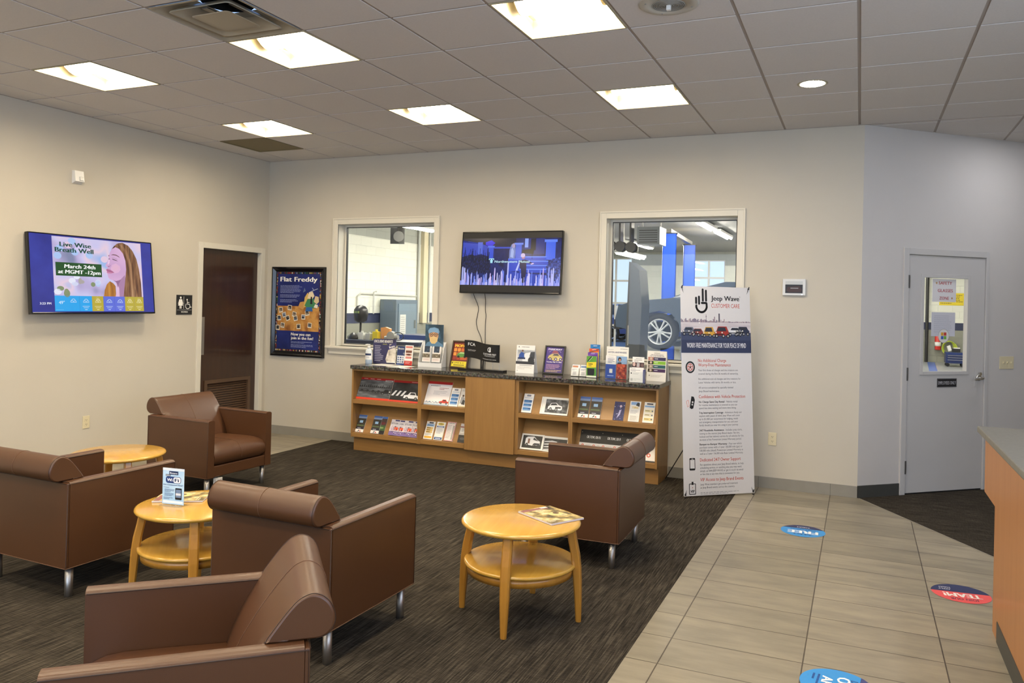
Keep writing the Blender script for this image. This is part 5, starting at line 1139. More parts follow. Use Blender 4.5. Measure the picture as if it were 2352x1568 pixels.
def screen_garden(w, h):
    A = Art(w, h, .001, '#05060a', M_BLACK, 0); A.emit = S2
    y0, y1 = h*.115, h*.90; Hh = y1-y0; P = lambda L_: [(w*x, y0+Hh*y) for x, y in L_]
    A.rect(0, y0, w, y1, blotch('tv_night', ['#060a26', '#0c1854', '#12246e', '#0a1444'], 5, S2), 1)
    A.poly(P([(0, .58), (.20, .66), (.30, .60), (.30, .80), (.18, .90), (0, .96)]), '#2a42b8', 2); A.poly(P([(0, .92), (.18, .88), (.55, .80), (.55, 1.0), (0, 1.0)]), '#0a1130', 2)
    A.poly(P([(.24, .92), (.30, .96), (.34, .90), (.30, .82), (.24, .86)]), '#2a24d8', 3)
    for x in (.16,): A.rect(w*x, y0+Hh*.66, w*(x+.05), y0+Hh*.92, '#4a62d0', 3)
    A.poly(P([(0, .25), (0, .60), (.10, .66), (.18, .58), (.27, .62), (.30, .5), (.30, .25)]), blotch('tv_bush', ['#060a1c', '#0c1640', '#16286a'], 40, S2, (2, 1, 1)), 4)
    R = random.Random(5)
    for i in range(26):
        x = R.uniform(.02, .28); A.line(P([(x, .5), (x+R.uniform(-.012, .012), R.uniform(.66, .82))]), w*.004, '#08102e', 5)
    for i in range(12): A.rect(w*(.34+.0145*i), y0+Hh*.55, w*(.346+.0145*i), y0+Hh*.80, '#0a1446', 4)
    A.rect(w*.33, y0+Hh*.78, w*.52, y0+Hh*.815, '#2c48c4', 4); A.rect(w*.275, y0+Hh*.56, w*.325, y0+Hh*.82, '#3050d0', 4); A.rect(w*.265, y0+Hh*.80, w*.335, y0+Hh*.84, '#4a6ae0', 5)
    A.rect(w*.55, y0+Hh*.56, w*.61, y0+Hh*.88, '#4460d6', 4); A.rect(w*.535, y0+Hh*.86, w*.625, y0+Hh*.90, '#6a86ec', 5)
    A.rect(w*.64, y0+Hh*.66, w*.84, y0+Hh*.985, '#1c2c7e', 3); A.rect(w*.70, y0+Hh*.74, w*.75, y0+Hh*.985, '#080c20', 4); A.rect(w*.64, y0+Hh*.80, w*.675, y0+Hh*.99, '#8aa2f0', 4)
    A.rect(w*.85, y0+Hh*.54, w*.945, y0+Hh*.93, '#3f66ea', 5); A.rect(w*.835, y0+Hh*.91, w*.96, y0+Hh*.965, '#5f84f4', 6)
    A.poly(P([(.615, .68), (.62, .75), (.70, .77), (.735, .74), (.73, .66)]), '#0a0c18', 5); A.rect(w*.63, y0+Hh*.56, w*.637, y0+Hh*.68, '#0a0c18', 5); A.rect(w*.715, y0+Hh*.56, w*.722, y0+Hh*.68, '#0a0c18', 5)
    for i, (xa, ya) in enumerate([(.60, .53), (.63, .44), (.62, .35), (.60, .27)]): A.rect(w*xa, y0+Hh*ya, w*(.86+.02*i), y0+Hh*(ya+.075), '#2648c8', 5); A.rect(w*xa, y0+Hh*(ya+.06), w*(.86+.02*i), y0+Hh*(ya+.085), '#5f86f2', 6)
    A.rect(w*.48, y0+Hh*.30, w*.60, y0+Hh*.56, '#2a48c8', 5); A.rect(w*.48, y0+Hh*.54, w*.62, y0+Hh*.57, '#4a6ae6', 6)
    A.poly(P([(.48, .0), (.48, .31), (.62, .26), (1, .20), (1, 0)]), '#2440b4', 4); A.poly(P([(.88, .1), (.86, .40), (.92, .56), (1, .60), (1, .1)]), blotch('tv_bush2', ['#0a1334', '#22388e', '#4a66cc'], 40, S2), 7)
    # two figures
    A.poly(P([(.487, .56), (.488, .74), (.505, .86), (.525, .89), (.545, .86), (.552, .70), (.546, .57)]), '#6f7fc0', 7); A.ell(w*.528, y0+Hh*.84, w*.016, Hh*.05, '#a89ac0', 8, 16); A.poly(P([(.50, .60), (.505, .76), (.52, .80), (.535, .72), (.53, .58)]), '#9fb0e4', 8)
    A.poly(P([(.60, .42), (.595, .50), (.61, .53), (.655, .545), (.72, .48), (.715, .46), (.665, .47), (.668, .30), (.66, .14), (.625, .14), (.615, .32)]), '#10154a', 8); A.ell(w*.632, y0+Hh*.605, w*.018, Hh*.05, '#b07a94', 9, 16); A.ell(w*.628, y0+Hh*.635, w*.022, Hh*.045, '#c9b8e0', 10, 16); A.poly(P([(.705, .455), (.735, .475), (.74, .455), (.715, .44)]), '#e8d0f0', 9); A.poly(P([(.56, .32), (.58, .31), (.60, .48), (.59, .49)]), '#b8c4f4', 9)
    A.ell(w*.64, y0+Hh*.10, w*.02, Hh*.05, '#060816', 9, 12)
    # pale flower spikes in front
    fl = ['#b9b8f4', '#8f9cf0', '#d4cff8', '#6f86ec', '#a4a6f6', '#c8b4f0']
    for i in range(170):
        x = R.random()
        if .44 < x < .50 and R.random() < .6: continue
        top = .05+R.random()**1.5*(.30 if (x < .32 or .42 < x < .8) else .36); r = R.uniform(.0035, .007)
        A.poly(P([(x-r, 0), (x-r*.9, top*.9), (x, top), (x+r*.9, top*.9), (x+r, 0)]), R.choice(fl), 11+i % 4)
    for x, t in ((.485, .50), (.935, .38), (.015, .40), (.035, .38)): A.poly(P([(x-.007, 0), (x-.007, t-.03), (x, t), (x+.007, t-.03), (x+.007, 0)]), '#b4baf6', 15)
    A.text('Northwestern Mutual', w*.345, y0+Hh*.478, Hh*.050, '#c4ecf6', w*.350, 'L', .03, 0, 17)
    A.poly(P([(.282, .545), (.29, .57), (.335, .57), (.340, .545), (.325, .53), (.322, .47), (.30, .47), (.297, .53)]), '#a8e0f0', 17)
    for x in (.298, .324): A.ell(w*x, y0+Hh*.545, w*.006, Hh*.012, '#12246e', 18, 12)
    A.L = 1
    return A
tv('wall television showing a smiling woman and a weather strip, on the left wall', (.095, -2.351, 1.762), (PI/2-.113, 0, PI/2), 1.253, .697, .040, screen_wellness, None, .022)
tv('wall television with a blue garden scene, between the two windows', (3.191, -.088, 2.010), (PI/2-.078, 0, 0), 1.117, .640, .042, screen_garden, None, .024)
sl = MB()
for lb, pts in (('thin black cable hanging from the left part of the television over the cabinet', [(2.765, -.05, 1.69), (2.77, -.02, 1.64), (2.805, -.008, 1.55), (2.80, -.006, 1.48), (2.785, -.006, 1.40), (2.80, -.006, 1.32), (2.84, -.006, 1.24), (2.865, -.008, 1.14), (2.872, -.012, 1.00), (2.875, -.03, .909)]),
                ('thin black cable hanging straight down right of the other cable', [(2.895, -.05, 1.69), (2.893, -.02, 1.62), (2.888, -.008, 1.52), (2.895, -.006, 1.46), (2.89, -.006, 1.36), (2.892, -.006, 1.22), (2.893, -.006, 1.08), (2.90, -.012, .98), (2.905, -.03, .909)])):
    m = MB(); q = []
    V = [Vector(p) for p in pts]
    for i in range(len(V)-1):
        p0, p1, p2, p3 = V[max(i-1, 0)], V[i], V[i+1], V[min(i+2, len(V)-1)]
        for t in (0, .25, .5, .75): q.append(.5*((2*p1)+(p2-p0)*t+(2*p0-5*p1+4*p2-p3)*t*t+(3*p1-p0-3*p2+p3)*t**3))
    q.append(V[-1]); m.tube(q, .0032, M_BLACK, 6); tag(m.build('cable'), lb, 'cable')

# ------------------------------------------------------------------ things on the walls
def freddy():
    x0, x1, z0, z1 = .094, .858, .917, 1.957; w, h = x1-x0, z1-z0
    root = thing('framed_poster', 'large black framed dark blue poster titled Flat Freddy by the restroom door', 'poster', (x0, -.004, z0), RX); fw = .052
    m = MB()
    def side(a, b, c, d):   # moulded frame side: outer edge a-b, inner edge c-d
        a, b, c, d = (Vector((*p, 0)) for p in (a, b, c, d)); Z = Vector((0, 0, 1))
        L = [[p, p+Z*.026, p+(q-p)*.35+Z*.030, p+(q-p)*.65+Z*.020, q+Z*.012, q] for p, q in ((a, c), (b, d))]
        m.loft(L, M_BLACKGLOSS, False, True)
    O = [(0, 0), (w, 0), (w, h), (0, h)]; I = [(fw, fw), (w-fw, fw), (w-fw, h-fw), (fw, h-fw)]
    for i in range(4): j = (i+1) % 4; side(O[i], O[j], I[i], I[j])
    m.box(fw*.3, w-fw*.3, fw*.3, h-fw*.3, 0, .006, M_BLACK); m.build('frame', root)
    A = Art(w-2*fw, h-2*fw, .001, '#14141a'); W_, H_ = A.W, A.H
    R = random.Random(8); b = .017; e = .010; fl = ['#9a9aa0', '#7d262c', '#24407a', '#a88c3a', '#25583a', '#c4c0ba', '#5a2026', '#182654', '#14141a', '#14141a', '#8d2c30']
    def flag(x, y, a, c): 
        A.rect(x, y, x+a, y+c, R.choice(fl)); A.rect(x, y, x+a*.4, y+c, R.choice(fl), 2)
    for i in range(30): flag(e+(W_-2*e)*i/30, e, (W_-2*e)/36, b); flag(e+(W_-2*e)*i/30, H_-e-b, (W_-2*e)/36, b)
    for i in range(1, 61): flag(e, e+(H_-2*e)*i/62, b, (H_-2*e)/74); flag(W_-e-b, e+(H_-2*e)*i/62, b, (H_-2*e)/74)
    q = e+b+.004; A.rect(q, q, W_-q, H_-q, blotch('freddy_blue', ['#141c4c', '#1d2868', '#232f78'], 3), 3)
    A.text('Flat Freddy', W_*.5, H_*.875, H_*.058, '#f0ede4', W_*.80, 'C', .035, 0, 5)
    A.greek(W_*.10, H_*.82, W_*.48, 7, H_*.0145, H_*.0055, '#8f98c4', 80, 5); A.greek(W_*.10, H_*.705, W_*.48, 3, H_*.0145, H_*.0055, '#8f98c4', 81, 5); A.greek(W_*.10, H_*.645, W_*.42, 3, H_*.0145, H_*.0055, '#8f98c4', 82, 5)
    A.rect(q, H_*.262, W_-q, H_*.570, blotch('freddy_map', ['#7a4a22', '#a8743a', '#c4924e', '#8f5a2a'], 6), 4)
    # loose colourful collage shapes (no character)
    for k, (pts, c) in enumerate((([(.50, .56), (.54, .62), (.62, .63), (.66, .57), (.60, .53)], '#b98a4c'), ([(.60, .74), (.63, .80), (.66, .76)], '#5a6a8a'), ([(.62, .56), (.64, .68), (.70, .74), (.76, .68), (.74, .57)], '#c9a85c'),
                                  ([(.64, .58), (.70, .66), (.82, .67), (.90, .61), (.86, .55), (.72, .54)], '#3e7d54'), ([(.70, .67), (.73, .745), (.81, .755), (.85, .70), (.80, .66)], '#d9c8a8'), ([(.76, .60), (.77, .69), (.80, .69), (.81, .60)], '#23242a'),
                                  ([(.84, .63), (.87, .70), (.94, .69), (.95, .63), (.90, .60)], '#c9b48c'), ([(.66, .51), (.68, .56), (.80, .565), (.82, .51)], '#2c5f9a'), ([(.84, .56), (.87, .60), (.93, .59), (.92, .55)], '#d8d4c4'))):
        A.poly([(W_*x, H_*y) for x, y in pts], c, 6+k)
    A.line([(W_*.76, H_*.75), (W_*.92, H_*.79)], W_*.01, '#aeb6cc', 16); A.line([(W_*.84, H_*.77), (W_*.80, H_*.80)], W_*.008, '#aeb6cc', 17)
    for k, (x, y, a) in enumerate(((.12, .52, .2), (.32, .55, -.1), (.20, .46, .3), (.42, .47, -.2), (.09, .42, .1), (.62, .44, 0), (.70, .49, .2), (.45, .42, .2), (.17, .33, -.1), (.52, .32, .05), (.76, .34, -.1), (.28, .42, .4), (.06, .30, 0))):
        s = W_*.085; ca, sa = math.cos(a), math.sin(a); q4 = lambda L_: [(W_*x+s*(u*ca-v*sa), H_*y+s*(u*sa+v*ca)) for u, v in L_]
        A.poly(q4([(-.5, -.55), (.5, -.55), (.5, .5), (-.5, .5)]), '#ddd5c2', 6+3*(k % 3)); A.poly(q4([(-.38, -.35), (.38, -.35), (.38, .38), (-.38, .38)]), R.choice(['#3a3430', '#5a5248', '#28303c', '#6a4a34', '#7a8494']), 7+3*(k % 3)); A.poly(q4([(-.38, -.35), (.30, -.35), (.1, .02), (-.2, .1)]), R.choice(['#8a7a64', '#4a5a70', '#90806a', '#22242a']), 8+3*(k % 3))
    A.text('Now you can', W_*.36, H_*.205, H_*.036, '#e9e6dc', W_*.42, 'L', .03, 0, 5); A.text('join in the fun!', W_*.36, H_*.158, H_*.036, '#e9e6dc', W_*.48, 'L', .03, 0, 5)
    A.greek(W_*.36, H_*.125, W_*.5, 2, H_*.0145, H_*.0055, '#8f98c4', 83, 5); A.greek(W_*.36, H_*.088, W_*.5, 3, H_*.0145, H_*.0055, '#8f98c4', 84, 5); A.line([(W_*.09, H_*.22), (W_*.30, H_*.22), (W_*.30, H_*.06)], W_*.003, '#38437f', 5)
    o = A.build('poster_print', root); o.location = (fw, fw, .008)
freddy()
def restroom_sign():
    w, h = .206, .205
    A = Art(w, h, .005, '#101012', M_BLACK); wh = '#e6e4de'; W_, H_ = w, h
    # rounded plate look: border line
    cx = W_*.25; A.ell(cx, H_*.86, W_*.055, W_*.055, wh, 2, 20); A.poly([(cx-W_*.06, H_*.78), (cx+W_*.06, H_*.78), (cx+W_*.15, H_*.46), (cx-W_*.15, H_*.46)], wh, 2)
    A.caps([(cx-W_*.075, H_*.765), (cx-W_*.14, H_*.56)], W_*.035, wh, 2); A.caps([(cx+W_*.075, H_*.765), (cx+W_*.14, H_*.56)], W_*.035, wh, 2)
    for s in (-1, 1): A.rect(cx+s*W_*.035-W_*.025, H_*.31, cx+s*W_*.035+W_*.025, H_*.47, wh, 3)
    A.rect(W_*.445, H_*.30, W_*.462, H_*.92, wh, 2)
    A.ell(W_*.66, H_*.76, W_*.04, W_*.04, wh, 2, 16); A.caps([(W_*.67, H_*.70), (W_*.69, H_*.53), (W_*.82, H_*.53), (W_*.88, H_*.37), (W_*.94, H_*.385)], W_*.035, wh, 2); A.caps([(W_*.68, H_*.62), (W_*.80, H_*.62)], W_*.03, wh, 2)
    A.ring(W_*.71, H_*.44, W_*.125, W_*.16, wh, 3, 32, PI*.72, PI*1.95)
    A.rect(W_*.03, H_*.235, W_*.97, H_*.245, wh, 2); A.text('WOMEN', W_*.5, H_*.10, H_*.075, wh, W_*.42, 'C', .03, 0, 2); A.line([(W_*.02, H_*.02), (W_*.98, H_*.02), (W_*.98, H_*.98), (W_*.02, H_*.98), (W_*.02, H_*.02)], W_*.008, '#5a5852', 2)
    tag(place(A.build('restroom_sign'), (.006, -1.345, 1.398), RL), 'black women restroom sign with wheelchair symbol on the left wall', 'sign')
restroom_sign()
def outlet(loc, rot, label):
    root = thing('wall_outlet', label, 'outlet', loc, rot)
    m = MB(); m.box(-.035, .035, -.057, .057, 0, .006, M_IVORY); m.build('cover_plate', root, .002)
    for s in (-1, 1):
        m = MB(); m.box(-.017, .017, s*.020-.014, s*.020+.014, .006, .008, M_IVORY)
        for x in (-.006, .006): m.box(x-.0012, x+.0012, s*.020-.003, s*.020+.006, .0075, .0085, M_BLACK)
        m.lathe([(.0025, .0085), (0, .0085)], M_BLACK, 10, (0, s*.020-.008, 0)); m.build('socket', root)
outlet((0, -2.345, .424), RL, 'ivory electrical outlet low on the left wall'); outlet((5.762, 0, .441), RX, 'ivory electrical outlet low on the back wall right of the banner')
def sensor():
    root = thing('motion_sensor', 'small white motion sensor high on the left wall', 'sensor', (0, -2.497, 2.63), RL)
    m = MB(); m.loft([[(-.046, -.055, 0), (.046, -.055, 0), (.046, .062, 0), (-.046, .062, 0)], [(-.044, -.035, .045), (.044, -.035, .045), (.044, .060, .030), (-.044, .060, .030)]], M_WHITE, False, True); m.build('housing', root, .004)
    m = MB(); m.loft([[(-.006, -.030, .043), (.036, -.030, .043), (.036, .010, .036), (-.006, .010, .036)], [(0, -.024, .052), (.030, -.024, .052), (.030, .004, .046), (0, .004, .046)]], mat('sensor_lens', (.50, .50, .48), rough=.25), False, True); m.build('lens', root)
sensor()
def wall_display():
    root = thing('wall_control_panel', 'small silver framed wall panel with a dark screen right of the right window', 'control panel', (5.918, 0, 1.798), RX)
    m = MB(); m.box(-.097, .097, -.073, .073, 0, .022, mat('silver_frame', (.62, .62, .60), rough=.3)); m.build('frame', root, .004)
    A = Art(.146, .106, .001, '#181a1e', M_BLACK); a, b = A.W, A.H; A.rect(0, b*.72, a, b, '#b9bcbc', 2); A.poly([(a*.05, b*.22), (a*.12, b*.5), (a*.8, b*.62), (a*.95, b*.3), (a*.9, b*.1), (a*.2, b*.08)], '#3c2422', 2); A.rect(a*.3, b*.38, a*.75, b*.45, '#8a8c8e', 3)
    o = A.build('screen', root); o.location = (-.073, -.053, .0225)
    m = MB(); m.box(.060, .075, -.068, -.061, .020, .025, M_CHROME); m.build('button', root)
wall_display()
def switch():
    root = thing('light_switch', 'ivory three-toggle light switch right of the grey employee door', 'light switch', on_angled(1.662, 1.155), RA)
    m = MB(); m.box(-.086, .086, -.058, .058, 0, .006, M_IVORY); m.build('cover_plate', root, .002)
    for x in (-.046, 0, .046):
        m = MB(); m.obox((x, .002, .011), (.004, 0, 0), (0, .008, .004), (0, -.003, .006), M_IVORY); m.build('toggle', root)
switch()
A = Art(.222, .078, .004, '#15151a', M_BLACK); A.text('EMPLOYEES ONLY', .111, .024, .030, '#b9b9bd', .20, 'C', .02); A.line([(.004, .004), (.218, .004), (.218, .074), (.004, .074), (.004, .004)], .0016, '#8a8a8e')
tag(place(A.build('door_plaque'), on_angled(.848, .938, .006), RA), 'black employees only plaque under the door glass', 'sign')
gd = -.014     # papers taped inside, on the room face of the door glass
A = Art(.272, .205, .0006, '#dcd9d9'); a, b = A.W, A.H
for i, t in enumerate(('SAFETY', 'GLASSES', 'ZONE')): A.text(t, a*(.54 if i != 2 else .50), b*(.76-.33*i), b*.135, '#b02a30', a*(.56 if i < 1 else .64 if i == 1 else .40), 'C', .02)
for x, y in ((.17, .82), (.83, .17)): A.ell(a*x, b*y, a*.035, a*.035, '#c9a06a', 2, 12); A.ell(a*x, b*y, a*.015, a*.015, '#8a6a4a', 3, 10)
tag(place(A.build('paper_notice'), on_angled(.790, 1.700, gd), RA), 'white safety glasses zone notice taped to the top of the door glass', 'notice')
A = Art(.272, .215, .0006, '#c9c9d0'); A.greek(.03, .18, .20, 9, .018, .006, '#b4b4be', 90)
tag(place(A.build('paper_notice'), on_angled(.786, 1.392, gd), RA), 'pale blank looking sheet taped across the middle of the door glass', 'notice')
A = Art(.004, .004, .0004, '#dedbd6', x0=.05, y0=.05); A.ell(.065, .065, .063, .063, '#dedbd6', 2, 36); A.ring(.065, .065, .060, .063, '#8a8a8a', 3)
for i, c in enumerate(('#d8a032', '#c23b30', '#3d5fb0', '#6fae3c')): A.rect(.034+.033*(i % 2), .068-.033*(i//2), .063+.033*(i % 2), .097-.033*(i//2), c, 3)
tag(place(A.build('round_sticker'), on_angled(.862, 1.330, gd+.0012), RA), 'round white sticker with four coloured squares on the door glass', 'sticker')

# ------------------------------------------------------------------ things on the tables
def mag_cover(seed):
    def d(A, w, h):
        A.rect(0, 0, w, h, blotch('magazine_cover_%d' % seed, ['#2f2a20', '#6d6040', '#b09a5c', '#ddd0a4', '#9a8a6a'], 14, detail=6))
        A.rect(w*.02, h*.86, w*.80, h*.97, '#8c5a58', 2); A.rect(w*.62, h*.90, w*.82, h*.98, '#ddd8cc', 3); A.ell(w*.62, h*.48, w*.18, h*.12, '#d6c083', 2, 18); A.ell(w*.68, h*.52, w*.08, h*.06, '#5a4632', 3, 14); A.greek(w*.06, h*.14, w*.4, 2, h*.05, h*.02, '#e4dec8', seed, 3)
    return d
def magazine(label, loc, rz, w, h, t, seed):
    A = Art(w, h, t, '#b09a5c', mat('page_edges', (.62, .58, .60), rough=.6)); mag_cover(seed)(A, w, h)
    tag(place(A.build('magazine'), loc, (0, 0, rz)), label, 'magazine')
magazine('magazine with a tan cover on the nearest round table, overhanging its right edge', (5.062, -3.672, .494+.010), math.radians(60), .215, .28, .009, 5)
magazine('magazine with a tan cover lying behind the small blue wifi sign', (3.235, -4.150, .494+.009), math.radians(120), .20, .262, .008, 9)
def wifi():
    root = thing('wifi_sign', 'small blue free wifi sign in a clear stand on a round table', 'sign', (3.150, -4.268, .494), (0, 0, math.radians(8)))
    m = MB(); m.box(-.072, .072, -.034, .034, 0, .003, M_ACRYL); m.box(-.070, .070, -.002, .002, .003, .198, M_ACRYL); m.build('acrylic_stand', root)
    w, h = .134, .190; A = Art(w, h, .0008, blotch('wifi_bg', ['#8fc0e8', '#b4d6f0', '#cfe4f4'], 4, stretch=(1, 2, 1)))
    A.rect(0, h*.93, w, h, '#dde6ee'); A.rect(w*.30, h*.82, w*.72, h*.92, '#1c2c54', 2); A.text('Beans', w*.51, h*.845, h*.045, '#e8ecf4', w*.34, 'C', .03, 0, 3); A.rect(w*.14, h*.775, w*.36, h*.825, '#1b2440', 2); A.text('FREE', w*.25, h*.785, h*.028, '#fff', w*.18, 'C', .04, 0, 3)
    A.rrect(w*.15, h*.585, w*.86, h*.77, w*.10, '#223d78', 2); A.rrect(w*.50, h*.598, w*.84, h*.757, w*.08, '#e8edf4', 3); A.text('Wi', w*.335, h*.635, h*.085, '#f2f4f8', w*.24, 'C', .04, 0, 4); A.text('Fi', w*.665, h*.635, h*.085, '#1b2c58', w*.18, 'C', .04, 0, 4)
    A.text('Get Connected Now!', w*.04, h*.52, h*.042, '#24407c', w*.90, 'L', .02, .3, 2)
    A.text('Connect:', w*.06, h*.455, h*.024, '#24407c', w*.26, 'L', .03, 0, 2); A.greek(w*.10, h*.40, w*.48, 3, h*.032, h*.014, '#3d5688', 95, 2); A.greek(w*.10, h*.29, w*.48, 3, h*.032, h*.014, '#3d5688', 96, 2); A.greek(w*.06, h*.17, w*.5, 2, h*.032, h*.014, '#3d5688', 97, 2)
    A.rrect(w*.60, h*.14, w*.90, h*.46, w*.03, '#10141c', 2); A.rect(w*.63, h*.20, w*.87, h*.42, '#6f86a8', 3); A.rect(w*.63, h*.26, w*.87, h*.32, '#d8dee8', 4); A.rect(w*.04, h*.03, w*.96, h*.10, '#e4ecf4', 2)
    art_child(A, 'printed_card', root, (-w/2, -.0032, .006))
wifi()

# ------------------------------------------------------------------ standing banner
def banner():
    TH, LEANB = .700, .082; w, h = .679, 1.772
    root = thing('standing_banner', 'tall white customer care banner standing in front of the right window', 'banner', (5.136, -.758, .004), (0, 0, TH))
    A = Art(w, h, .0012, '#d4d1d0', mat('banner_back', (.6, .6, .6), rough=.6)); W_, H_ = w, h
    BK = '#0d0d10'; RD = '#c0462f'; GY_ = '#5a5a60'
    # hand-wave mark: four strokes and a thumb/palm curve
    lw = .019
    A.caps([(.150, 1.628), (.150, 1.672)], lw, BK); A.caps([(.178, 1.622), (.178, 1.682)], lw, BK); A.caps([(.215, 1.650), (.215, 1.745)], lw, BK); A.caps([(.246, 1.650), (.246, 1.735)], lw, BK)
    pal = [(.151+.0, 1.606)] + [(.201+.052*math.cos(q), 1.607+.058*math.sin(q)) for q in [PI+PI*(.08+.84*i/10) for i in range(11)]] + [(.250, 1.622), (.247, 1.629), (.205, 1.629)]
    A.caps(pal, lw, BK)
    A.text('Jeep Wave', .296, 1.652, .042, BK, .275, 'L', .03); A.text('®', .572, 1.683, .010, BK); A.text('CUSTOMER CARE', .296, 1.590, .036, RD, .278, 'L', .0)
    # photo: skyline, water, vehicles, dark road
    A.rect(0, 1.205, W_, 1.445, blotch('banner_road', ['#2b3350', '#39435f', '#4d566e'], 4, stretch=(1, 3, 1))); A.rect(0, 1.376, W_, 1.466, blotch('banner_water', ['#b7adb3', '#cbc3c6', '#d8d2d2'], 3, stretch=(1, 6, 1)), 2)
    R = random.Random(6)
    for i in range(64):
        x = W_*i/64; hh = R.uniform(.004, .03) if x < W_*.62 else R.uniform(.002, .008); A.rect(x, 1.462, x+W_/70, 1.466+hh, R.choice(['#8d7f8c', '#a08d94', '#7d7486', '#b3a2a4']), 3)
    A.rect(W_*.355, 1.466, W_*.362, 1.530, '#8a7f8a', 3); A.ell(W_*.3585, 1.512, W_*.010, .004, '#8a7f8a', 4, 12); A.rect(W_*.535, 1.466, W_*.555, 1.540, '#5e5a66', 3); A.rect(W_*.47, 1.466, W_*.485, 1.512, '#9a8a92', 3); A.rect(W_*.25, 1.452, W_*.27, 1.462, '#e8e4e2', 4)
    def jeep(x, y, s, c, tall=1.0, dark='#17171c'):
        A.poly([(x, y+.10*s), (x+.01*s, y+.30*s), (x+.12*s, y+.34*s), (x+.24*s, y+.54*s*tall), (x+.80*s, y+.54*s*tall), (x+.92*s, y+.34*s), (x+s, y+.28*s), (x+s, y+.10*s)], c, 5)
        A.poly([(x+.17*s, y+.35*s), (x+.27*s, y+.50*s*tall), (x+.70*s, y+.50*s*tall), (x+.78*s, y+.35*s)], '#2b2f3a', 6); A.rect(x+.05*s, y+.14*s, x+.55*s, y+.20*s, dark, 6)
        for q in (.10, .50): A.ell(x+q*s, y+.27*s, .045*s, .045*s, '#ece6d8', 7, 12)
        for q in (.14, .58, .88): A.ell(x+q*s, y+.07*s, .10*s, .12*s, dark, 7, 14); A.ell(x+q*s, y+.07*s, .05*s, .06*s, '#a8a8ac', 8, 10)
    jeep(.012, 1.352, .125, '#5d6374'); jeep(.600-.07, 1.355, .135, '#2a3148'); jeep(.100, 1.345, .115, '#7d3a34'); jeep(.455, 1.350, .135, '#d5d6da'); jeep(.205, 1.338, .125, '#c99a3a', 1.25); jeep(.320, 1.335, .150, '#9a2f26', 1.15)
    A.rect(0, 1.200, W_, 1.345, '#39425f', 4); A.rect(0, 1.205, W_, 1.31, '#2e3654', 5)
    A.text('WORRY-FREE MAINTENANCE FOR YOUR PEACE OF MIND', W_*.5, 1.244, .042, '#e4e4ea', W_*.845, 'C', .02, 0, 9)
    X = .158
    def head(t, y, ww): A.text(t, X, y, .027, RD, ww, 'L', .01)
    def row(t, y, ww, c=GY_, bold=0.0): A.text(t, X, y, .0165, c, ww, 'L', bold)
    head('No Additional Charge', 1.122, .272); head('Worry-Free Maintenance', 1.084, .315)
    y = 1.044
    for t, ww, dy in (('Your first three oil changes and tire rotations are', .385, .030), ('covered during the first 36 months of ownership.', .388, .044), ('No additional cost oil changes and tire rotations for', .410, .030), ('Lease Vehicles with terms 36 months or less.', .365, .044), ('All service completed by specially trained', .335, .030), ('Jeep Brand technicians.', .200, 0)):
        row(t, y, ww); y -= dy
    head('Confidence with Vehicle Protection', .814, .450)
    def para(bt, bw, rest, rw, rows, y):
        row(bt, y, bw, '#1c1c20', .025); A.text(rest, X+bw+.008, y, .0165, GY_, rw)
        for t, ww in rows: y -= .0262; row(t, y, ww)
    para('No Charge Same Day Rental', .245, '- Vehicle rental', .120, [('for routine maintenance is covered so you can', .370), ('spend less time waiting and more time doing.', .360)], .775)
    para('Trip Interruption Coverage', .232, '- Adventure freely and', .170, [('explore with peace of mind. Jeep Wave will cover', .395), ('up to $1,000 per occurrence for lodging, meals', .375), ('and emergency transportation for you and your', .375), ('family should you ever hit a snag in your journey.', .378)], .683)
    para('24/7 Roadside Assistance', .235, '- Includes jump starts,', .170, [('towing to the nearest Jeep Brand dealer, flat tire,', .388), ('lockout and fuel delivery service for all vehicles for the', .425), ('duration of the Powertrain Limited Warranty period.', .405)], .535)
    para('Bumper-to-Bumper Warranty', .262, '- Your new vehicle', .135, [('purchase comes with a 5 year / 60,000 mile (gas) or', .412), ('100,000 mile (diesel) Powertrain Limited Warranty as', .418), ('well as a 3 year / 36,000 mile Basic Limited Warranty.', .418)], .418)
    head('Dedicated 24/7 Owner Support', .283, .392); y = .248
    for t, ww in (('For questions about your Jeep Brand vehicle, to help', .420), ('scheduling service, or anything else you may need,', .400), ('simply call 844-JEEP-WAVE or get in touch via email', .415), ('or live chat at any time that is convenient for you.', .380)): row(t, y, ww); y -= .0262
    head('VIP Access to Jeep Brand Events', .118, .415); row('Jeep Wave members get preferred treatment', .084, .360); row('at Jeep Brand events across the country.', .058, .330)
    A.greek(X, .022, .41, 2, .012, .004, '#8a8a8e', 99)
    # icons
    A.ring(.082, 1.078, .032, .044, BK, 1, 36, 0, 2*PI, 1.15); A.ring(.082, 1.078, .022, .027, RD, 1, 30, 0, 2*PI, 1.15)
    for q in range(5): a = PI/2+q*2*PI/5; A.line([(.082, 1.078), (.082+.024*math.cos(a), 1.078+.027*math.sin(a))], .006, RD, 2)
    A.ell(.082, 1.078, .006, .007, BK, 3, 12)
    A.line([(.040, .790), (.058, .800), (.066, .752), (.050, .742), (.040, .790)], .004, '#d98a7a'); k = [(.070, .735), (.088, .832), (.110, .828), (.120, .800), (.104, .730), (.086, .724)]; A.poly(k, BK, 2); A.rect(.091, .775, .105, .789, '#d4d1d0', 3); A.rect(.088, .755, .100, .768, '#d4d1d0', 3)
    A.rrect(.058, .212, .112, .315, .008, BK, 2); A.rect(.064, .228, .106, .300, '#d4d1d0', 3); A.rect(.078, .305, .094, .309, '#d4d1d0', 3)
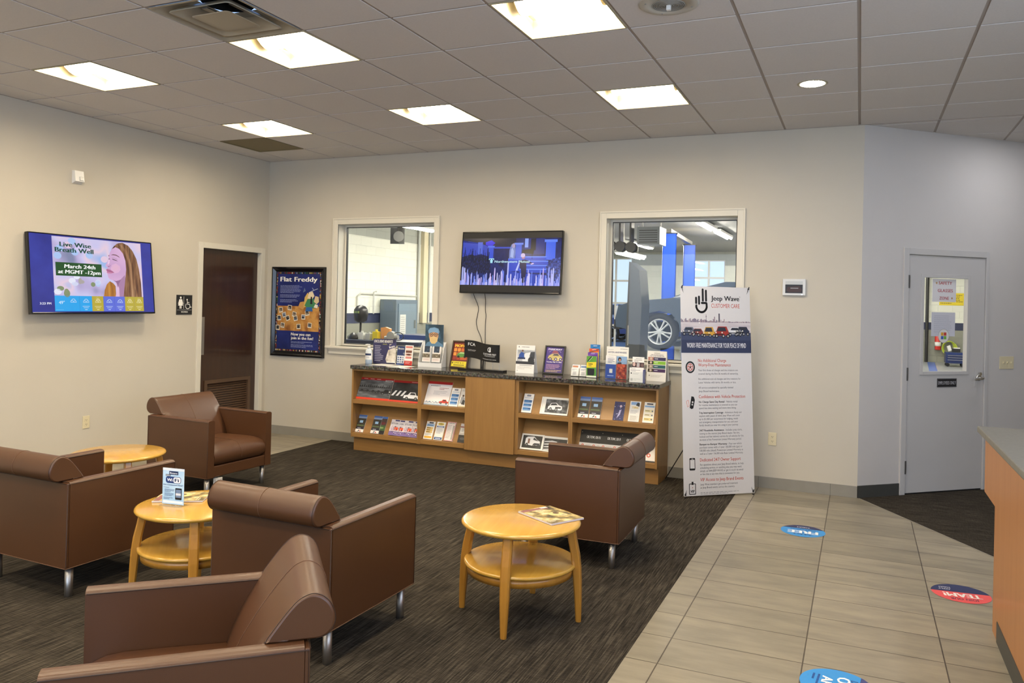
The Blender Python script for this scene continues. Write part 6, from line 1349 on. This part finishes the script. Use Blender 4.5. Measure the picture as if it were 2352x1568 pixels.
    A.line([(.054, .015), (.112, .015), (.112, .100), (.054, .100), (.054, .015)], .006, BK, 2); A.rect(.075, .092, .092, .118, BK, 3); A.text('VIP', .083, .028, .022, BK, .038, 'C', .04, 0, 2); A.text('+', .083, .062, .014, RD, .010, 'C', .03, 0, 2)
    p = art_child(A, 'banner_panel', root, (0, 0, .012), (PI/2-LEANB, 0, 0))
    up = Vector((0, math.sin(LEANB), math.cos(LEANB)))
    m = MB(); c = Vector((w/2, .032, .012))+up*h*.46; base = Vector((0, 0, .012))
    cor = [base+Vector((.014, -.002, 0))+up*.012, base+Vector((w-.014, -.002, 0))+up*.012, base+Vector((.014, -.002, 0))+up*(h-.012), base+Vector((w-.014, -.002, 0))+up*(h-.012)]
    for q in cor: m.tube([c, (c+q)/2+Vector((0, .006, 0)), q+Vector((0, .004, 0)), q], .004, M_BLACK, 8)
    m.tube([c+up*.02, c-up*.04], .016, M_BLACK, 12); m.build('cross_poles', root)
    m = MB(); m.tube([c, Vector((.18, .68, .0045))], .0045, M_BLACK, 8); m.build('rear_leg', root)
    for q in cor:
        m = MB(); m.tube([q+Vector((0, -.004, 0)), q+Vector((0, .006, 0))], .007, M_BLACK, 12)
        m.obox(q+Vector((0, -.005, .008)), (.004, 0, 0), (0, .002, 0), (.003, 0, .010), M_BLACK); m.build('corner_hook', root)
    for x in (.014, w-.014):
        m = MB(); m.tube([(x, .0, .006), (x, .0, -.004)], .007, M_BLACK, 10); m.build('foot', root)
banner()

# ------------------------------------------------------------------ floor stickers
def sticker(label, cx, cy, r, rz, fn):
    A = Art(.002, .002, .0006, '#2f86d0', ink('#2f86d0'), x0=-.001, y0=-.001); fn(A, r); tag(place(A.build('floor_sticker'), (cx, cy, .0008), (0, 0, rz)), label, 'floor sticker')
def seg(A, r, y, c, up, L):   # circular segment above / below y
    a = math.asin(max(-1, min(1, y/r))); A.ell(0, 0, r, r, c, L, 30, a, PI-a) if up else A.ell(0, 0, r, r, c, L, 30, PI-a, 2*PI+a)
def st_free(A, r):
    A.ell(0, 0, r, r, '#3192dc', 1, 48); seg(A, r, -r*.42, '#20295c', False, 2)
    A.text('FREE', 0, -r*.02, r*.46, '#eef2f6', r*1.30, 'C', .05, 0, 3); A.text('Ask for a', 0, r*.52, r*.16, '#1c3f80', r*.8, 'C', .03, .15, 3); A.text('INSPECTION', 0, -r*.30, r*.15, '#1c4f9a', r*1.1, 'C', .02, 0, 3); A.text('TODAY', 0, -r*.68, r*.13, '#d6dcea', r*.6, 'C', .03, 0, 4)
def st_team(A, r):
    A.ell(0, 0, r, r, '#e8585a', 1, 48); seg(A, r, -r*.12, '#28305f', False, 2)
    A.text('TEAM!', 0, r*.02, r*.40, '#f4efec', r*1.25, 'C', .05, 0, 3); A.text('JOIN OUR', 0, r*.52, r*.22, '#4a2440', r*.95, 'C', .02, .1, 3); A.text('APPLY', r*.48, -r*.42, r*.12, '#d2d6e6', r*.42, 'C', .03, 0, 3); A.text('TODAY', r*.44, -r*.62, r*.12, '#d2d6e6', r*.42, 'C', .03, 0, 3)
def st_our(A, r):
    A.ell(0, 0, r, r, '#2f8fd8', 1, 48); seg(A, r, r*.58, '#3a3f78', True, 2)
    A.text('OUR', 0, -r*.02, r*.36, '#eef2f6', r*1.1, 'C', .05, 0, 3); A.text('Download', 0, r*.34, r*.20, '#20357c', r*1.0, 'C', .02, .15, 3); A.text('APP', 0, -r*.42, r*.30, '#eef2f6', r*.8, 'C', .05, 0, 3); A.greek(-r*.45, -r*.55, r*.9, 2, r*.14, r*.06, '#1c4f9a', 101, 3)
sticker('round blue floor sticker reading free, farthest from the camera', 6.110, -1.300, .153, math.radians(182), st_free)
sticker('round red and navy floor sticker reading team by the service desk', 7.020, -2.205, .153, math.radians(187), st_team)
sticker('round blue floor sticker cut by the bottom edge of the picture', 6.398, -3.708, .150, math.radians(-95), st_our)

# ------------------------------------------------------------------ service desks at the right
def desk():
    root = thing('service_desk', 'orange wood service desk with a grey top cut by the right edge', 'desk', (7.106, -2.727, 0)); Ld = 5.0
    m = MB(); m.box(-.036, .72, -Ld, .405, .947, .981, M_DESKTOP); m.build('desktop', root, .005, 2)
    m = MB(); m.box(0, .68, -Ld, .365, .630, .947, M_DESKWOOD); m.build('upper_case', root)
    m = MB(); m.box(0, .025, -Ld, .0, .0, .630, M_DESKWOOD); m.build('front_panel', root)
    m = MB(); m.box(.025, .66, -.025, 0, .0, .630, M_DESKWOOD); m.build('end_panel', root)
    m = MB(); m.box(.66, .68, -Ld, 0, 0, .630, M_DESKWOOD); m.build('rear_panel', root)
    m = MB(); m.box(-.004, 0, -Ld, -.15, 0, .10, M_RUBBER); m.build('toe_strip', root)
desk()

# ------------------------------------------------------------------ service garage behind the windows and the door
GXL, GXR, GYB, GH = -4.2, 13.0, 21.0, 3.55
def garage_shell():
    flat_poly('floor.004', [(GXL, WB), (6.40, WB), (6.465-.10, .17), (GXR, .17+5.6), (GXR, GYB), (GXL, GYB)], 0, mat('garage_concrete', (.30, .31, .32), rough=.3, noise=.12, nscale=2))
    m = MB(); m.add([(GXL, .17, GH), (GXR, .17, GH), (GXR, GYB, GH), (GXL, GYB, GH)], [(0, 1, 2, 3)], mat('garage_ceiling', (.34, .34, .33), rough=.8)); struct(m.build('ceiling.001'))
    def block(name, ax):
        mm, n, l, b = new_mat(name)
        tc = n.new('ShaderNodeTexCoord'); sp = n.new('ShaderNodeSeparateXYZ'); cb = n.new('ShaderNodeCombineXYZ'); l.new(tc.outputs['Object'], sp.inputs[0]); l.new(sp.outputs[ax], cb.inputs[0]); l.new(sp.outputs['Z'], cb.inputs[1])
        br = n.new('ShaderNodeTexBrick'); br.inputs['Scale'].default_value = 1; br.inputs['Brick Width'].default_value = .406; br.inputs['Row Height'].default_value = .203; br.inputs['Mortar Size'].default_value = .006; br.inputs['Mortar Smooth'].default_value = .6
        br.inputs['Color1'].default_value = (.76, .76, .66, 1); br.inputs['Color2'].default_value = (.80, .80, .70, 1); br.inputs['Mortar'].default_value = (.69, .69, .60, 1); l.new(cb.outputs[0], br.inputs['Vector'])
        r = n.new('ShaderNodeValToRGB'); e = r.color_ramp.elements; r.color_ramp.interpolation = 'CONSTANT'; mp = n.new('ShaderNodeMath'); mp.operation = 'DIVIDE'; mp.inputs[1].default_value = 4; l.new(sp.outputs['Z'], mp.inputs[0]); l.new(mp.outputs[0], r.inputs[0])
        e[0].position = 0; e[0].color = (.33, .33, .31, 1); e[1].position = 1.02/4; e[1].color = (.02, .03, .10, 1); q = e.new(1.26/4); q.color = (1, 1, 1, 1); q = e.new(3.05/4); q.color = (.45, .46, .46, 1)
        mx = n.new('ShaderNodeMix'); mx.data_type = 'RGBA'; mx.blend_type = 'MULTIPLY'; mx.inputs['Factor'].default_value = 1; l.new(br.outputs['Color'], mx.inputs['A']); l.new(r.outputs[0], mx.inputs['B']); l.new(mx.outputs['Result'], b.inputs['Base Color'])
        b.inputs['Roughness'].default_value = .6; bp = n.new('ShaderNodeBump'); bp.invert = True; bp.inputs['Distance'].default_value = .003; l.new(br.outputs['Fac'], bp.inputs['Height']); l.new(bp.outputs[0], b.inputs['Normal'])
        return mm
    BY, BX = block('block_wall_side', 'Y'), block('block_wall_back', 'X')
    m = MB(); m.box(GXL-.2, GXL, .17, GYB, 0, GH, BY); struct(m.build('wall_garage_left'))
    m = MB(); m.box(GXR, GXR+.2, 5.0, GYB, 0, GH, BY); struct(m.build('wall_garage_right'))
    wall_with_holes('wall_garage_back', GXR-GXL, GH, .2, [(.4, 2.87, 0, 3.32), (5.10, 6.25, 2.0, 3.25), (11.6, 12.52, .7, 1.85)], BX, lambda s, d, z: (GXL+s, GYB+d, z))
    # glazed overhead doors
    for i, (x0, x1, z0, z1, nx, nz) in enumerate([(-3.8, -1.33, 0, 3.32, 4, 4), (.90, 2.05, 2.0, 3.25, 2, 2), (7.4, 8.32, .7, 1.85, 2, 2)]):
        r = struct(empty('door_3' if i == 0 else 'window_3' if i == 1 else 'window_4', ((x0+x1)/2, GYB+.05, z0))); cx = (x0+x1)/2
        m = MB(); t = .035
        for k in range(nx+1): x = x0+(x1-x0)*k/nx-cx; m.box(x-t, x+t, 0, .05, 0, z1-z0, M_WHITE)
        for k in range(nz+1): z = (z1-z0)*k/nz; m.box(x0-cx, x1-cx, 0.001, .049, max(0, z-t), z+t, M_WHITE)
        m.build('glazing_frame', r); m = MB(); m.box(x0-cx, x1-cx, .02, .026, 0, z1-z0, M_GLASS); m.build('glass', r)
    flat_poly('floor.005', [(-40, GYB+.2), (40, GYB+.2), (40, 80), (-40, 80)], -.02, mat('asphalt_lot', (.16, .18, .22), rough=.8))
garage_shell()
def tube_light(x, y, z, L, label, rot=0):
    root = thing('strip_light', label, 'ceiling light', (x, y, z), (0, 0, rot), 'fluorescent strip lights in the garage')
    m = MB(); m.box(-.10, .10, -L/2, L/2, .03, .09, M_WHITE); m.build('housing', root)
    for q in (-.3, .3): m = MB(); m.tube([(0, q*L, .09), (0, q*L, GH-z)], .008, M_STEEL, 6); m.build('hanger_rod', root)
    for s in (-1, 1): m = MB(); m.tube([(s*.05, -L/2+.02, .012), (s*.05, L/2-.02, .012)], .019, emission('fluorescent_tube', (1.0, .96, .84), 170), 10); m.build('tube', root)
for x, y, z, L, lb in ((3.19, 10.9, 3.42, 1.75, 'lit strip light at the upper right of the right window'), (3.20, 13.2, 3.42, 2.0, 'lit strip light beyond the upper right one in the garage'),
                       (-1.76, 6.37, 3.03, 1.35, 'lit strip light at the top right of the left window'), (-1.0, 10.2, 3.42, 2.4, 'lit garage strip light deep behind the left window, above view'),
                       (2.75, 5.1, 3.42, 2.4, 'lit garage strip light hidden above the right window'), (2.75, 2.2, 3.42, 2.4, 'lit garage strip light just behind the back wall, out of sight'),
                       (-.45, 2.2, 3.42, 2.4, 'lit garage strip light behind the left window top, out of sight'), (1.43, 10.85, 2.75, 2.1, 'lower hung lit strip light at the left side of the right window'),
                       (.2, 16.5, 3.42, 2.4, 'lit garage strip light near the glazed far doors, out of sight'), (4.2, 17.5, 3.42, 2.4, 'lit garage strip light far behind the lift posts, out of sight'),
                       (8.6, 9.5, 3.42, 2.4, 'lit garage strip light beyond the employee door, out of sight'), (8.6, 13.5, 3.42, 2.4, 'lit garage strip light deep beyond the employee door, out of sight'),
                       (8.6, 17.5, 3.42, 2.4, 'lit garage strip light over the blue tool cart, out of sight')):
    tube_light(x, y, z, L, lb)
M_LIFT = mat('lift_blue', (.02, .09, .55), rough=.35)
def lift(x, y, label, h=3.3):
    root = thing('lift_post', label, 'vehicle lift', (x, y, 0), (0, 0, .25), 'blue vehicle lift posts')
    m = MB(); m.box(-.16, .16, -.13, -.11, 0, h, M_LIFT); m.box(-.16, -.14, -.13, .13, 0, h, M_LIFT); m.box(.14, .16, -.13, .13, 0, h, M_LIFT); m.build('column', root)
    m = MB(); m.box(-.25, .25, -.25, .25, 0, .02, M_LIFT); m.build('base_plate', root)
    m = MB(); m.box(-.13, .13, -.10, .16, .55, 1.25, M_LIFT); m.build('carriage', root)
    m = MB()
    for s in (-1, 1): m.tube([(s*.05, .02, 1.25), (s*.05, .02, h-.05)], .012, M_STEEL, 6)
    m.build('cable', root)
    m = MB(); m.tube([(-.08, 0, h-.12), (.08, 0, h-.12)], .07, M_DARKMETAL, 14); m.build('pulley', root); m = MB(); m.box(-.18, .18, -.15, .18, h, h+.02, M_DARKMETAL); m.build('top_plate', root)
lift(2.29, 11.1, 'nearer blue lift post seen through the right window'); lift(2.04, 14.7, 'farther blue lift post seen through the right window, behind the nearer one')
m = MB(); m.obox((2.165, 12.9, 3.37), (.125, -1.9, 0), (.06, .004, 0), (0, 0, .045), M_STEEL); tag(m.build('lift_crossbeam'), 'steel overhead beam joining the two blue lift posts', 'beam')
M_ALLOY = mat('alloy_wheel', (.80, .82, .84), rough=.3, metal=.3)
def suv_car(loc, rz, label, body, z=0, L=4.6, simple=False, group=None, roof=1.70):
    """real solid: lower body, cabin, glass, bumpers, lamps, four spoked wheels. x forward (front at x=0 left)"""
    root = thing('car', label, 'car', (*loc, z), (0, 0, rz), group); B = mat('car_paint_'+body, body, rough=.2, coat=.3); GL = mat('car_glass', (.02, .03, .04), rough=.05); TY = mat('tyre_rubber', (.018, .018, .018), rough=.7)
    prof = [(0.02, .45), (.0, .62), (.06, .88), (.35, .98), (1.15, 1.06), (1.75, roof-.12), (2.2, roof), (3.7, roof), (4.25, roof-.10), (4.5, 1.12), (4.58, .95), (4.58, .50), (4.5, .38)]
    def arch(cx): return [(cx-.43, .36), (cx-.40, .55), (cx-.25, .74), (cx, .80), (cx+.25, .74), (cx+.40, .55), (cx+.43, .36)]
    low = arch(.92)+arch(3.62); bottom = list(reversed(low))
    P = prof + bottom
    m = MB(); hw = .93
    m.loft([[(x, -hw+.10*(z_ > 1.1)*(z_-1.1)/.6*2, z_) for x, z_ in P], [(x, -hw+.10*(z_ > 1.1)*(z_-1.1)/.6*2, z_) for x, z_ in P]][:1]+[[(x, hw-.10*(z_ > 1.1)*(z_-1.1)/.6*2, z_) for x, z_ in P]], B, False, True); m.build('body', root, .03, 2)
    m = MB()
    for s in (-1, 1):
        q = lambda pts: [(x, s*(hw+.004-.10*(z_ > 1.1)*(z_-1.1)/.6*2), z_) for x, z_ in pts]
        for pts in ([(1.35, 1.10), (1.80, roof-.16), (2.45, roof-.08), (2.45, 1.10)], [(2.52, 1.10), (2.52, roof-.08), (3.35, roof-.08), (3.40, 1.10)], [(3.48, 1.10), (3.44, roof-.08), (4.05, roof-.14), (4.25, 1.12)]): m.prism(q(pts), (0, s*.006, 0), GL)
    m.prism([(1.20, -.70, 1.10), (1.20, .70, 1.10), (1.72, .62, roof-.14), (1.72, -.62, roof-.14)], (-.01, 0, .01), GL); m.prism([(4.515, -.70, 1.15), (4.515, .70, 1.15), (4.27, .62, roof-.13), (4.27, -.62, roof-.13)], (.012, 0, .006), GL); m.build('windows', root)
    m = MB(); m.box(-.02, .05, -.60, .60, .62, .84, M_DARKMETAL); m.box(-.03, .10, -.9, .9, .40, .60, M_BLACK); m.box(4.5, 4.62, -.9, .9, .40, .62, M_BLACK); m.build('bumper', root)
    m = MB()
    for s in (-1, 1): m.box(-.005, .10, s*.76-.14, s*.76+.14, .72, .88, mat('lamp_clear', (.7, .72, .75), rough=.1)); m.box(4.50, 4.59, s*.80-.08, s*.80+.08, .80, 1.06, mat('lamp_red', (.35, .01, .01), rough=.2))
    m.build('lamps', root)
    for cx in (.92, 3.62):
        for s in (-1, 1):
            w = empty('wheel', (cx, s*.80, .375)); w.parent = root; w.rotation_euler = (PI/2*(1 if s < 0 else -1), 0, 0)   # local z points outward
            t = MB(); t.lathe([(.255, -.10), (.33, -.11), (.365, -.07), (.375, 0), (.365, .09), (.33, .115), (.262, .11), (.255, .07)], TY, 40, cap=False); t.build('tyre', w)
            r = MB(); r.lathe([(.262, .108), (.255, .11), (.235, .09), (.225, -.08), (.255, -.09)], M_ALLOY, 40, cap=False)
            if not simple:
                for k in range(10):
                    a = 2*PI*k/10+(.12 if k % 2 else -.12); c_, s_ = math.cos(a), math.sin(a); b = 2*PI*k/10+(.07 if k % 2 else -.07)
                    r.tube([(.05*math.cos(b), .05*math.sin(b), .085), (.15*c_, .15*s_, .095), (.236*c_, .236*s_, .085)], [.022, .017, .024], M_ALLOY, 6)
            r.lathe([(0, .10), (.045, .10), (.065, .085), (.065, .05)], M_ALLOY, 20); r.lathe([(.0, .0), (.21, .0)], M_DARKMETAL, 24); r.build('rim', w)
    return root
suv_car((1.82, 8.46+.80), 0.0, 'blue grey car raised on a lift, its spoked wheel showing in the right window', '#4c5a6c', .70, roof=1.40)
m = MB()
for y in (8.75, 9.75): m.box(2.3, 5.6, y-.06, y+.06, .98, 1.04, M_LIFT); m.box(3.8, 3.95, y-.06, y+.06, 0, 1.0, M_LIFT); m.box(3.5, 4.25, y-.2, y+.2, 0, .03, M_LIFT)
tag(m.build('lift_platform'), 'blue lift rails carrying the raised blue grey car', 'vehicle lift')
for i, (x, y, c, rz) in enumerate([(-9.6, 27, '#7f93b8', .1), (-7.4, 32, '#b8c4d8', .05), (-4.4, 26.5, '#2f4a86', 0), (-13.5, 37, '#8a3038', 0), (3.0, 28, '#d4d8e0', 0), (1.2, 33, '#5a7098', 0)]):
    suv_car((x, y), rz, ['grey blue parked car outside the left garage door', 'pale parked car second from the garage door', 'dark blue parked car close to the garage door glass', 'red parked car far out in the lot', 'white parked car behind the small garage window', 'slate parked car far behind the small garage window'][i], c, -.02, simple=True, group='cars parked outside the garage')
def locker():
    root = thing('tool_locker', 'tall dark grey tool locker with a sloped top at the left of the right window', 'cabinet', (2.69, 6.0, 0)); D = mat('locker_grey', (.05, .055, .06), rough=.35)
    m = MB(); m.prism([(0, 0, 0), (.24, 0, 0), (.29, 0, 1.62), (.23, 0, 2.22), (.05, 0, 2.36), (.02, 0, 1.2)], (0, .55, 0), D); m.build('carcass', root)
    m = MB(); m.box(.05, .07, -.012, 0, .9, 1.25, M_CHROME); m.build('handle', root)
locker()
def heater():
    root = thing('unit_heater', 'large grey box heater hanging under the garage ceiling in the right window', 'heater', (2.23, 9.6, 3.08)); D = mat('heater_grey', (.26, .27, .27), rough=.5)
    m = MB(); m.box(-.25, .25, -.30, .30, -.16, .22, D); m.build('casing', root); m = MB()
    for k in range(6): m.box(-.20, .20, -.306, -.30, -.12+.05*k, -.10+.05*k, M_DARKMETAL)
    m.build('louver', root); m = MB()
    for x in (-.2, .2): m.tube([(x, 0, .22), (x, 0, .47)], .012, M_STEEL, 6)
    m.build('hanger_rod', root)
heater()
for i, (x, z) in enumerate([(1.36, 2.90), (1.60, 2.88), (1.84, 2.86)]):
    root = thing('hose_reel', ['black hose reel, left one of three hanging in the right window', 'black hose reel in the middle of the three hanging', 'black hose reel, right one of three hanging in the right window'][i], 'hose reel', (x, 9.4, z))
    m = MB(); m.tube([(0, -.09, 0), (0, .09, 0)], .09, M_BLACK, 20); m.build('drum', root)
    m = MB()
    for s in (-1, 1): m.tube([(0, s*.10, 0), (0, s*.11, 0)], .115, M_DARKMETAL, 20)
    m.build('flange', root); m = MB(); m.box(-.02, .02, -.12, .12, .09, 3.55-z, M_DARKMETAL); m.build('bracket', root)
# left window: side wall fittings
def conduit(label, pts, r=.02): m = MB(); m.tube(pts, r, mat('conduit', (.55, .55, .50), rough=.4), 8); tag(m.build('conduit_pipe'), label, 'pipe')
conduit('thin pipe running down and along the white block wall', [(GXL+.03, 7.78, 1.1), (GXL+.03, 7.78, 1.66), (GXL+.03, 7.90, 1.72), (GXL+.03, 10.40, 1.70)]); conduit('short hooked pipe on the white block wall', [(GXL+.09, 8.35, 1.25), (GXL+.09, 8.35, 1.76), (GXL+.12, 8.41, 1.78)])
conduit('vertical conduit at the right of the left window', [(GXL+.05, 10.45, 1.0), (GXL+.05, 10.45, 3.5)], .035); conduit('second vertical conduit beside the cream panel', [(GXL+.05, 11.0, 1.0), (GXL+.05, 11.0, 3.5)], .03)
m = MB(); m.box(GXL, GXL+.10, 10.62, 10.84, 1.0, 3.5, mat('cream_panel', (.70, .62, .42), rough=.5)); tag(m.build('wall_channel'), 'tall cream metal channel on the block wall in the left window', 'channel')
def door_reflection_box():  # added solid imitating the bluish daylight door reflected in the window glass
    root = thing('door_reflection', 'blue grey solid door shape with a paper, imitating a reflection in the left window', 'cabinet', (GXL+.47, 8.73, 0)); D = mat('reflection_bluegrey', (.13, .17, .21), rough=.4)
    m = MB(); m.box(-.45, 0, 0, 1.0, 0, 1.60, D); m.build('carcass', root, .01); m = MB(); m.box(0, .02, .10, .90, .15, 1.50, mat('reflection_bluegrey_light', (.19, .25, .30), rough=.35)); m.build('door', root, .004)
    m = MB(); m.box(.02, .05, .80, .84, .9, 1.1, M_CHROME); m.build('handle', root)
    A = Art(.26, .62, .001, '#d6d6cf'); A.greek(.03, .55, .2, 10, .05, .015, '#9a9a96', 120); o = art_child(A, 'reflected_paper', root, (.0225, .16, .62), RL)
door_reflection_box()
def horn():
    root = thing('horn_speaker', 'grey horn speaker high on the wall at the top of the left window', 'speaker', (-2.5, 6.75, 2.97), (0, 0, .3)); D = mat('horn_grey', (.035, .035, .032), rough=.4)
    m = MB(); m.box(-.02, .02, .10, .14, -.18, .18, D); m.box(-.17, .13, .12, .15, -.19, .15, D); m.build('bracket', root)
    m = MB(); m.tube([(0, .14, 0), (.02, .02, -.01), (.05, -.08, -.03), (.10, -.22, -.06)], [.05, .05, .07, .11], D, 20, caps=True); m.build('horn', root); m = MB(); m.tube([(0, .12, .58), (0, .12, .18)], .02, D, 8); m.tube([(.04, .1, .10), (.10, .04, .20)], .06, M_DARKMETAL, 12); m.build('arm', root)
horn()
def chest(x, y, w, d, h, col, label, rz=0, nd=5):
    root = thing('tool_chest', label, 'tool chest', (x, y, 0), (0, 0, rz)); D = mat('chest_'+col, col, rough=.3)
    m = MB(); m.box(0, w, 0, d, .10, h, D); m.build('carcass', root, .008)
    for k in range(nd):
        z0 = .16+(h-.22)*k/nd; dr = MB(); dr.box(.02, w-.02, -.014, 0, z0, z0+(h-.22)/nd-.015, D); o = dr.build('drawer', root, .003); b = MB(); b.box(.05, w-.05, -.026, -.014, z0+(h-.22)/nd-.035, z0+(h-.22)/nd-.020, M_STEEL); b.build('pull', o)
    for a in (.06, w-.06):
        for b in (.06, d-.06): q = MB(); q.tube([(a, b-.02, .05), (a, b+.02, .05)], .05, M_BLACK, 12); q.build('caster', root)
    return root
chest(.20, 1.15, 1.15, .5, 1.07, '#16213f', 'dark navy tool chest right behind the left window', 0.1)
chest(-.9, 4.3, 1.7, .6, 1.00, '#14285c', 'blue tool chest farther back in the left window', 0.0, 3)
chest(8.80, 19.0, .52, .5, .42, '#16295e', 'blue tool cart on the garage floor in the door glass', 0, 3)
def small(name, label, cat, loc, parts):
    root = thing(name, label, cat, loc)
    for nm, fn in parts: m = MB(); fn(m); m.build(nm, root)
def jug(m, c, w, h): m.box(-w/2, w/2, -.04, .04, 0, h*.8, c); m.tube([(0, 0, h*.8), (0, 0, h)], w*.22, c, 12)
P_ = lambda n, c: mat(n, c, rough=.4)
small('bottle', 'yellow bottle on the navy tool chest in the left window', 'bottle', (.62, 1.40, 1.07), [('body', lambda m: jug(m, P_('yellow_can', (.75, .6, .03)), .075, .135))])
small('bottle', 'white jug at the left of the yellow bottle', 'bottle', (.42, 1.36, 1.07), [('body', lambda m: jug(m, P_('jug_white', (.66, .66, .60)), .085, .11)), ])
small('bottle', 'pale label can between the white jug and yellow bottle', 'bottle', (.52, 1.38, 1.07), [('body', lambda m: jug(m, P_('can_grey', (.48, .49, .46)), .07, .10))])
small('cardboard_box', 'orange and white folded carton right of the yellow bottle', 'box', (.74, 1.42, 1.07), [('carton', lambda m: m.prism([(-.06, 0, 0), (.06, 0, 0), (.07, 0, .15), (.0, 0, .17), (-.07, 0, .16)], (0, .05, 0), P_('carton_orange', (.75, .33, .10))))])
small('cutting_tool', 'grey bench tool with a coil lying on the navy chest', 'tool', (.88, 1.36, 1.07), [('body', lambda m: (m.tube([(-.10, 0, .03), (.10, 0, .05)], .028, P_('tool_grey', (.32, .32, .30)), 12), m.tube([(.0, -.03, .06), (.0, .03, .06)], .06, P_('tool_grey', (.32, .32, .30)), 16))), ('cord', lambda m: m.tube([(.10+.08*math.cos(a/4), .0, .06+.05*math.sin(a/4)) for a in range(26)], .006, M_BLACK, 6))])
small('glove_box', 'dark crumpled gloves and rags on the navy chest, left end', 'rags', (.30, 1.34, 1.07), [('rags', lambda m: m.loft([[(.08*r*math.cos(q*PI/5+z)*(1+.3*math.sin(3*q)), .06*r*math.sin(q*PI/5), z) for q in range(10)] for z, r in ((0, 1), (.03, 1.05), (.06, .7), (.085, .25))], M_BLACK, True, True))])
small('spray_bottle', 'white glue bottle on the far blue chest', 'bottle', (-.05, 4.55, 1.0), [('body', lambda m: jug(m, P_('jug_white', (.66, .66, .60)), .09, .24))])
small('cardboard_box', 'brown cardboard tube box on the far blue chest', 'box', (.33, 4.5, 1.0), [('carton', lambda m: m.box(-.10, .10, -.08, .08, 0, .36, P_('cardboard', (.42, .30, .17))))])
small('plastic_bag', 'black plastic bag at the right end of the far blue chest', 'bag', (.62, 4.5, 1.0), [('bag', lambda m: m.loft([[(.17*r*math.cos(q*PI/6), .13*r*math.sin(q*PI/6)*(1+.2*math.sin(2*q)), z) for q in range(12)] for z, r in ((0, .8), (.08, 1), (.2, .85), (.27, .35), (.34, .45))], M_BLACKGLOSS, True, True))])
def mask_stand():
    root = thing('welding_helmet', 'black welding helmet on a stand at the left edge of the left window', 'helmet', (-.05, 2.0, 0))
    m = MB(); m.lathe([(.0, 0), (.15, 0), (.15, .02), (.015, .03), (.015, 1.28), (0, 1.28)], M_DARKMETAL, 20); m.build('stand', root)
    m = MB(); m.loft([[(r*math.cos(q*PI/8), r*1.1*math.sin(q*PI/8), z) for q in range(16)] for z, r in ((1.27, .05), (1.30, .085), (1.38, .10), (1.45, .095), (1.50, .06), (1.515, .02))], M_BLACK, True, True); m.build('shell', root)
    m = MB(); m.box(-.04, .04, -.118, -.10, 1.40, 1.43, mat('visor_green', (.16, .2, .05), rough=.2)); m.build('visor', root)
mask_stand()
# door view
def board(name, label, cat, loc, rot, w, h, fn, base, t=.004): A = Art(w, h, t, base); fn(A, w, h); tag(place(A.build(name), loc, rot), label, cat)
board('warning_sign', 'yellow warning sign on the far garage wall behind the safety notice', 'sign', (8.76, GYB-.01, 1.82), RX, .70, .39, lambda A, w, h: A.greek(w*.05, h*.8, w*.9, 6, h*.13, h*.05, '#4a4210', 140), '#e0c820')
def exting():
    root = thing('fire_extinguisher', 'red fire extinguisher on the far garage wall in the door glass', 'fire extinguisher', (8.74, GYB-.10, .40)); Rm = mat('extinguisher_red', (.55, .03, .02), rough=.3)
    m = MB(); m.lathe([(0, 0), (.085, 0), (.09, .02), (.09, .40), (.06, .47), (.03, .50), (0, .50)], Rm, 24); m.build('cylinder', root); m = MB(); m.lathe([(.0915, .12), (.0915, .25)], M_PAPER, 24); m.build('label_band', root)
    m = MB(); m.box(-.02, .02, -.06, .05, .50, .56, M_BLACK); m.tube([(0, .03, .52), (.10, .03, .45), (.11, .03, .2)], .012, M_BLACK, 8); m.build('valve', root); m = MB(); m.box(-.03, .03, .06, .10, .1, .45, M_DARKMETAL); m.build('wall_hook', root)
exting()
m = MB(); m.tube([(9.05+.14*math.cos(a*.55)*(1+.012*a), GYB-.06-.004*a, .47+.22*math.sin(a*.55)) for a in range(48)], .014, mat('hose_yellow', (.48, .58, .05), rough=.4), 8); tag(m.build('air_hose'), 'coiled yellow green air hose on the far garage wall', 'hose')
small('blue_cover', 'white and black parts piled on the blue tool cart', 'parts', (8.90, 19.2, .432), [('parts', lambda m: (m.obox((.0, .0, .10), (.04, 0, .02), (0, .1, 0), (-.02, 0, .07), M_WHITE), m.obox((.18, .02, .05), (.11, 0, .0), (0, .1, 0), (0, 0, .05), M_BLACK), m.obox((.2, .02, .112), (.08, 0, .0), (0, .08, 0), (0, 0, .012), M_PAPER)))])
m = MB(); m.prism([(7.75, 9.0, .001), (7.95, 9.0, .001), (8.66, 20.9, .001), (8.45, 20.9, .001)], (0, 0, .0008), mat('floor_line_blue', (.07, .13, .40), rough=.4)); tag(m.build('floor_stripe'), 'painted blue stripe on the garage floor behind the employee door', 'floor marking')
m = MB(); m.tube([(8.42, GYB-.06, 0), (8.42, GYB-.06, 3.5)], .05, M_BLACK, 10); tag(m.build('drain_pipe'), 'dark vertical pipe on the far garage wall in the door glass', 'pipe')
